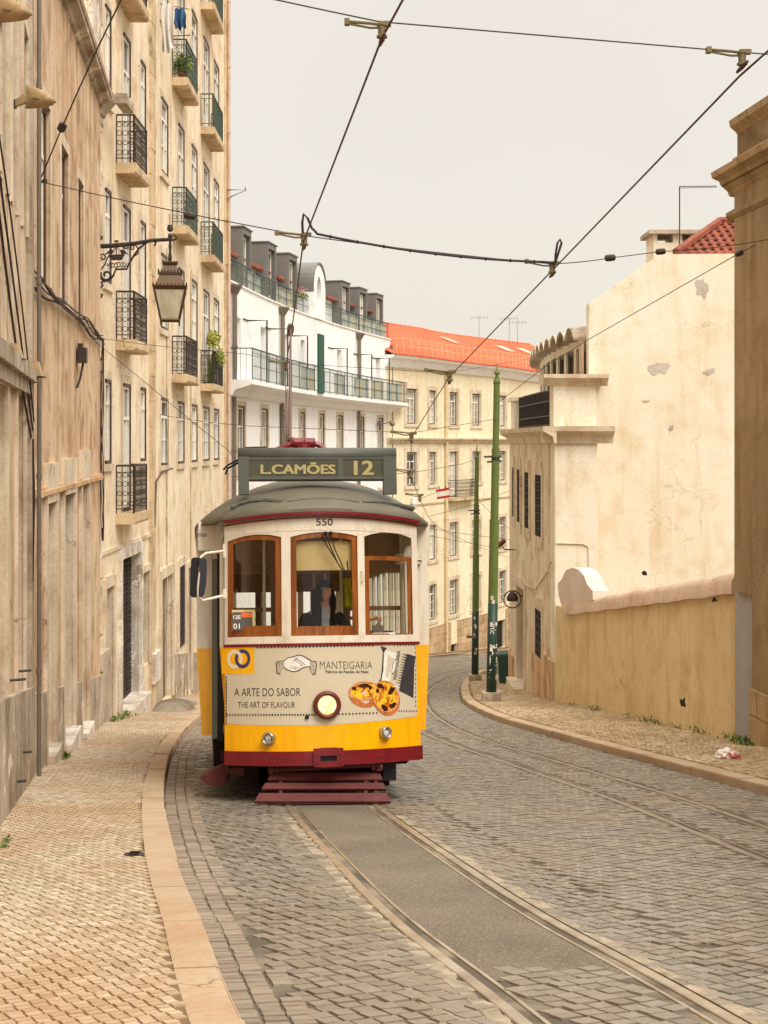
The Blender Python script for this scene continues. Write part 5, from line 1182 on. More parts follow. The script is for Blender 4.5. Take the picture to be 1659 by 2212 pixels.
# destination sign on legs
vs0 = .50
a, b = tp(515, 1035, vs0)[0], tp(857, 1035, vs0)[0]; w0, w1, wt = tp(690, 1035, vs0)[1], tp(690, 990, vs0)[1], tp(690, 975, vs0)[1]
sgn = MB(); sgn.box(a, b, vs0 + .02, vs0 + .22, w0, w1); sign = sgn.build('destination_sign', M['t_sign'], tram)
q = MB(); q.tube([(a - .005, vs0 + .10, w1 + .045), (b + .005, vs0 + .10, w1 + .045)], .085, 14); q.build('sign_cap', M['t_sign'], sign, True)
q = MB()
for x0, x1 in ((a, tp(538, 1000, vs0)[0]), (tp(828, 1000, vs0)[0], b)): q.box(x0, x1, vs0, vs0 + .10, tp(500, 1068, vs0)[1], w1 + .02)
q.box(a, b, vs0 + .004, vs0 + .02, w1 - .012, w1 + .01); q.box(a, b, vs0 + .004, vs0 + .02, w0, w0 + .03); xm = tp(729, 1000, vs0)[0]; xn = tp(741, 1000, vs0)[0]; q.box(xm, xn, vs0, vs0 + .02, w0, w1)
q.build('sign_frame', M['t_sign'], sign)
M['board'] = paint('destination_board', S(78, 76, 56), S(50, 52, 44), .4, .4, 0, 9, 0, .8)
q = MB(); q.box(a + .1, b - .1, vs0 + .012, vs0 + .0195, w0 + .03, w1 - .005); q.build('board', M['board'], sign)
# ---------------- lettering
def text2d(s, size, bold=0.0, xs=1.0, spacing=1.0, align='CENTER'):
    c = bpy.data.curves.new('lettering', 'FONT'); c.body = s; c.size = size; c.offset = bold; c.space_character = spacing; c.align_x = align; c.resolution_u = 3
    o = bpy.data.objects.new('lettering', c); COL.objects.link(o); dg = bpy.context.evaluated_depsgraph_get(); dg.update(); me = o.evaluated_get(dg).to_mesh()
    V = [(v.co.x * xs, v.co.y) for v in me.vertices]; Fc = [tuple(p.vertices) for p in me.polygons]; o.evaluated_get(dg).to_mesh_clear(); bpy.data.objects.remove(o); bpy.data.curves.remove(c); return V, Fc
def decal(name, V, Fc, mat, parent, d=-.003, rot=0):
    cr, sr = math.cos(rot), math.sin(rot); mb = MB(); mb.add([(x, bow(x) + d, y) for x, y in V], Fc); return mb.build(name, mat, parent)
def put(V, u, w, rot=0.0, shear=0): cr, sr = math.cos(rot), math.sin(rot); return [(u + x * cr - y * sr, w + x * sr + y * cr + shear * x) for x, y in V]
def ftext(s, px0, px1, py, hpx, mat, parent, name='lettering', bold=0, d=-.004, v=None, spacing=1.0):
    """text spanning px0..px1, baseline py, capital height hpx (photo pixels) on the front or on plane v"""
    u0, w0_ = tp(px0, py, v); u1, w1_ = tp(px1, py, v); h = tp((px0 + px1) / 2, py - hpx, v)[1] - (w0_ + w1_) / 2
    V, Fc = text2d(s, h / .70, bold, 1, spacing); xs = [p[0] for p in V]; k = (u1 - u0) / (max(xs) - min(xs)); um = (max(xs) + min(xs)) / 2
    V = [((x - um) * k, y) for x, y in V]; sl = (w1_ - w0_) / (u1 - u0); V = [((u0 + u1) / 2 + x, (w0_ + w1_) / 2 + y + sl * x) for x, y in V]
    mb = MB(); mb.add([(x, (bow(x) if v is None else v) + d, y) for x, y in V], Fc); return mb.build(name, mat, parent)
sg_t = [ftext('L.CAMÕES', 564 + dx, 724 + dx, 1023 + dy, 19.5, M['gold'], sign, 'lettering', 0, .008 - .0006 * i, vs0) for i, (dx, dy) in enumerate(((-1.3, -.6), (1.3, -.6), (1.3, .6), (-1.3, .6), (0, 0)))]; [ftext('12', 766 + dx, 806 + dx, 1025 + dy, 30, M['gold'], sign, 'lettering', 0, .008 - .0006 * i, vs0) for i, (dx, dy) in enumerate(((-1.6, -.8), (1.6, -.8), (1.6, .8), (-1.6, .8), (0, 0)))]
ftext('550', 683, 719, 1135, 15, M['ink'], tram, 'fleet_number', .001)
# ad panel
ad = MB(); pl_ = tp(487, 1392); 
def adtop(u): return W_st - .024
def adbot(u): return tw_(1563, 489) + (tw_(1546, 898) - tw_(1563, 489)) * (u - UL) / (UR - UL) - 0.035 * (1 - ((u - UC) / HWF) ** 2)
fstrip(ad, tu_(487), tu_(899), adbot, adtop, -.003, .0, 24); adp = ad.build('advert_panel', M['t_ad'], tram)
q = MB(); u0, u1 = tu_(479), tu_(549); fstrip(q, u0, u1, tw_(1456, 515), adtop, -.0045, .0, 6); q.build('logo_square', M['t_yellow'], adp)
def ringd(cx, cy, ro, ri, a0=0, a1=360, sx=1.0, n=26):
    V = []; Fc = []
    for k in range(n + 1):
        t = R(a0 + (a1 - a0) * k / n); V += [(cx + ro * sx * math.cos(t), cy + ro * math.sin(t)), (cx + ri * sx * math.cos(t), cy + ri * math.sin(t))]
    return V, [(2 * k, 2 * k + 1, 2 * k + 3, 2 * k + 2) for k in range(n)]
M['purple'] = paint('logo_purple', S(74, 60, 110), None, .4, .3, 0, 5, 0); M['cream_p'] = paint('logo_cream', S(240, 226, 196), None, .4, .3, 0, 5, 0)
u, w = tp(507, 1424); u2, w2 = tp(524, 1423); 
V, Fc = ringd(u2, w2, .100, .062, sx=.80); decal('logo_ring', V, Fc, M['purple'], adp, -.006)
V, Fc = ringd(u, w, .100, .062, sx=.80); decal('logo_ring', V, Fc, M['cream_p'], adp, -.0075)
V, Fc = ringd(u2, w2, .100, .062, 150, 260, sx=.80); decal('logo_ring', V, Fc, M['purple'], adp, -.009)
ftext('MANTEIGARIA', 691, 804, 1445, 17, M['ink'], adp, d=-.005, bold=-.0018); ftext('Fábrica de Pastéis de Nata', 703, 796, 1453.5 + .5, 6.2, M['ink'], adp, d=-.005, bold=.0006)
ftext('A ARTE DO SABOR', 506, 649, 1503.5, 17.5, M['ink'], adp, d=-.005, bold=-.0006); ftext('THE ART OF FLAVOUR', 514, 637.5, 1529, 13, M['ink'], adp, d=-.005, bold=-.0003)
dots = MB()
def dot(px, py, s=.0115): u, w = tp(px, py); dots.add([(u - s, bow(u) - .006, w), (u, bow(u) - .006, w - s * 1.15), (u + s, bow(u) - .006, w), (u, bow(u) - .006, w + s * 1.15)], [(0, 1, 2, 3)])
for k in range(34):
    x = 556 + k * 7.55
    if x < 825: dot(x, 1398.5 - (x - 556) * .017)
for k in range(8): dot(852 + k * 6.1, 1393.3)
for k in range(29): dot(489, 1463 + k * 3.55) if k % 2 == 0 else None
for k in range(14): dot(489, 1463 + k * 6.4, .010)
for k in range(32):
    x = 491 + k * 6.1
    if x < 683: dot(x, 1544)
for k in range(13): dot(725 + k * 7.4, 1543 - k * .25)
for k in range(8): dot(862 + k * 5.3, 1536, .010)
for k in range(14):
    if not 3 < k < 0: dot(897.5, 1400 + k * 9.6, .010)
tag(dots.build('dotted_border', M['ink'], adp), kind='stuff')
def poly(name, pts, mat, parent, d=-.006, sub=True):
    mb = MB(); n = len(pts); V = [tp(x, y) for x, y in pts]; c = (sum(p[0] for p in V) / n, sum(p[1] for p in V) / n)
    mb.add([(x, bow(x) + d, y) for x, y in V], [tuple(range(n))]); return mb.build(name, mat, parent)
def ell(cx, cy, rx, ry, rot=0, n=22, jag=0, sd=0):
    rr = random.Random(sd); out = []
    for k in range(n): t = 2 * math.pi * k / n; r = 1 + rr.uniform(-jag, jag); x, y = rx * r * math.cos(t), ry * r * math.sin(t); out.append((cx + x * math.cos(rot) - y * math.sin(rot), cy + x * math.sin(rot) + y * math.cos(rot)))
    return out
# handshake emblem
poly('handshake', [(611, 1428), (622, 1420), (634, 1418), (642, 1414), (655, 1416), (672, 1426), (672, 1439), (655, 1443), (645, 1450), (632, 1452), (618, 1447), (612, 1440)], M['ink'], adp, -.005)
poly('handshake', [(613, 1429), (623, 1421.5), (634, 1420), (643, 1416), (654, 1418), (670, 1428), (670, 1438), (654, 1441), (644, 1448), (632, 1450), (619, 1445), (613, 1439)], M['paper'], adp, -.0065)
M['hatch'] = paint('grey_hatching', S(196, 184, 164), S(90, 78, 70), .5, .3, 0, 60, 0, .9)
for a in ([(597, 1431), (601, 1428), (613, 1427), (615, 1441), (608, 1448), (606, 1457), (598, 1455)], [(668, 1427), (682, 1428), (684, 1436), (681, 1457), (674, 1457), (668, 1446)]):
    poly('cuff', [(x + (x - 641) * .02, y) for x, y in a], M['ink'], adp, -.006); cx_ = sum(p[0] for p in a) / len(a); cy_ = sum(p[1] for p in a) / len(a); poly('cuff', [(cx_ + (x - cx_) * .86, cy_ + (y - cy_) * .9) for x, y in a], M['hatch'], adp, -.0075)
fl_ = MB()
for pts in ([(633, 1424), (645, 1430), (655, 1438)], [(637, 1421), (650, 1428), (660, 1437)], [(625, 1443), (632, 1438), (640, 1447)], [(632, 1446), (638, 1440), (646, 1446)], [(643, 1417), (640, 1424), (633, 1430)], [(645, 1443), (652, 1437)]):
    P3 = [tp(x, y) for x, y in pts]; fl_.tube([(u, bow(u) - .007, w) for u, w in P3], .0022, 3)
fl_.build('finger_line', M['ink'], adp)
# paper sleeve and two custard tarts (printed)
M['sleeve_dark'] = paint('print_dark_slate', S(62, 58, 62), S(84, 80, 84), .4, .3, 0, 20, 0)
poly('printed_sleeve', [(831, 1404), (858, 1411), (836, 1487), (824, 1474), (828, 1440)], M['paper'], adp, -.005)
poly('printed_sleeve', [(831, 1404), (898, 1424), (890, 1498), (858, 1484), (836, 1487), (824, 1474)], M['paper'], adp, -.0055)
poly('printed_sleeve', [(822, 1395), (836, 1400), (828, 1411)], M['sleeve_dark'], adp, -.007)
poly('printed_sleeve', [(827, 1411), (829, 1412), (828, 1448), (823, 1472), (812, 1482), (822, 1466), (825, 1445)], M['sleeve_dark'], adp, -.0072)
poly('printed_sleeve', [(879, 1412), (898, 1418), (895, 1440), (893, 1508), (862, 1492), (868, 1460)], M['sleeve_dark'], adp, -.0075)
sl_ = MB()
for k in range(13):
    x, y = 878 - k * 1.05, 1414 + k * 5.6; P3 = [tp(x, y), tp(x - 11, y - 2.2), tp(x, y + 3)]; sl_.add([(u, bow(u) - .0078, w) for u, w in P3], [(0, 1, 2)])
sl_.build('printed_fringe', M['sleeve_dark'], adp)
V, Fc = text2d('MANTEIGARIA', .060, 0, .8); V = put([(x, y) for x, y in V], *tp(861, 1437), rot=R(80)); decal('sleeve_lettering', V, Fc, M['ink'], adp, -.008)
poly('printed_emblem', ell(851, 1440, 3.5, 17, .2), M['ink'], adp, -.0078); poly('printed_emblem', ell(851, 1440, 2.6, 15, .2), M['paper'], adp, -.0084)
M['crust'] = paint('print_crust', S(206, 120, 62), S(160, 84, 40), .35, .3, 0, 16, 0, .9); M['crust2'] = paint('print_crust_light', S(232, 168, 110), S(190, 110, 60), .35, .3, 0, 22, 0, .9)
def custard():
    t = NT('print_custard', .3, .4); t.color(t.mix(t.ramp(t.noise(17, 5, dist=.8), .46, .60), S(248, 198, 52), S(176, 70, 18))); return t.m
M['custard'] = custard(); M['burnt'] = paint('print_burnt', S(70, 30, 24), S(40, 20, 18), .3, .4, 0, 20, 0)
poly('printed_tart', ell(789, 1500, 36, 28, .1), M['crust'], adp, -.0085); poly('printed_tart', ell(787, 1493, 35, 20, -.1), M['crust2'], adp, -.009); poly('printed_tart', ell(788, 1493, 31, 16, -.1), M['custard'], adp, -.0095)
poly('printed_tart', ell(834, 1508, 29, 38, -.32), M['crust'], adp, -.0105); poly('printed_tart', ell(833, 1504, 28, 35, -.30), M['crust2'], adp, -.011); poly('printed_tart', ell(832, 1503, 25, 31, -.30), M['custard'], adp, -.0115)
for i, (x, y, rx, ry) in enumerate(((786, 1481, 12, 4), (765, 1487, 5, 4), (822, 1482, 8, 5), (845, 1492, 6, 10), (831, 1530, 9, 6), (849, 1523, 5, 7), (815, 1492, 4, 4), (800, 1485, 5, 4))): poly('printed_scorch', ell(x, y, rx, ry, .2 * i, 12, .25, i), M['burnt'], adp, -.0122)
# fender (life guard), underframe, wheels
fd = MB()
def fq(px0, px1, py0, py1, v0, v1, xpad=0):
    a0, b0_ = tp(px0, py0, v0), tp(px1, py0, v0); a1, b1 = tp(px0 - xpad, py1, v1), tp(px1 + xpad * .8, py1, v1); th = .025
    fd.hexa([(a0[0], v0, a0[1]), (b0_[0], v0, b0_[1]), (b1[0], v1, b1[1]), (a1[0], v1, a1[1])], [(a0[0], v0 + th, a0[1] - th), (b0_[0], v0 + th, b0_[1] - th), (b1[0], v1 + th, b1[1] - th), (a1[0], v1 + th, a1[1] - th)])
fq(585, 821, 1669, 1684, .20, .14, 7); fq(573, 828, 1691, 1704, .10, .05, 8); fq(560, 836, 1713, 1731, .01, -.06, 10)
for px in (606, 790, 812): fq(px - 3, px + 4, 1668, 1728, .23, -.02)
u0, w_ = tp(585, 1667, .22); u1, _ = tp(822, 1660, .22); 
fend = fd.build('lifeguard', M['t_redw'], tram)
fd = MB(); fd.tube([(u0, .18, w_ + .02), (u1, .18, w_ + .05)], .028, 8)
for u in (u0, u1 - .02): fd.tube([(u, .18, w_ - .02), (u, .2, w_ + .16)], .03, 8)
for u in (u0, u0 + .06, u1 - .08, u1): fd.tube([(u - .015, .18, w_ + .03), (u + .015, .18, w_ + .03)], .048, 8)
fd.build('lifeguard_rod', M['t_redw'], fend)
uf = MB(); uf.box(-.95, .95, .42, 7.9, .36, .52); uf.box(-1.1, 1.1, 1.4, 6.9, .30, .64); uf.box(-.78, -.62, .6, 7.5, .12, .36); uf.box(.62, .78, .6, 7.5, .12, .36); uf.box(-.6, .6, 1.1, 1.3, .12, .42); uf.box(-.55, .55, 2.4, 5.8, .16, .42); uf.build('underframe_shade_plates', M['t_under'], tram)  # beams, with wide solid plates added to deepen the shade under the tram
for v in (2.6, 5.6):
    for u in (-.46, .46):
        q = MB(); q.lathe((u - .05, v, .36), [(.10, -.02), (.34, 0), (.34, .08), (.37, .09), (.37, .115), (.12, .12)], 24, (1, 0, 0)); q.build('wheel', M['t_under'], tram)
    q = MB(); q.tube([(-.5, v, .36), (.5, v, .36)], .05, 8); q.build('axle', M['t_under'], tram)
q = MB(); q.hexa([(-1.0, .75, .30), (-.78, .62, .26), (-.72, 1.35, .26), (-.98, 1.4, .30)], [(-.98, .75, .36), (-.78, .62, .48), (-.72, 1.35, .48), (-.96, 1.4, .36)]); q.build('side_guard', M['t_redw'], tram)
q = MB(); a0 = tp(430, 1685, .9); b0_ = tp(484, 1697, .8); pts = [tp(x, y, .8) for x, y in ((430, 1680), (438, 1688), (450, 1694), (466, 1698), (478, 1699), (486, 1690), (493, 1674), (497, 1656), (484, 1652), (464, 1660), (446, 1671))]; q.prism([(u, .8, w) for u, w in pts], (.04, .5, 0)); q.build('scoop_guard', M['t_redw'], tram)
q = MB(); q.box(-1.02, -.80, .45, 1.3, .42, .50); q.build('entrance_step', M['t_under'], tram)
q = MB(); u, w = tp(838, 1655, .5); q.box(u - .07, u + .07, .35, .6, w - .14, w + .12); q.build('brake_box', M['t_black'], tram)
# mirror
q = MB(); a1, b1_ = tp(485, 1190, .30), tp(485, 1286, .30); c1, d1_ = tp(431, 1201, .15), tp(427, 1291, .15); e1 = tp(431, 1240, .15)
uw = lambda x, v: (x[0], v, x[1])
q.tube([uw(a1, .3), uw(tp(445, 1195, .2), .2), uw(tp(434, 1203, .16), .16), uw(e1, .15), uw(tp(428, 1270, .15), .15), uw(tp(428, 1288, .16), .16), uw(tp(438, 1297, .2), .2), uw(b1_, .3)], .014, 8)
q.tube([uw(tp(484, 1175, .3), .3), uw(tp(485, 1204, .3), .3)], .018, 6); q.tube([uw(tp(485, 1272, .3), .3), uw(tp(485, 1292, .3), .3)], .028, 8)
br = q.build('mirror_bracket', M['t_cream'], tram)
pts = [(413, 1208), (418, 1204), (440, 1205), (446, 1210), (447, 1228), (445, 1262), (441, 1283), (435, 1290), (415, 1290), (410, 1285), (411, 1240)]
q = MB(); q.prism([uw(tp(x, y, .17), .17) for x, y in pts], (-.0, .07, 0)); mr_ = q.build('mirror', M['t_black'], br)
pts = [(430, 1206), (440, 1207), (445, 1212), (445, 1245), (441, 1278), (434, 1288), (429, 1288)]; M['mirror_blue'] = paint('mirror_shell', S(42, 44, 58), None, .35, .5)
q = MB(); q.prism([uw(tp(x, y, .168), .168) for x, y in pts], (0, -.03, 0)); q.build('mirror_shell', M['mirror_blue'], br)
# wipers
q = MB()
for pts in ([(703, 1152), (712, 1178), (728, 1215), (748, 1246)], [(694, 1154), (700, 1170), (722, 1205), (748, 1248)], [(714, 1152), (722, 1185), (740, 1225), (750, 1246)], [(749, 1212), (751, 1232), (749, 1250)]): q.tube([(tp(x, y)[0], bow(tp(x, y)[0]) - .03, tp(x, y)[1]) for x, y in pts], .0065, 5)
for px in (703, 714): u, w = tp(px, 1152); q.lathe((u, bow(u), w), [(.02, 0), (.02, .04), (.008, .05)], 8, (0, -1, 0))
q.build('wiper', M['t_black'], tram)
# rails/handle on left side, ENTRADA lettering
ftext('ENTRADA', 424, 447, 1160, 8, M['ink'], tram, d=-.004, v=1.0)
# trolley gear
M['polebrown'] = paint('brown_grey_pole', S(104, 78, 72), S(80, 66, 60), .5, .4, .2)
hz = MB()
hv = 1.75; hu, hw0 = tp(655, 957, hv); 
for px in (643, 668): u, w = tp(px, 957, hv); hz.lathe((u - .07, hv, w), [(.055, 0), (.062, .02), (.062, .12), (.055, .14)], 14, (1, 0, 0))
for pts in ([(585, 977), (610, 968), (640, 955)], [(672, 955), (690, 962), (703, 973)], [(640, 955), (672, 955)]): hz.tube([(tp(x, y, hv)[0], hv, tp(x, y, hv)[1]) for x, y in pts], .035, 8)
hz.tube([(hu, hv, 3.5), (hu, hv, hw0)], .09, 10); hz.box(hu - .3, hu + .3, hv - .2, hv + .5, 3.46, 3.56); tr0 = hz.build('trolley_base', M['t_red'], tram)
hz = MB(); tip = TI @ Vector((-1.325, 21.0, 1.66)); base = tp(626, 950, 2.0); hz.tube([(base[0], 2.0, base[1]), tuple(tip)], [.024, .012], 8); hz.tube([(base[0] - .06, 2.05, base[1] - .1), (tip.x - .05, tip.y, tip.z - .9)], .010, 5)
hz.tube([(base[0], 2.0, base[1]), (hu, hv, hw0)], .04, 8); hz.lathe(tip, [(.03, -.12), (.05, -.05), (.05, .0), (.03, .04)], 8); hz.build('trolley_pole', M['polebrown'], tr0)
hz = MB(); 
for pts in ([(483, 1015), (492, 1005), (514, 994)], [(487, 1025), (492, 1012), (514, 1000)]): hz.tube([(tp(x, y, .6)[0], .6, tp(x, y, .6)[1]) for x, y in pts], .012, 5)
hz.tube([(tp(575, 970, 1.5)[0], 1.5, tp(575, 966, 1.5)[1]), (tp(530, 967, 1.5)[0], 1.5, tp(530, 967, 1.5)[1])], .010, 5); hz.build('roof_hook', M['t_black'], tram)
# ---------------- interior
it = MB(); it.box(-1.0, 1.0, .45, 7.9, .72, .80); it.build('floor', M['t_inwood'], tram)
it = MB(); it.box(-1.1, 1.1, 1.4, 6.9, 2.98, 3.02); it.box(-.9, .9, .45, 1.4, 2.90, 2.93); it.build('ceiling', M['t_in'], tram)
for v in (1.42, 6.85):
    it = MB()
    it.box(-1.12, -.42, v, v + .05, .8, 1.66); it.box(.42, 1.12, v, v + .05, .8, 1.66); it.box(-1.2, 1.2, v, v + .05, 2.45, 2.98)
    for a in (-1.12, -.45, .38, 1.04): it.box(a, a + .08, v, v + .05, 1.66, 2.45)
    it.box(-1.04, -.45, v, v + .05, 2.02, 2.07); it.box(.46, 1.04, v, v + .05, 2.02, 2.07); it.build('bulkhead', M['t_inwood'], tram)
for k in range(5):
    v = 2.1 + k * .95
    for u in (-.75, .72):
        it = MB(); it.box(u - .36, u + .36, v, v + .42, 1.20, 1.28); it.box(u - .36, u + .36, v + .38, v + .45, 1.28, 1.80); it.box(u - .3, u + .3, v + .05, v + .1, .8, 1.2); it.build('passenger_seat', M['t_inwood'], tram)
for u, v in ((-.36, 1.2), (.34, 1.25), (-.2, 3), (.3, 3), (-.2, 5), (.3, 5), (-.55, .75)):
    it = MB(); it.tube([(u, v, .8), (u, v, 2.95)], .018, 8); it.build('grab_pole', M['t_in'], tram)
it = MB(); fstrip(it, UL + .06, UR - .06, .8, W_si - .14, .08, .26, 12); it.build('dashboard', M['t_in'], tram)
# rear end: panels, pillars and window openings
for nm, mt, w0_, w1_ in (('rear_panel', 't_yellow', .5, W_st), ('rear_header', 't_cream', W_hd, W_rf + .0)):
    it = MB(); fstrip(it, -HWF, HWF, w0_, w1_, 0, .05, 14, bf=lambda u: LEN - .06 - bow(u)); it.build(nm, M[mt], tram)
for a, b in ((-HWF, -.86), (-.36, -.27), (.27, .36), (.86, HWF)):
    it = MB(); fstrip(it, a, b, W_st, W_hd, 0, .05, 3, bf=lambda u: LEN - .06 - bow(u)); it.build('rear_pillar', M['t_cream'], tram)
# things behind the glass
cd = MB(); u0, w0_ = tp(502, 1362, .26); u1, w1_ = tp(545, 1322, .26); cd.box(u0, u1, .26, .27, w0_, w1_); M['card'] = paint('dark_grey_card', S(92, 86, 88), None, .6, .3, 0, 5, 0)
card = tag(cd.build('route_card', M['card']), 'dark grey route card reading 12E 01 behind the left window of the tram', 'card'); card.matrix_world = TM
M['orange'] = paint('orange_patch', S(240, 110, 50), None, .5, .3, 0, 5, 0)
cd = MB(); a0, z0_ = tp(521, 1334, .255); a1_, z1_ = tp(545, 1323, .255); cd.box(a0, a1_, .255, .2595, z0_, z1_); cd.build('orange_patch', M['orange'], card)
for s_, x0, x1, y, h in (('12E', 504, 520, 1337, 8), ('01', 504, 518, 1358, 11)): t_ = ftext(s_, x0, x1, y, h, M['paper'], card, bold=.001, d=-.001, v=.258)
cd = MB(); a0, z0_ = tp(501, 1362, .28); a1_, z1_ = tp(551, 1317, .28); cd.box(a0, a1_, .275, .30, z0_, z1_); M['envelope'] = paint('buff_paper', S(222, 204, 150), S(200, 180, 130), .7, .2, 0, 9); en = tag(cd.build('paper_stack', M['envelope']), 'buff paper folders leaning behind the route card in the tram window', 'papers'); en.matrix_world = TM
cd = MB(); a0, z0_ = tp(803, 1371, .30); a1_, z1_ = tp(853, 1366, .30); cd.box(a0, a1_, .26, .42, z0_ - .0, z1_); en = tag(cd.build('notebook', M['paper']), 'white notebook lying on the sill inside the right tram window', 'notebook'); en.matrix_world = TM
# ================================================================== poles, wires, lamps and small things
M['pole_hi'] = paint('olive_green_pole', S(98, 116, 58), S(76, 96, 48), .45, .4, 0, 5); M['pole_lo'] = paint('dark_green_pole', S(30, 62, 52), S(20, 44, 38), .45, .4, 0, 5)
M['sticker'] = paint('torn_sticker', S(220, 214, 204), S(150, 110, 90), .7, .2, 0, 25); M['copper'] = paint('copper_wire', S(96, 62, 58), S(74, 52, 54), .5, .4, .3)
def pole(px, pyb, pyt, name_label, Zh=None, graffiti=False):
    b = on_ground(px, pyb, PAV); Y = b.y; top = pzz(pyt, Y); H = top - b.z; xt = pxx(px + (13 if graffiti else 4), Y)
    e = empty('tram_pole', b); tag(e, name_label, 'pole', 'green iron poles on the right footway')
    lean = (xt - b.x) / H
    def at(h): return Vector((lean * h, 0, h))
    def seg(mb, h0, h1, r0, r1): mb.tube([at(h0), at(h1)], [r0, r1], 16)
    m = MB(); seg(m, .0, H * .29, .135, .128); lo = m.build('lower_tube', M['pole_lo'], e, True)
    m = MB(); seg(m, H * .29, H * .53, .125, .122); seg(m, H * .53, H * .74, .104, .100); seg(m, H * .74, H * .935, .085, .082)
    for h, r in ((H * .53, .128), (H * .74, .106)): m.tube([at(h - .04), at(h + .04)], r, 16)
    smooth_by_angle(m.build('upper_tube', M['pole_hi'], e))
    m = MB(); m.lathe(at(H * .935), [(.085, 0), (.10, .04), (.075, .12), (.035, .22), (.08, .27), (.08, .30), (.03, .36), (.018, .52), (.003, H * .065)], 12, tuple(at(1))); m.build('finial', M['pole_hi'], e, True)
    m = MB(); m.box(-.24, .24, -.24, .24, -.12, .24); m.build('plinth', M['stone_old'], e)
    m = MB()
    for h, l in ((H * .72, .30), (H * .705, .22)): m.tube([at(h) + Vector((-l, 0, 0)), at(h) + Vector((.15, 0, .02))], .025, 6)
    m.tube([at(H * .715 - .05), at(H * .715 + .05)], .11, 12); m.build('clamp', M['iron'], e)
    rr = random.Random(int(px)); 
    for k in range(6):
        h = rr.uniform(1.2, 2.7) if graffiti else rr.uniform(1.0, 2.9); a = -math.pi / 2 + rr.uniform(-.9, .9); q = MB(); vs = []
        for u, w in ((-.035, -.05), (.035, -.05), (.04, .05), (-.03, .06)): t = a + u / .13; vs.append(at(h + w) + Vector((math.cos(t) * .136, math.sin(t) * .136, 0)))
        q.add(vs, [(0, 1, 2, 3)]); q.build('sticker', M['sticker'], lo)
    if graffiti:
        for s_, h0, sz in (('RAZNIT', .55, .30), ('mic', 1.75, .22)):
            V, Fc = text2d(s_, sz, 0, .9); mb = MB(); vs = []
            for x, y in V: hh = h0 + (max(p[0] for p in V) - x); t = -math.pi / 2 + (y - .08) / .13 + .1; q = at(hh); vs.append(q + Vector((math.cos(t) * .1375, math.sin(t) * .1375, 0)))
            mb.add(vs, Fc); mb.build('graffiti', M['paper'], lo)
    else:
        q = MB(); q.box(-.32, .05, -.2, -.12, 1.62, 1.72); q.build('bracket_plate', M['pipe'], lo)
    return e, b, H, lean
p1e, p1b, H1, l1 = pole(1061, 1514, 782, 'nearer tall green tram pole with white graffiti on the right footway', graffiti=True)
p2e, p2b, H2, l2 = pole(1026, 1470, 960, 'farther green tram pole with a small grey plate, behind the graffiti pole')
def ppt(b, l, H, py): z = pzz(py, b.y); h = z - b.z; return Vector((b.x + l * h, b.y, z))
def sag(a, b, s, n=12): a = Vector(a); b = Vector(b); return [a.lerp(b, k / n) - Vector((0, 0, 4 * s * (k / n) * (1 - k / n))) for k in range(n + 1)]
def wire(name, pts, r, label, cat='wire', mat='cable', group=None):
    m = MB(); m.tube(pts, r, 5); return tag(m.build(name, M[mat]), label, cat, group)
# contact wires
A0 = [Vector((.75, 7.0, 3.30)), P(868, 3, 10.05), P(825, 82, 10.55), P(655, 523, 15.8), P(632, 700, 20.9), P(617, 795, 24.2), P(619, 935, 32), P(640, 1020, 40)]
def hump(pts, n=6):
    out = []
    for a, b in zip(pts[:-1], pts[1:]): out += [a.lerp(b, k / n) for k in range(n)]
    return out + [pts[-1]]
wire('contact_wire', hump(A0), .009, 'overhead wire above the tram running up to the top of the picture', 'wire', 'copper', 'overhead wires')
B0 = [Vector((4.2, 8.2, 3.25)), P(1659, 110, 10.8), P(1597, 165, 11.15), P(1195, 582, 17.0), P(970, 815, 23.7), P(889, 945, 31), P(886, 1023, 38), P(905, 1075, 44), P(926, 1118, 51), P(945, 1138, 56), P(976, 1155, 62), P(1030, 1180, 72), P(1100, 1205, 84)]
wire('contact_wire', hump(B0), .009, 'overhead wire over the far track from the top right corner down to the bend', 'wire', 'copper', 'overhead wires')
# span wires
R2p = lambda px, py, Y: P(px, py, Y)
wire('span_wire', sag((-3.1, 10.2, 3.62), P(820, 47, 10.55), .02) + sag(P(820, 47, 10.55), P(1590, 112, 11.15), .0)[1:] + sag(P(1590, 112, 11.15), (4.6, 11.4, 2.95), .02)[1:], .0055, 'topmost thin span wire crossing the sky between two insulated hangers', group='span wires')
S2 = sag(P(85, 392, 18.6), P(650, 508, 15.8), .02) + sag(P(650, 508, 15.8), P(1195, 570, 17.0), .02)[1:] + sag(P(1195, 570, 17.0), P(1320, 557, 18.4), .01)[1:] + sag(P(1320, 557, 18.4), P(1430, 543, 20.0), 0)[1:] + sag(P(1430, 543, 20.0), P(1665, 516, 22.4), .03)[1:]
wire('span_wire', S2, .006, 'span wire from the brown house on the left to the pilaster at the right edge', group='span wires')
m = MB(); m.tube([P(654, 505, 15.78), P(653, 480, 15.77), P(656, 462, 15.76), P(665, 472, 15.75), P(673, 492, 15.75), P(684, 503, 15.75)] + sag(P(684, 505, 15.75), P(1180, 566, 16.9), .06) + [P(1200, 568, 16.9), P(1205, 550, 16.9), P(1213, 525, 16.9), P(1210, 517, 16.9), P(1204, 525, 16.9), P(1200, 550, 16.9), P(1199, 572, 16.9)], .014, 6)
for k in range(9): q = P(684, 505, 15.75).lerp(P(1180, 566, 16.9), (k + .5) / 9) - Vector((0, 0, .24 * (k + .5) / 9 * (1 - (k + .5) / 9))); m.tube([q - Vector((.01, 0, 0)), q + Vector((.012, 0, 0))], .02, 6)
tag(m.build('feeder_cable', M['cable']), 'thick black cable with a loop at each end joining the two overhead wires', 'cable')
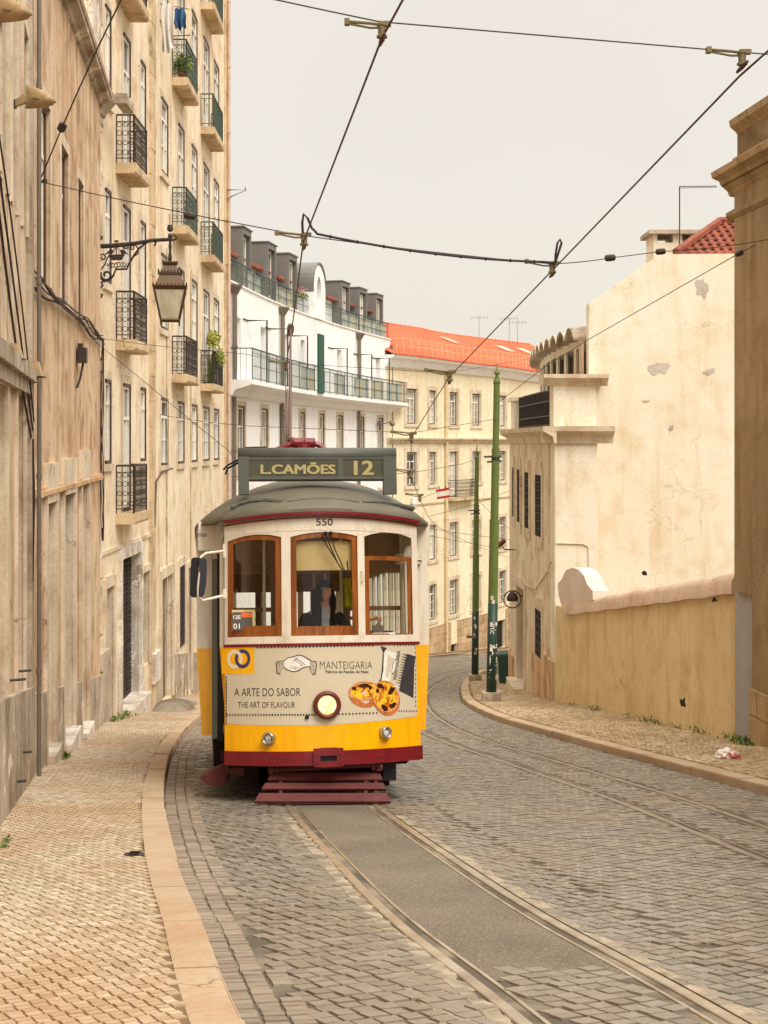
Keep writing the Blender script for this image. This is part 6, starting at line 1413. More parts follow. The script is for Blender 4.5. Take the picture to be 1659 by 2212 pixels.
wire('stay_wire', [P(300, -80, 13.5), P(215, 95, 15.5), P(175, 182, 16.5), P(134, 275, 17.5), P(88, 385, 18.55)], .009, 'dark stay wire rising steeply past the brown house at upper left', group='span wires')
m = MB(); m.lathe(P(134, 275, 17.5), [(.02, -.06), (.05, -.04), (.05, .04), (.02, .06)], 10, (-.5, .2, -1)); tag(m.build('insulator', M['iron']), 'round black insulator on the steep stay wire at upper left', 'insulator')
m = MB(); q = P(80, 392, 18.7); m.tube([q + Vector((-.16, 0, 0)), q + Vector((.10, 0, 0))], .02, 6); m.lathe(q + Vector((.1, 0, 0)), [(.03, -.02), (.03, .03)], 8); tag(m.build('wall_hook', M['iron']), 'small iron wall hook holding wires on the brown house', 'hook')
wire('stay_wire', hump([P(1665, 512, 22.6), P(1597, 547, 23.0), P(1272, 733, 29), P(1180, 790, 32), ppt(p1b, l1, H1, 873)], 2), .0075, 'thin wire descending from the right pilaster to the nearer green pole', group='span wires')
for i, (px, py, Y, lb, ax) in enumerate(((1597, 547, 23.0, 'dark insulator beside the right pilaster under the red tiled roof', (1, 0, .5)), (1427, 543.5, 19.95, 'dark insulator on the wire just left of the antenna mast', (1, 0, .1)), (1318, 557, 18.35, 'brown insulator on the wire between feeder cable and chimney', (1, 0, .1)), (410, 466, 16.6, 'dark insulator on the left span wire above the lantern', (1, 0, -.2)))):
    m = MB(); m.lathe(P(px, py, Y), [(.012, -.07), (.04, -.055), (.045, 0), (.04, .055), (.012, .07)], 10, ax); tag(m.build('insulator', M['iron']), lb, 'insulator')
T3 = [(P(192, 727, 27.2), P(532, 763, 24.5), P(617, 788, 24.2), P(860, 800, 23.8), P(965, 808, 23.7), P(1065, 770, 36)), ]
wire('span_wire', hump([P(192, 727, 27.0), P(303, 743, 26.5), P(370, 750, 26), P(532, 765, 25), P(617, 784, 24.2), P(965, 806, 23.7), P(1145, 775, 33)], 3), .0045, 'span wire from the quoin past the second balconies to the yellow building', group='span wires')
wire('span_wire', hump([P(192, 727, 27.0), P(292, 808, 26), P(413, 909, 24), P(490, 970, 21), P(516, 1000, 16.3)], 3), .0055, 'thin wire slanting from the quoin down towards the tram roof', group='span wires')
wire('span_wire', hump([P(345, 896, 36), P(448, 912, 34), P(532, 920, 33), P(889, 935, 31), ppt(p1b, l1, H1, 905)], 3), .0065, 'span wire crossing behind the trolley pole to the nearer green pole', group='span wires')
wire('span_wire', hump([P(500, 1030, 40), P(885, 1022, 38), P(1000, 1002, 44), ppt(p2b, l2, H2, 990)], 3), .007, 'lower span wire reaching the top of the farther green pole', group='span wires')
wire('span_wire', hump([P(925, 1116, 51), P(1025, 1090, 54), P(1100, 1060, 58)], 3), .008, 'short span wire left of the sign in front of the yellow building', group='span wires')
wire('span_wire', hump([P(905, 1078, 44), P(960, 1057, 47), ppt(p2b, l2, H2, 1062)], 3), .007, 'span wire carrying the red and white board', group='span wires')
wire('span_wire', hump([ppt(p2b, l2, H2, 1075), P(1080, 1130, 60), P(1103, 1143, 66)], 3), .008, 'wire from the farther green pole towards the corner building', group='span wires')
wire('span_wire', hump([P(930, 1142, 56), P(1010, 1154, 60), P(1103, 1166, 64)], 3), .009, 'upper one of two far wires low over the bend', group='span wires')
wire('span_wire', hump([P(930, 1158, 58), P(1010, 1172, 62), P(1103, 1190, 66)], 3), .009, 'lower one of two far wires low over the bend', group='span wires')
def hanger(px, py, Y, dx, label, s=1.0):
    c = P(px, py, Y); m = MB(); m.lathe(c + Vector((0, 0, -.02 * s)), [(.02 * s, -.09 * s), (.055 * s, -.08 * s), (.055 * s, -.06 * s), (.04 * s, -.05 * s), (.04 * s, .03 * s), (.05 * s, .04 * s), (.05 * s, .06 * s)], 12)
    m.tube([c + Vector((-.34 * s, .02, .07 * s)), c + Vector((-.12 * s, .0, .045 * s)), c + Vector((0, 0, .03 * s))], .016 * s, 6); m.tube([c + Vector((-.34 * s, .02, .05 * s)), c + Vector((-.12 * s, 0, .0 * s)), c], .012 * s, 6)
    m.box(c.x - .37 * s, c.x - .32 * s, c.y - .02, c.y + .04, c.z + .03 * s, c.z + .09 * s); m.box(c.x - .02, c.x + .09 * s, c.y - .025, c.y + .025, c.z + .01, c.z + .06 * s)
    h = m.build('wire_hanger', M['fitting']); tag(h, label, 'wire hanger', 'insulated hangers on the span wires')
    d = Vector(dx).normalized(); m = MB(); q = c + Vector((0, 0, -.12 * s))
    m.tube([c + Vector((0, 0, -.09 * s)), q], .025 * s, 6); m.tube([q - d * .16 * s, q, q + d * .14 * s], [.010, .028 * s, .012], 6); m.build('wire_clamp', M['copper'], h)
hanger(825, 60, 10.5, (A0[3] - A0[1]), 'hanger at the top left of the sky where the first overhead wire is clamped', .72)
hanger(1603, 120, 11.1, (B0[3] - B0[1]), 'hanger at the top right corner clamping the far overhead wire', .72)
hanger(657, 513, 15.8, (A0[4] - A0[2]), 'hanger at the left loop of the thick feeder cable', .85)
hanger(1193, 574, 16.95, (B0[4] - B0[2]), 'hanger at the right loop of the thick feeder cable', .85)
hanger(971, 808, 23.7, (B0[5] - B0[3]), 'hanger in front of the yellow building cornice', 1.1)
hanger(889, 940, 31, (B0[6] - B0[4]), 'hanger in front of the white and yellow buildings joint', 1.2)
hanger(618, 786, 24.2, (A0[5] - A0[3]), 'hanger behind the trolley pole in front of the white building', .8)
hanger(886, 1020, 38, (B0[7] - B0[5]), 'hanger right of the destination sign', 1.2)
hanger(907, 1072, 44, (B0[8] - B0[6]), 'small far hanger above the tram roof corner', 1.2)
# red and white board on the wire
c = P(957, 1066, 46.5); m = MB(); d = Vector((1, .2, .16)).normalized(); n_ = Vector((-.05, -.3, 0)); up = Vector((-.12, 0, 1)).normalized()
def brd(a, b, w0, w1, off): return [c + d * a + up * w0 + n_ * off, c + d * b + up * w0 + n_ * off, c + d * b + up * w1 + n_ * off, c + d * a + up * w1 + n_ * off]
m.hexa(brd(-.21, .21, -.15, .15, 0), brd(-.21, .21, -.15, .15, -.08)); bo = tag(m.build('hanging_board', M['paper']), 'small white board with red edges hanging from a far wire', 'sign')
M['sgred'] = paint('sign_red', S(196, 44, 48), None, .5, .3, 0, 5, 0); m = MB(); m.hexa(brd(-.212, .212, .08, .152, .02), brd(-.212, .212, .08, .152, -.085)); m.hexa(brd(-.212, .212, -.152, -.08, .02), brd(-.212, .212, -.152, -.08, -.085)); m.build('red_band', M['sgred'], bo)
m = MB(); m.tube([c + d * -.1 + up * .15, c + d * -.1 + up * .24], .015, 5); m.tube([c + d * .1 + up * .15, c + d * .1 + up * .24], .015, 5); m.build('clip', M['iron'], bo)
# ---------------- street lantern
LY = 28.35; fx = -5.57 + .06
lt = empty('street_lantern', (fx, LY, 0)); tag(lt, 'large bronze wall lantern on an iron bracket with a little ship', 'street lamp')
def lp(px, py, Y=None): Y = Y or LY; return Vector((pxx(px, Y) - fx, Y - LY, pzz(py, Y)))
m = MB(); m.tube([lp(213, 512), lp(213, 640)], .035, 6)
for py in (515, 640): m.tube([lp(213, py), lp(219, py + 2), lp(221, py - 3), lp(218, py - 5)], .022, 5)
m.tube([lp(213, 532), lp(240, 531), lp(290, 526), lp(330, 519), lp(372, 517)], [.045, .045, .04, .035, .035], 6)
m.tube([lp(372, 519), lp(380, 517), lp(381, 510), lp(377, 508)], .02, 5)
m.tube([lp(334, 532), lp(337, 524), lp(329, 520), lp(318, 523), (lp(300, 537)), lp(288, 554), lp(277, 573), lp(274, 581), lp(250, 582), lp(245, 595), lp(238, 604), lp(225, 608), lp(217, 600), lp(214, 590)], .022, 5)
m.tube([lp(224, 606), lp(219, 611), lp(222, 616), lp(217, 622), lp(214, 620)], .022, 5)
def spiral(cx, cy, r, turns=1.4, a0=0, sg=1, th=.016, n=20): m.tube([lp(cx + (r * (1 - .72 * k / n)) * math.cos(a0 + sg * turns * 2 * math.pi * k / n), cy + (r * (1 - .72 * k / n)) * math.sin(a0 + sg * turns * 2 * math.pi * k / n)) for k in range(n + 1)], th, 5)
spiral(222, 556, 9, 1.3, 2, 1); spiral(230, 594, 13, 1.2, 3.6, -1, .024); spiral(270, 531, 7, 1.2, 0, 1, .013); spiral(285, 534, 6, 1.2, 3, -1, .013)
m.tube([lp(292, 529), lp(298, 537), lp(298, 548), lp(290, 553)], .016, 5); m.tube([lp(219, 582), lp(226, 572), lp(231, 560), lp(240, 545)], .014, 5)
for (x0, y0, x1, y1) in ((228, 572, 268, 566), (232, 580, 272, 574)): 
    m.tube([lp(x0 + (x1 - x0) * k / 10, y0 + (y1 - y0) * k / 10 + 2 * math.sin(k * 1.6)) for k in range(11)], .009, 4)
for k in range(7): x = 232 + k * 6.3; m.tube([lp(x, 568), lp(x + 5, 578)], .007, 4); m.tube([lp(x + 5, 567), lp(x, 578)], .007, 4)
br = m.build('wall_bracket', M['iron'], lt)
m = MB(); hull = [(236, 557), (234, 549), (241, 550), (262, 549), (270, 545), (268, 551), (265, 558), (262, 562), (242, 562)]; m.prism([lp(x, y) for x, y in hull], (0, .03, 0))
m.tube([lp(252, 550), lp(251, 521)], .012, 5); m.box(*[lp(247, 0).x, lp(256, 0).x, -.01, .02, lp(0, 523).z, lp(0, 519).z])
for x0, x1, y in ((235, 269, 532), (241, 262, 527)): m.tube([lp(x0, y + 1), lp((x0 + x1) / 2, y), lp(x1, y + 1)], .011, 4)
for x in (240, 246, 258, 264): m.tube([lp(252, 528), lp(x, 549)], .007, 4)
for sg in (-1, 1): m.prism([lp(252 + sg * 6, 541), lp(252 + sg * 14, 538), lp(252 + sg * 22, 546), lp(252 + sg * 28, 551), lp(252 + sg * 16, 547), lp(252 + sg * 10, 549)], (0, .02, 0))
m.build('ship_ornament', M['iron'], br)
cx = 367.5; cc = lp(cx, 600); sc = LY / F
m = MB(); C = lambda py: Vector((lp(cx, 0).x, 0, lp(cx, py).z))
m.lathe(C(566), [(.025, 0), (.04, .08), (.025, .2), (.032, .3), (.022, .38), (.035, .43)], 10); m.lathe(C(510), [(.03, -.05), (.045, 0), (.03, .05)], 10); m.lathe(C(501), [(.02, 0), (.055, .03), (.06, .08), (.05, .11), (.055, .13)], 8)
m.tube([lp(cx, 488), lp(cx - 1, 462)], .008, 4); m.build('hanging_rod', M['iron'], br)
def frus(mb, z0, z1, a0, a1, rot=.13):
    c_, s_ = math.cos(rot), math.sin(rot); vs = []
    for z, a in ((z0, a0), (z1, a1)):
        for x, y in ((-1, -1), (1, -1), (1, 1), (-1, 1)): vs.append((cc.x + (x * c_ - y * s_) * a, (x * s_ + y * c_) * a, z))
    mb.add(vs, [(3, 2, 1, 0), (4, 5, 6, 7), (0, 1, 5, 4), (1, 2, 6, 5), (2, 3, 7, 6), (3, 0, 4, 7)]); return vs
z = lambda py: lp(cx, py).z; W = lambda px: px * sc / 2 * .93
m = MB(); frus(m, z(620), z(594), W(70), W(46)); frus(m, z(594), z(589), W(52), W(50)); frus(m, z(589), z(573), W(40), W(26)); frus(m, z(573), z(569), W(30), W(34)); frus(m, z(569), z(566), W(36), W(36)); frus(m, z(628), z(620), W(68), W(80))
cap = m.build('lantern_cap', M['bronze'], br)
m = MB()
for zz, hw_, n in ((z(620), W(76), 9), (z(590), W(52), 7)):
    for sd in range(4):
        for k in range(n + 1):
            t = -1 + 2 * k / n; x, y = (t, -1) if sd == 0 else (1, t) if sd == 1 else (t, 1) if sd == 2 else (-1, t); c_, s_ = math.cos(.13), math.sin(.13); q = Vector((cc.x + (x * c_ - y * s_) * hw_, (x * s_ + y * c_) * hw_, zz)); m.lathe(q, [(.018, -.01), (.014, .04), (.004, .06)], 5)
m.build('crest', M['bronze'], cap)
m = MB(); vs = frus(MB(), z(692), z(626), W(42) , W(72)); 
for i in range(4): m.tube([vs[i], vs[i + 4]], .022, 5); m.tube([vs[i], vs[(i + 1) % 4]], .025, 5); m.lathe(vs[i], [(.012, -.10), (.02, -.04), (.02, 0)], 6)
m.build('lantern_frame', M['bronze'], br)
M['milk'] = (lambda t: (t.color(t.mix(t.ramp(t.noise(2, 4, t.mapn((3, 3, 1))), .4, .7), S(206, 200, 178), S(176, 168, 140))), t.m)[1])(NT('milky_lantern_glass', .35, .5))
m = MB(); frus(m, z(691), z(627), W(38), W(67)); m.build('lantern_glass', M['milk'], br)
# ---------------- floodlights on house A
M['flood'] = paint('weathered_lamp_shell', S(176, 150, 110), S(134, 110, 78), .5, .4, .2, 5, .15, .7)
def floodlight(px, py, Y, s, label):
    c = P(px, py, Y); e = empty('floodlight', c); tag(e, label, 'floodlight', 'shell shaped floodlights on the nearest house')
    m = MB(); vs = []; fs = []; K = 12; J = 8     # clam shell body, opening downwards
    for j in range(J + 1):
        t = j / J; x = -.10 + .62 * t; w = .17 * math.sin(math.pi * min(1, .22 + .78 * (1 - t) ** .75)) ** .6 if t < 1 else .01; hh = .27 * (1 - t ** 2) ** .5 * (.75 + .25 * (1 - t)) + .012
        for k in range(K): a = 2 * math.pi * k / K; zz = math.sin(a); vs.append((x * s, w * s * math.cos(a), (hh * zz if zz > 0 else hh * .75 * zz) * s + (-.06 * t + .06) * s))
    for j in range(J):
        for k in range(K): l = (k + 1) % K; fs.append((j * K + k, j * K + l, (j + 1) * K + l, (j + 1) * K + k))
    m.add(vs, fs + [tuple(range(K - 1, -1, -1)), tuple(J * K + k for k in range(K))]); m.build('lamp_shell', M['flood'], e, True)
    m = MB(); m.hexa([(-.32 * s, -.06 * s, -.12 * s), (-.08 * s, -.07 * s, -.02 * s), (-.08 * s, .07 * s, -.02 * s), (-.32 * s, .06 * s, -.12 * s)], [(-.34 * s, -.06 * s, .0), (-.12 * s, -.07 * s, .14 * s), (-.12 * s, .07 * s, .14 * s), (-.34 * s, .06 * s, .0)]); m.build('lamp_neck', M['flood'], e)
    m = MB(); m.tube([(.06 * s, -.155 * s, .03 * s), (.3 * s, -.13 * s, .0), (.52 * s, 0, -.02 * s), (.3 * s, .13 * s, 0), (.06 * s, .155 * s, .03 * s)], .012 * s, 5); m.build('rim', M['bronze'], e)
    m = MB(); m.box(-.48 * s, -.30 * s, -.07 * s, .07 * s, -.14 * s, .03 * s); m.tube([(-.42 * s, 0, -.1 * s), (-.42 * s, 0, -.55 * s)], .05 * s, 8); m.tube([(-.42 * s, 0, -.1 * s), (-.9 * s, .05, -.2 * s)], .03 * s, 6); m.build('lamp_arm', M['iron'], e)
    return e
floodlight(66, 219, 14.6, .48, 'lower shell floodlight with a long neck, left of the brown house'); floodlight(2, 30, 13.0, .52, 'shell floodlight cut by the top left corner of the picture')
def spot(px, py, Y, label):
    c = P(px, py, Y); e = empty('spotlight', c); tag(e, label, 'spotlight', 'box spotlights on the nearest house')
    k = Y / F; m = MB(); w = 26 * k; h = 30 * k
    m.hexa([(-w * .9, -.06, -h * .5), (w * 1.0, -.06, -h * .6), (w * 1.0, .10, -h * .6), (-w * .9, .10, -h * .5)], [(-w * .6, -.03, h * .55), (w * .6, -.03, h * .5), (w * .6, .08, h * .5), (-w * .6, .08, h * .55)]); m.build('housing', M['flood'], e)
    m = MB(); m.box(-w * .95, w * 1.1, -.07, .11, -h * .66, -h * .56); m.box(-w * 1.5, -w * .7, -.02, .03, h * .3, h * .55); m.tube([(-w * 1.4, 0, h * .5), (-w * 1.5, 0, -h * .3)], .012, 5); m.tube([(w * .1, .04, -h * .6), (-w * 1.1, .06, -h * .9), (-w * 2.2, .06, -h * .7)], .012, 5); m.build('mount', M['iron'], e)
spot(22, 757, 14.4, 'left box spotlight above the tall stone doorway'); spot(66, 796, 17.0, 'right box spotlight beside the grey downpipe')
# ---------------- laundry, plants, ground things
def cloth(px0, px1, pyt, pyb, Y, mat, name, label, seed, skew=0):
    rr = random.Random(seed); m = MB(); nu, nv = 16, 14; ph = rr.random() * 6; vs = []
    for lay in (0, 1):
        for j in range(nv + 1):
            for i in range(nu + 1):
                u, v = i / nu, j / nv; wob = 1 + .12 * math.sin(5 * v + ph); cx_ = (px0 + px1) / 2 + skew * v; px = cx_ + (u - .5) * (px1 - px0) * wob; py = pyt + (pyb - pyt) * v * (1 - .22 * abs(u - .35 - .2 * math.sin(3 * v)))
                q = P(px, py, Y); q.y += .09 * math.sin(u * 15 + 2.2 * math.sin(3 * v + ph) + ph) * (.4 + v) + lay * .008; vs.append(q)
    n1 = (nu + 1) * (nv + 1); fs = []
    for lay in (0, 1):
        for j in range(nv):
            for i in range(nu): a = lay * n1 + j * (nu + 1) + i; f = (a, a + 1, a + nu + 2, a + nu + 1); fs.append(f if lay else f[::-1])
    m.add(vs, fs); return tag(m.build(name, mat, None, True), label, 'laundry', 'washing hung outside the balcony')
M['cl_w'] = paint('white_cloth', S(226, 222, 216), S(190, 180, 168), .9, .1, 0, 9, .1); M['cl_b'] = paint('blue_cloth', S(70, 106, 150), S(60, 64, 74), .9, .1, 0, 14, .1, .9)
cloth(348, 376, 8, 116, 35.2, M['cl_w'], 'hanging_cloth', 'long white cloth hanging from the washing line at the top', 1); cloth(370, 398, 18, 64, 36.9, M['cl_b'], 'hanging_cloth', 'small blue and grey clothes on the washing line at the top', 2, 6)
m = MB(); m.tube([P(346, 8, 35), P(372, 13, 35.9), P(408, 20, 38.5)], .012, 4); m.tube([P(375, 78, 39), P(410, 76, 40)], .02, 4); m.tube([P(375, 12, 38.4), P(392, 72, 39.3)], .015, 4); tag(m.build('washing_line', M['iron']), 'thin washing line holding white and blue clothes', 'washing line')
def leafm(name, a, b):
    t = NT(name, .55, .3); g_ = t.n.nodes.new('ShaderNodeNewGeometry'); t.color(t.mix(g_.outputs['Random Per Island'], a, b)); t.b.inputs['Transmission Weight'].default_value = 0; return t.m
M['leaf'] = leafm('green_leaf', S(72, 96, 34), S(132, 150, 60)); M['leaf_y'] = leafm('yellow_green_leaf', S(110, 124, 44), S(180, 176, 84)); M['weed'] = leafm('weed_leaf', S(64, 88, 34), S(112, 130, 58)); M['twig'] = paint('brown_twig', S(108, 84, 60), None, .8, .2)
def leaves(mb, c, r, n, s, rr, flat=1.0):
    for _ in range(n):
        d = Vector((rr.gauss(0, 1), rr.gauss(0, 1), rr.gauss(0, 1) * flat)).normalized() * (rr.random() ** .5); p = Vector(c) + Vector((d.x * r[0], d.y * r[1], d.z * r[2]))
        a = Vector((rr.uniform(-1, 1), rr.uniform(-1, 1), rr.uniform(-.6, 1))).normalized(); b = a.orthogonal().normalized(); l = s * rr.uniform(.6, 1.4)
        mb.add([p, p + a * l * .5 + b * l * .28, p + a * l, p + a * l * .5 - b * l * .28], [(0, 1, 2, 3)])
def potplant(c, r, n, s, label, seed, mat='leaf', pot=True, tall=False):
    rr = random.Random(seed); e = empty('potted_plant', c); tag(e, label, 'plant', 'plants on the left balconies'); m = MB()
    if tall:
        for k in range(6): leaves(m, (rr.uniform(-r[0], r[0]) * .8, rr.uniform(-r[1], r[1]), r[2] * rr.uniform(.1, 1.0)), (.16, .16, .22), n // 6, s, rr)
    else: leaves(m, (0, 0, r[2] * .5), r, n, s, rr)
    m.build('foliage', M[mat], e); m = MB()
    for k in range(10): m.tube([(rr.uniform(-.1, .1), rr.uniform(-.1, .1), -.15), (rr.uniform(-r[0], r[0]) * .7, rr.uniform(-r[1], r[1]) * .7, r[2] * .8)], .006, 4)
    m.build('stem', M['twig'], e); m = MB(); m.lathe((0, 0, -.28), [(.10, 0), (.14, .22), (.155, .24), (.155, .28)], 12); m.build('pot', M['tiles_old'], e)
q = PD.p(PD.at(371) + .5, .22, 9.93); potplant(q, (.20, .26, .24), 320, .14, 'drooping green plant in a pot on the upper balcony', 4)
q = PD.p(PD.at(433) + .7, .25, 2.12); potplant(q, (.30, .8, 1.35), 900, .085, 'tall straggly yellow green shrub overgrowing the last lower balcony', 5, 'leaf_y', tall=True)
m = MB(); rr = random.Random(3); b_ = PD.p(PD.at(433) + .5, .25, 1.84)
for k in range(26): x = rr.uniform(-.12, .12); y = rr.uniform(-.35, .9); h = rr.uniform(.5, .95); m.hexa([(b_.x + x - .03, b_.y + y, b_.z), (b_.x + x + .03, b_.y + y, b_.z), (b_.x + x + .03, b_.y + y + .02, b_.z), (b_.x + x - .03, b_.y + y + .02, b_.z)], [(b_.x + x - .01, b_.y + y, b_.z + h), (b_.x + x + .01, b_.y + y, b_.z + h), (b_.x + x + .01, b_.y + y + .01, b_.z + h), (b_.x + x - .01, b_.y + y + .01, b_.z + h)])
tag(m.build('cactus', M['leaf']), 'upright green cactus stems behind the railing of the last lower balcony', 'plant')
m = MB(); rr = random.Random(8); leaves(m, PW.p(PW.at(641, -.2), .0, ZT + .75), (.35, .35, .28), 160, .10, rr); e = tag(m.build('flower_box', M['leaf']), 'small flower box on the terrace railing beside the oval window', 'plant')
m = MB(); leaves(m, PW.p(PW.at(641, -.2), .02, ZT + 1.0), (.3, .3, .25), 40, .09, rr); M['pink'] = paint('pink_petals', S(214, 130, 140), None, .7, .2); m.build('blossom', M['pink'], e)
# bare branches behind the white building
tr0_ = empty('bare_tree', PW.p(1.2, -6.5, 7.5)); tag(tr0_, 'bare twiggy branches showing above the first grey dormer', 'tree'); m = MB(); rr = random.Random(5)
def branch(p, d, l, r, dep):
    q = p + d * l; m.tube([p, (p + q) / 2 + Vector((rr.uniform(-.05, .05), 0, rr.uniform(-.05, .05))), q], [r, r * .8, r * .6], 4)
    if dep:
        for _ in range(3): branch(q, (d + Vector((rr.uniform(-.7, .7), rr.uniform(-.4, .4), rr.uniform(-.3, .7)))).normalized(), l * .72, r * .6, dep - 1)
branch(Vector((0, 0, -1.0)), Vector((.05, 0, 1)), 1.4, .05, 0); trunk = m.build('trunk', M['twig'], tr0_); m = MB()
for k in range(4): branch(Vector((0, 0, .4)), Vector((rr.uniform(-.2, .9), rr.uniform(-.3, .3), 1)).normalized(), .62, .022, 3)
m.build('branches', M['twig'], tr0_)
# weeds along the walls
def weeds(name, pts, label, seed, s=.09, mat='weed'):
    rr = random.Random(seed); m = MB()
    for (c, r, n) in pts:
        for _ in range(n):
            p = Vector(c) + Vector((rr.gauss(0, r * .35), rr.gauss(0, r), 0)); a = Vector((rr.uniform(-.8, .8), rr.uniform(-.8, .8), rr.uniform(.3, 1))).normalized(); b = a.cross(Vector((0, 0, 1))).normalized(); l = s * rr.uniform(.5, 1.3)
            m.add([p, p + a * l * .5 + b * l * .2, p + a * l, p + a * l * .5 - b * l * .2], [(0, 1, 2, 3)])
    return tag(m.build(name, M[mat]), label, 'weeds', None, 'stuff')
yp = lambda y: (PYW.p(max(0, (24 - y) / (24 - 38.45)) * PYW.L, .04, 0).x, y, float(gz(y)) + PAV)
weeds('weeds', [(yp(y), .28, n) for y, n in ((24.3, 40), (25.6, 60), (27, 30), (28.4, 70), (29.2, 60), (30.5, 30), (33.5, 80), (36, 20))], 'green weeds along the foot of the mustard yard wall', 1, .085)
weeds('weeds', [((PR2.p(L2 - .7 + k * -.2, .2, 0).x, 23.2 - k * .3, float(gz(23)) + PAV), .2, 70) for k in range(3)], 'weeds below the brown pilaster at the right edge', 2, .10)
wl = lambda pa, s, d=.12: (pa.p(s, d, 0).x, pa.p(s, d, 0).y, gs(pa, s))
weeds('weeds', [(wl(PC, 1.3 + .5 * k, .2), .25, 45) for k in range(6)] + [(wl(PB, 2.6, .12), .12, 90), (wl(PB, 2.7, .1), .1, 60)], 'low weeds at the foot of the left houses', 3, .09)
g0 = on_ground(8, 1830, PAV); g1 = on_ground(14, 1818, PAV); weeds('weeds', [((g0.x, g0.y, g0.z), .05, 60), ((g1.x, g1.y, g1.z), .04, 25)], 'tiny green tuft growing in the left footway near the camera', 4, .035)
q = PC.p(.1, .12, 0); weeds('moss', [((q.x, q.y, z_), .07, n_) for z_, n_ in ((1.55, 110), (1.3, 70), (-.3, 40), (-2.6, 60), (-3.7, 60), (-4.4, 70), (7.0, 90), (6.85, 60))], 'tufts of moss in the joint beside the worn quoin', 6, .11, 'leaf')
# pavement drain, cement lump at the doorstep
g = on_ground(290, 1846, PAV + .004); m = MB(); m.lathe((g.x, g.y, g.z), [(.075, -.02), (.075, .004), (.06, .006)], 16); dr = tag(m.build('drain_cover', M['iron']), 'small round iron cover in the left footway', 'drain cover')
m = MB(); [m.box(g.x - .035, g.x + .035, g.y - .045 + .03 * k, g.y - .03 + .03 * k, g.z + .006, g.z + .010) for k in range(4)]; m.build('slot', M['dark'], dr)
g = PC.p(PC.at(300), .75, 0); gz0 = gs(PC, PC.at(300)); m = MB(); m.grid(lambda u, v: (g.x + (u - .5) * .9 + .02 * math.sin(7 * v), g.y + (v - .5) * 2.3, gz0 - .02 + .24 * max(0, 1 - (2 * u - 1) ** 2) ** .6 * max(0, 1 - (2 * v - 1) ** 2) ** .8), [i / 12 for i in range(13)], [i / 14 for i in range(15)]); tag(m.build('cement_ramp', M['block'], None, True), 'rounded grey cement hump beside the iron gate doorstep', 'ramp')
# litter: crumpled plastic bag
g = on_ground(1568, 1638, PAV); rr = random.Random(9); bm = bmesh.new(); bmesh.ops.create_icosphere(bm, subdivisions=3, radius=1)
for v in bm.verts:
    n_ = v.co.copy(); f = 1 + .22 * math.sin(7 * n_.x + 3 * n_.y) * math.cos(6 * n_.z) + rr.uniform(-.10, .10); v.co = Vector((n_.x * .14 * f, n_.y * .12 * f, max(-.01, n_.z * .085 * f + .05)))
    if n_.x > .75: v.co.x += .05; v.co.z *= .7
me = bpy.data.meshes.new('plastic_bag'); bm.to_mesh(me); bm.free(); bg = bpy.data.objects.new('plastic_bag', me); COL.objects.link(bg); bg.location = g
t = NT('plastic_film', .25, .5); t.color(t.mix(t.ramp(t.noise(9, 3), .50, .60), S(244, 236, 234), S(226, 120, 120))); me.materials.append(t.m); tag(bg, 'crumpled white and pink plastic bag lying on the right footway', 'plastic bag')
# green litter bin beyond the poles
g = on_ground(1093, 1452, PAV); e = empty('litter_bin', (pxx(1094, 52), 52, float(gz(52)) + PAV)); e.location.x = 4.25; tag(e, 'dark green litter bin by the far corner of the cream building', 'litter bin')
M['bin'] = paint('bin_green', S(44, 84, 76), None, .5, .4); m = MB(); m.hexa([(-.2, -.2, .05), (.2, -.2, .05), (.2, .2, .05), (-.2, .2, .05)], [(-.27, -.27, 1.0), (.27, -.27, 1.0), (.27, .27, 1.0), (-.27, .27, 1.0)]); m.build('body', M['bin'], e)
m = MB(); m.hexa([(-.3, -.3, 1.0), (.3, -.3, 1.0), (.3, .3, 1.0), (-.3, .3, 1.0)], [(-.28, -.28, 1.08), (.28, -.28, 1.08), (.22, .25, 1.14), (-.22, .25, 1.14)]); m.build('lid', M['bin'], e)
# security camera on the corner building
c = P(1083, 1177, 47); e = empty('security_camera', c); tag(e, 'small brown security camera on an arm beside the nearer green pole', 'camera'); m = MB(); m.tube([(-.16, -.05, -.06), (.10, .05, .14)], .085, 10); m.build('housing', M['rimred'], e); m = MB(); m.tube([(0, 0, -.02), (.1, 0, -.14), (.45, 0, -.16)], .02, 6); m.build('arm', M['iron'], e)
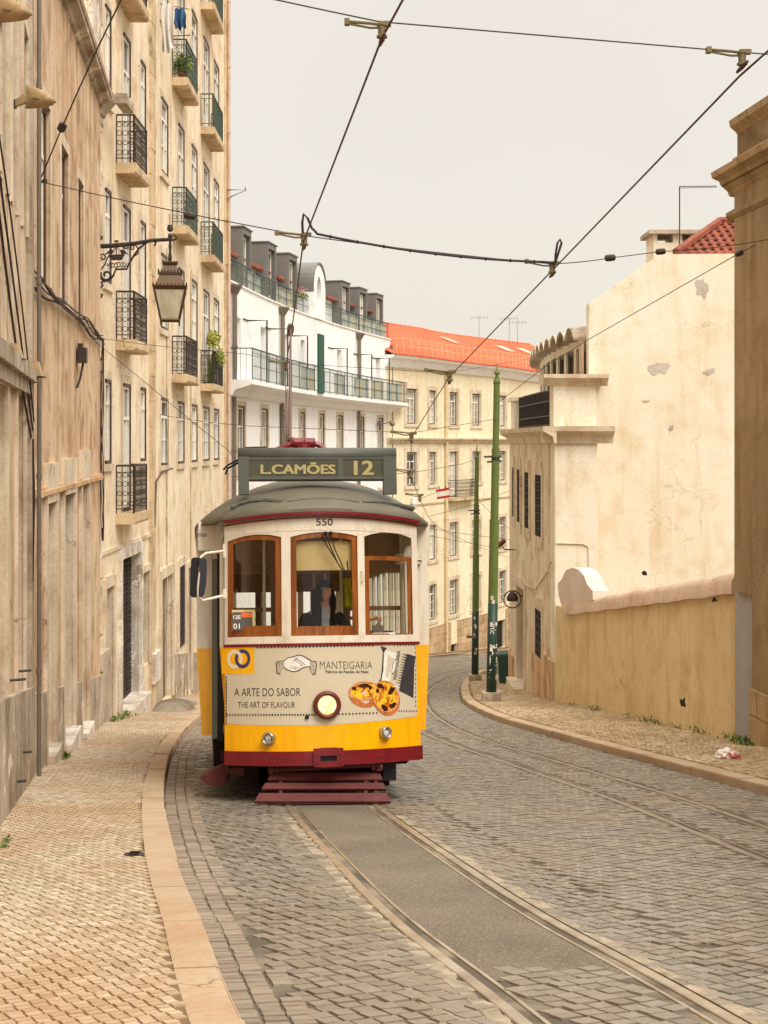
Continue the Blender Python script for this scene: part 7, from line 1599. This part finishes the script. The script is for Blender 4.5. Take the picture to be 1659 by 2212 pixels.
# streetlight on the white building, antennas
c = PW.p(PW.at(832, .5), .5, 1.05); e = empty('wall_light', c); tag(e, 'grey wall light under the end of the white balcony', 'wall light')
m = MB(); m.lathe((-.25, 0, 0), [(.02, -.1), (.14, -.04), (.16, .1), (.06, .2)], 10, (-.6, -.3, .7)); m.build('shade', M['pipe'], e); m = MB(); m.tube([(-.25, 0, 0), (.2, 0, .1), (.5, .2, .3)], .03, 6); m.lathe((.35, 0, 0), [(.02, -.1), (.14, -.04), (.16, .1), (.06, .2)], 10, (.6, -.3, .7)); m.build('arm', M['pipe'], e)
def antenna(base, h, kind, label, r=.018):
    e = empty('antenna', base); tag(e, label, 'antenna', 'antennas on the roofs'); m = MB(); m.tube([(0, 0, -1.2), (0, 0, h)], r, 5); m.build('mast', M['iron'], e); m = MB()
    if kind == 'boom': 
        m.tube([(-.0, 0, h), (1.05, .1, h + .03)], .014, 4); m.tube([(-.0, 0, h - .04), (1.05, .1, h + .0)], .01, 4)
        for k in range(7): m.tube([(.12 + k * .11, -.12, h - .03), (.16 + k * .11, .12, h + .06)], .005, 4)
    else:
        m.tube([(-.6, 0, h - .1), (.6, 0, h - .05)], r * .8, 4)
        for k in range(6): x = -.55 + k * .22; m.tube([(x, -.25, h - .09), (x, .25, h - .09)], r * .5, 4); m.tube([(x, 0, h - .25), (x, 0, h + .08)], r * .5, 4)
    m.build('elements', M['iron'], e)
antenna((pxx(1468, 41), 41, pzz(545, 41)), pzz(403, 41) - pzz(545, 41), 'boom', 'tall thin antenna mast with a long boom beside the chimney')
Yr = 102
for px, py, h, lb in ((1035, 706, .9, 'small antenna on the left part of the orange roof ridge'), (1100, 711, 1.0, 'branched antenna on the orange roof ridge'), (1118, 712, .7, 'small antenna right of the branched one on the ridge')): antenna(P(px, py, Yr), h * .8, 'yagi', lb, .012)
# ================================================================== the driver and what she holds
def skin_body(joints, edges, levels=2):
    me = bpy.data.meshes.new('body'); me.from_pydata([j[0] for j in joints], edges, []); o = bpy.data.objects.new('body', me); COL.objects.link(o)
    sk = o.modifiers.new('skin', 'SKIN'); sk.use_smooth_shade = True; sk.branch_smoothing = .4
    for i, j in enumerate(joints): me.skin_vertices[0].data[i].radius = j[1]
    me.skin_vertices[0].data[0].use_root = True; sb = o.modifiers.new('sub', 'SUBSURF'); sb.levels = levels; sb.render_levels = levels
    dg = bpy.context.evaluated_depsgraph_get(); dg.update(); m2 = bpy.data.meshes.new_from_object(o.evaluated_get(dg)); bpy.data.objects.remove(o); return m2
M['skin'] = paint('skin', S(232, 172, 142), S(212, 146, 116), .5, .35, 0, 9, .03, .4); M['hair'] = paint('black_hair', S(22, 17, 17), S(40, 28, 25), .6, .2, 0, 30, .3); M['jacket'] = paint('dark_navy_jacket', S(30, 36, 40), S(20, 24, 28), .8, .2, 0, 12, .2); M['shirt'] = paint('pale_shirt', S(196, 196, 206), S(160, 160, 176), .8, .2, 0, 12, .1)
V0 = .95     # depth of the driver inside the cab
hu_, hw_0 = tp(700, 1283, V0); ku = lambda px, py, v=V0: (tp(px, py, v)[0], v, tp(px, py, v)[1])
head = Vector((hu_, V0, hw_0 + .0)); k_ = .101
drv = empty('person'); drv.matrix_world = TM; tag(drv, 'tram driver with long black hair, dark jacket and pale shirt, hand on the controller', 'person')
sh = head.z - .19; hv = V0 + .05
J = [((hu_ - .02, hv + .05, sh - .52), (.15, .11)), ((hu_ - .02, hv + .04, sh - .25), (.15, .10)), ((hu_ - .01, hv + .03, sh - .07), (.14, .10)), ((hu_, hv + .01, sh + .05), (.055, .055)), ((hu_, V0 + .02, head.z - .06), (.06, .06)), ((hu_, V0 + .015, head.z + .04), (.078, .088)), ((hu_, V0 + .02, head.z + .09), (.06, .07)),
     ((hu_ + .17, hv + .03, sh - .05), (.065, .065)), ((hu_ + .30, hv - .06, sh - .28), (.045, .045)), ]
hand = Vector(ku(815, 1336, .55)); J += [((hand.x - .16, .66, hand.z - .02), (.034, .034)), ((hand.x - .05, .58, hand.z + .0), (.024, .02)), ((hand.x - .005, .56, hand.z + .005), (.034, .016))]
J += [((hu_ - .19, hv + .03, sh - .06), (.065, .065)), ((hu_ - .27, hv - .04, sh - .34), (.045, .045)), ((hu_ - .10, hv - .24, sh - .44), (.032, .032)), ((hu_ - .04, hv - .30, sh - .45), (.03, .018))]
J += [((hu_ + .10, hv - .05, sh - .60), (.085, .085)), ((hu_ + .12, hv - .35, sh - .62), (.06, .06)), ((hu_ + .12, hv - .38, .86), (.04, .04)), ((hu_ - .12, hv - .05, sh - .60), (.085, .085)), ((hu_ - .14, hv - .35, sh - .62), (.06, .06)), ((hu_ - .14, hv - .38, .86), (.04, .04))]
E = [(0, 1), (1, 2), (2, 3), (3, 4), (4, 5), (5, 6), (2, 7), (7, 8), (8, 9), (9, 10), (10, 11), (2, 12), (12, 13), (13, 14), (14, 15), (0, 16), (16, 17), (17, 18), (0, 19), (19, 20), (20, 21)]
# fingers closed on the knob, each with two bends
nj = len(J)
for f in range(4):
    a = Vector((hand.x + .022, .545 + .0, hand.z + .018 - .013 * f)); b = a + Vector((.024 - .003 * abs(f - 1), -.018, -.006)); c = b + Vector((-.004, -.018, -.016)); J += [(tuple(a), (.009, .009)), (tuple(b), (.0085, .0085)), (tuple(c), (.0075, .0075))]; E += [(11, nj), (nj, nj + 1), (nj + 1, nj + 2)]; nj += 3
J += [((hand.x - .01, .535, hand.z + .02), (.0105, .0105)), ((hand.x + .012, .515, hand.z + .012), (.009, .009))]; E += [(11, nj), (nj, nj + 1)]
bmesh_body = skin_body(J, E, 2)
# face: shaped head joined to the body and fused into one skin
bm = bmesh.new(); bmesh.ops.create_uvsphere(bm, u_segments=40, v_segments=32, radius=1)
yaw = R(38)
for v in bm.verts:
    n_ = v.co.copy(); x, y, z_ = n_.x * .074, n_.y * .092, n_.z * .118
    if z_ < 0: x *= 1 - .30 * (-n_.z) ** 1.3; y = y * (1 - .12 * (-n_.z)) - .006 * (-n_.z)
    fr_ = max(0, -n_.y)
    g = lambda cx_, cz_, sx_, sz_: math.exp(-((n_.x - cx_) / sx_) ** 2 - ((n_.z - cz_) / sz_) ** 2) * (fr_ ** 2)
    y -= .026 * g(0, -.20, .13, .16) + .012 * g(0, .02, .10, .22); y += .012 * (g(-.34, .08, .20, .11) + g(.34, .08, .20, .11)); y -= .007 * g(0, .26, .6, .09)
    y -= .008 * g(0, -.46, .22, .05) + .007 * g(0, -.57, .20, .05); y += .005 * g(0, -.515, .26, .025); y -= .012 * g(0, -.82, .25, .14); x += .004 * (g(.5, -.2, .2, .2) - g(-.5, -.2, .2, .2))
    v.co = Vector((x, y, z_))
rot = Matrix.Rotation(yaw, 4, 'Z') @ Matrix.Rotation(R(4), 4, 'X')
for sd in (-1, 1):
    r_ = bmesh.ops.create_icosphere(bm, subdivisions=2, radius=1, matrix=Matrix.Translation((sd * .076, .008, .0)) @ Matrix.Diagonal((.010, .020, .030, 1)))
bmesh.ops.transform(bm, matrix=Matrix.Translation(head + Vector((0, 0, .02))) @ rot, verts=bm.verts)
bm.from_mesh(bmesh_body); me = bpy.data.meshes.new('body'); bm.to_mesh(me); bm.free()
o = bpy.data.objects.new('body', me); COL.objects.link(o); rm = o.modifiers.new('r', 'REMESH'); rm.mode = 'VOXEL'; rm.voxel_size = .0055; sm_ = o.modifiers.new('s', 'SMOOTH'); sm_.iterations = 1; sm_.factor = .4
dg = bpy.context.evaluated_depsgraph_get(); dg.update(); m2 = bpy.data.meshes.new_from_object(o.evaluated_get(dg)); bpy.data.objects.remove(o)
m2.materials.clear(); m2.materials.append(M['skin']); m2.polygons.foreach_set('use_smooth', [True] * len(m2.polygons)); body = bpy.data.objects.new('body', m2); COL.objects.link(body); body.parent = drv
HM = Matrix.Translation(head + Vector((0, 0, .02))) @ rot
def hpart(name, mat, x, y, z_, sx_, sy_, sz_, seg=12):
    b = bmesh.new(); bmesh.ops.create_uvsphere(b, u_segments=seg, v_segments=8, radius=1, matrix=HM @ Matrix.Translation((x, y, z_)) @ Matrix.Diagonal((sx_, sy_, sz_, 1))); me = bpy.data.meshes.new(name); b.to_mesh(me); b.free()
    me.polygons.foreach_set('use_smooth', [True] * len(me.polygons)); me.materials.append(mat); q = bpy.data.objects.new(name, me); COL.objects.link(q); q.parent = drv; return q
M['eyew'] = paint('eye', S(214, 206, 200), None, .2, .5, 0, 5, 0); M['lip'] = paint('lip', S(168, 84, 76), None, .4, .4, 0, 5, 0)
for sd in (-1, 1):
    hpart('eye', M['eyew'], sd * .027, -.0775, .010, .0115, .008, .0062); hpart('pupil', M['hair'], sd * .027 + .002, -.0845, .010, .0050, .003, .0052); hpart('eyebrow', M['hair'], sd * .028, -.084, .030, .017, .006, .0030)
hpart('lips', M['lip'], 0, -.090, -.058, .022, .007, .0075)
# hair: cap plus long falls at both sides
b = bmesh.new(); bmesh.ops.create_uvsphere(b, u_segments=36, v_segments=24, radius=1)
for v in list(b.verts):
    n_ = v.co.copy(); v.co = Vector((n_.x * .092, n_.y * .112 + .008, n_.z * .132 + .006))
bmesh.ops.delete(b, geom=[f for f in b.faces if f.calc_center_median().y < -.035 and f.calc_center_median().z < .062 and abs(f.calc_center_median().x) < .085], context='FACES')
bmesh.ops.delete(b, geom=[f for f in b.faces if f.calc_center_median().z < -.10], context='FACES'); bmesh.ops.transform(b, matrix=HM, verts=b.verts); me = bpy.data.meshes.new('hair'); b.to_mesh(me); b.free()
me.polygons.foreach_set('use_smooth', [True] * len(me.polygons)); me.materials.append(M['hair']); ho = bpy.data.objects.new('hair', me); COL.objects.link(ho); ho.parent = drv; so = ho.modifiers.new('s', 'SOLIDIFY'); so.thickness = .012
m = MB(); rr = random.Random(2)
for sd in (-1, 1):
    for k in range(22):
        t = k / 21; a = HM @ Vector((sd * (.078 + .012 * rr.random()), -.045 + .12 * t, .03)); z1 = sh - .20 - .2 * rr.random()
        mid = Vector((a.x + sd * .018, a.y - .01 + .02 * t, head.z - .16)); end = Vector((hu_ + sd * (.045 + .07 * t) + rr.uniform(-.01, .01), hv - .13 + .03 * t, z1)); m.tube([a, (a + mid) / 2 + Vector((sd * .012, 0, 0)), mid, (mid + end) / 2, end], [.014, .017, .017, .014, .006], 5)
[m.tube([HM @ Vector((x, .07, .0)), Vector((head.x + x, V0 + .10, head.z - .15)), Vector((head.x + x * 1.3, hv + .16, sh - .25))], [.03, .035, .02], 6) for x in (-.06, -.02, .02, .06)]; m.build('hair_fall', M['hair'], drv, True)
def cloth_skin(idx, edges, grow, name, mat, extra=()):
    Jn = [(J[i][0], (J[i][1][0] + grow, J[i][1][1] + grow)) for i in idx]; mp = {a: k for k, a in enumerate(idx)}; m2 = skin_body(Jn, [(mp[a], mp[b_]) for a, b_ in edges], 2); m2.materials.clear(); m2.materials.append(mat); q = bpy.data.objects.new(name, m2); COL.objects.link(q); q.parent = drv; return q
cloth_skin([0, 1, 2, 7, 8, 9, 12, 13, 14, 16, 17, 18, 19, 20, 21], [(0, 1), (1, 2), (2, 7), (7, 8), (8, 9), (2, 12), (12, 13), (13, 14), (0, 16), (16, 17), (17, 18), (0, 19), (19, 20), (20, 21)], .020, 'jacket', M['jacket'])
m = MB(); yv = hv - .145; m.hexa([(hu_ - .06, yv, sh - .48), (hu_ + .055, yv, sh - .48), (hu_ + .055, yv + .05, sh - .48), (hu_ - .06, yv + .05, sh - .48)], [(hu_ - .028, yv + .055, sh + .03), (hu_ + .045, yv + .055, sh + .03), (hu_ + .045, yv + .09, sh + .03), (hu_ - .028, yv + .09, sh + .03)]); m.build('shirt', M['shirt'], drv)
# controller knob and box inside the right window
ct = empty('controller'); ct.matrix_world = TM; tag(ct, 'grey controller box with a metal knob under the driver hand', 'controller')
m = MB(); m.box(hand.x - .055, hand.x + .055, .47, .58, W_si - .13, hand.z - .075); m.build('box', M['pipe'], ct); m = MB(); m.lathe((hand.x + .012, .53, hand.z - .08), [(.03, 0), (.03, .015), (.014, .03), (.014, .07)], 14); m.build('knob', M['t_metal'], ct)
m = MB(); m.box(-.62, .72, .36, .60, W_si - .16, W_si - .13); m.build('shelf', M['t_in'], tram)
# hanging yellow vest
m = MB(); a = ku(752, 1258, 1.2); m.grid(lambda u, v: (a[0] + (u - .5) * .12 * (1 - .4 * v) + .02 * math.sin(9 * u + 4 * v), 1.22 + .03 * math.sin(14 * u), a[2] - .34 * (1 - v) + .05), [i / 10 for i in range(11)], [i / 8 for i in range(9)]); M['vest'] = paint('yellow_vest', S(216, 206, 40), None, .8, .2); o = tag(m.build('safety_vest', M['vest'], None, True), 'yellow safety vest hanging behind the driver', 'vest'); o.matrix_world = TM; sol = o.modifiers.new('s', 'SOLIDIFY'); sol.thickness = .01
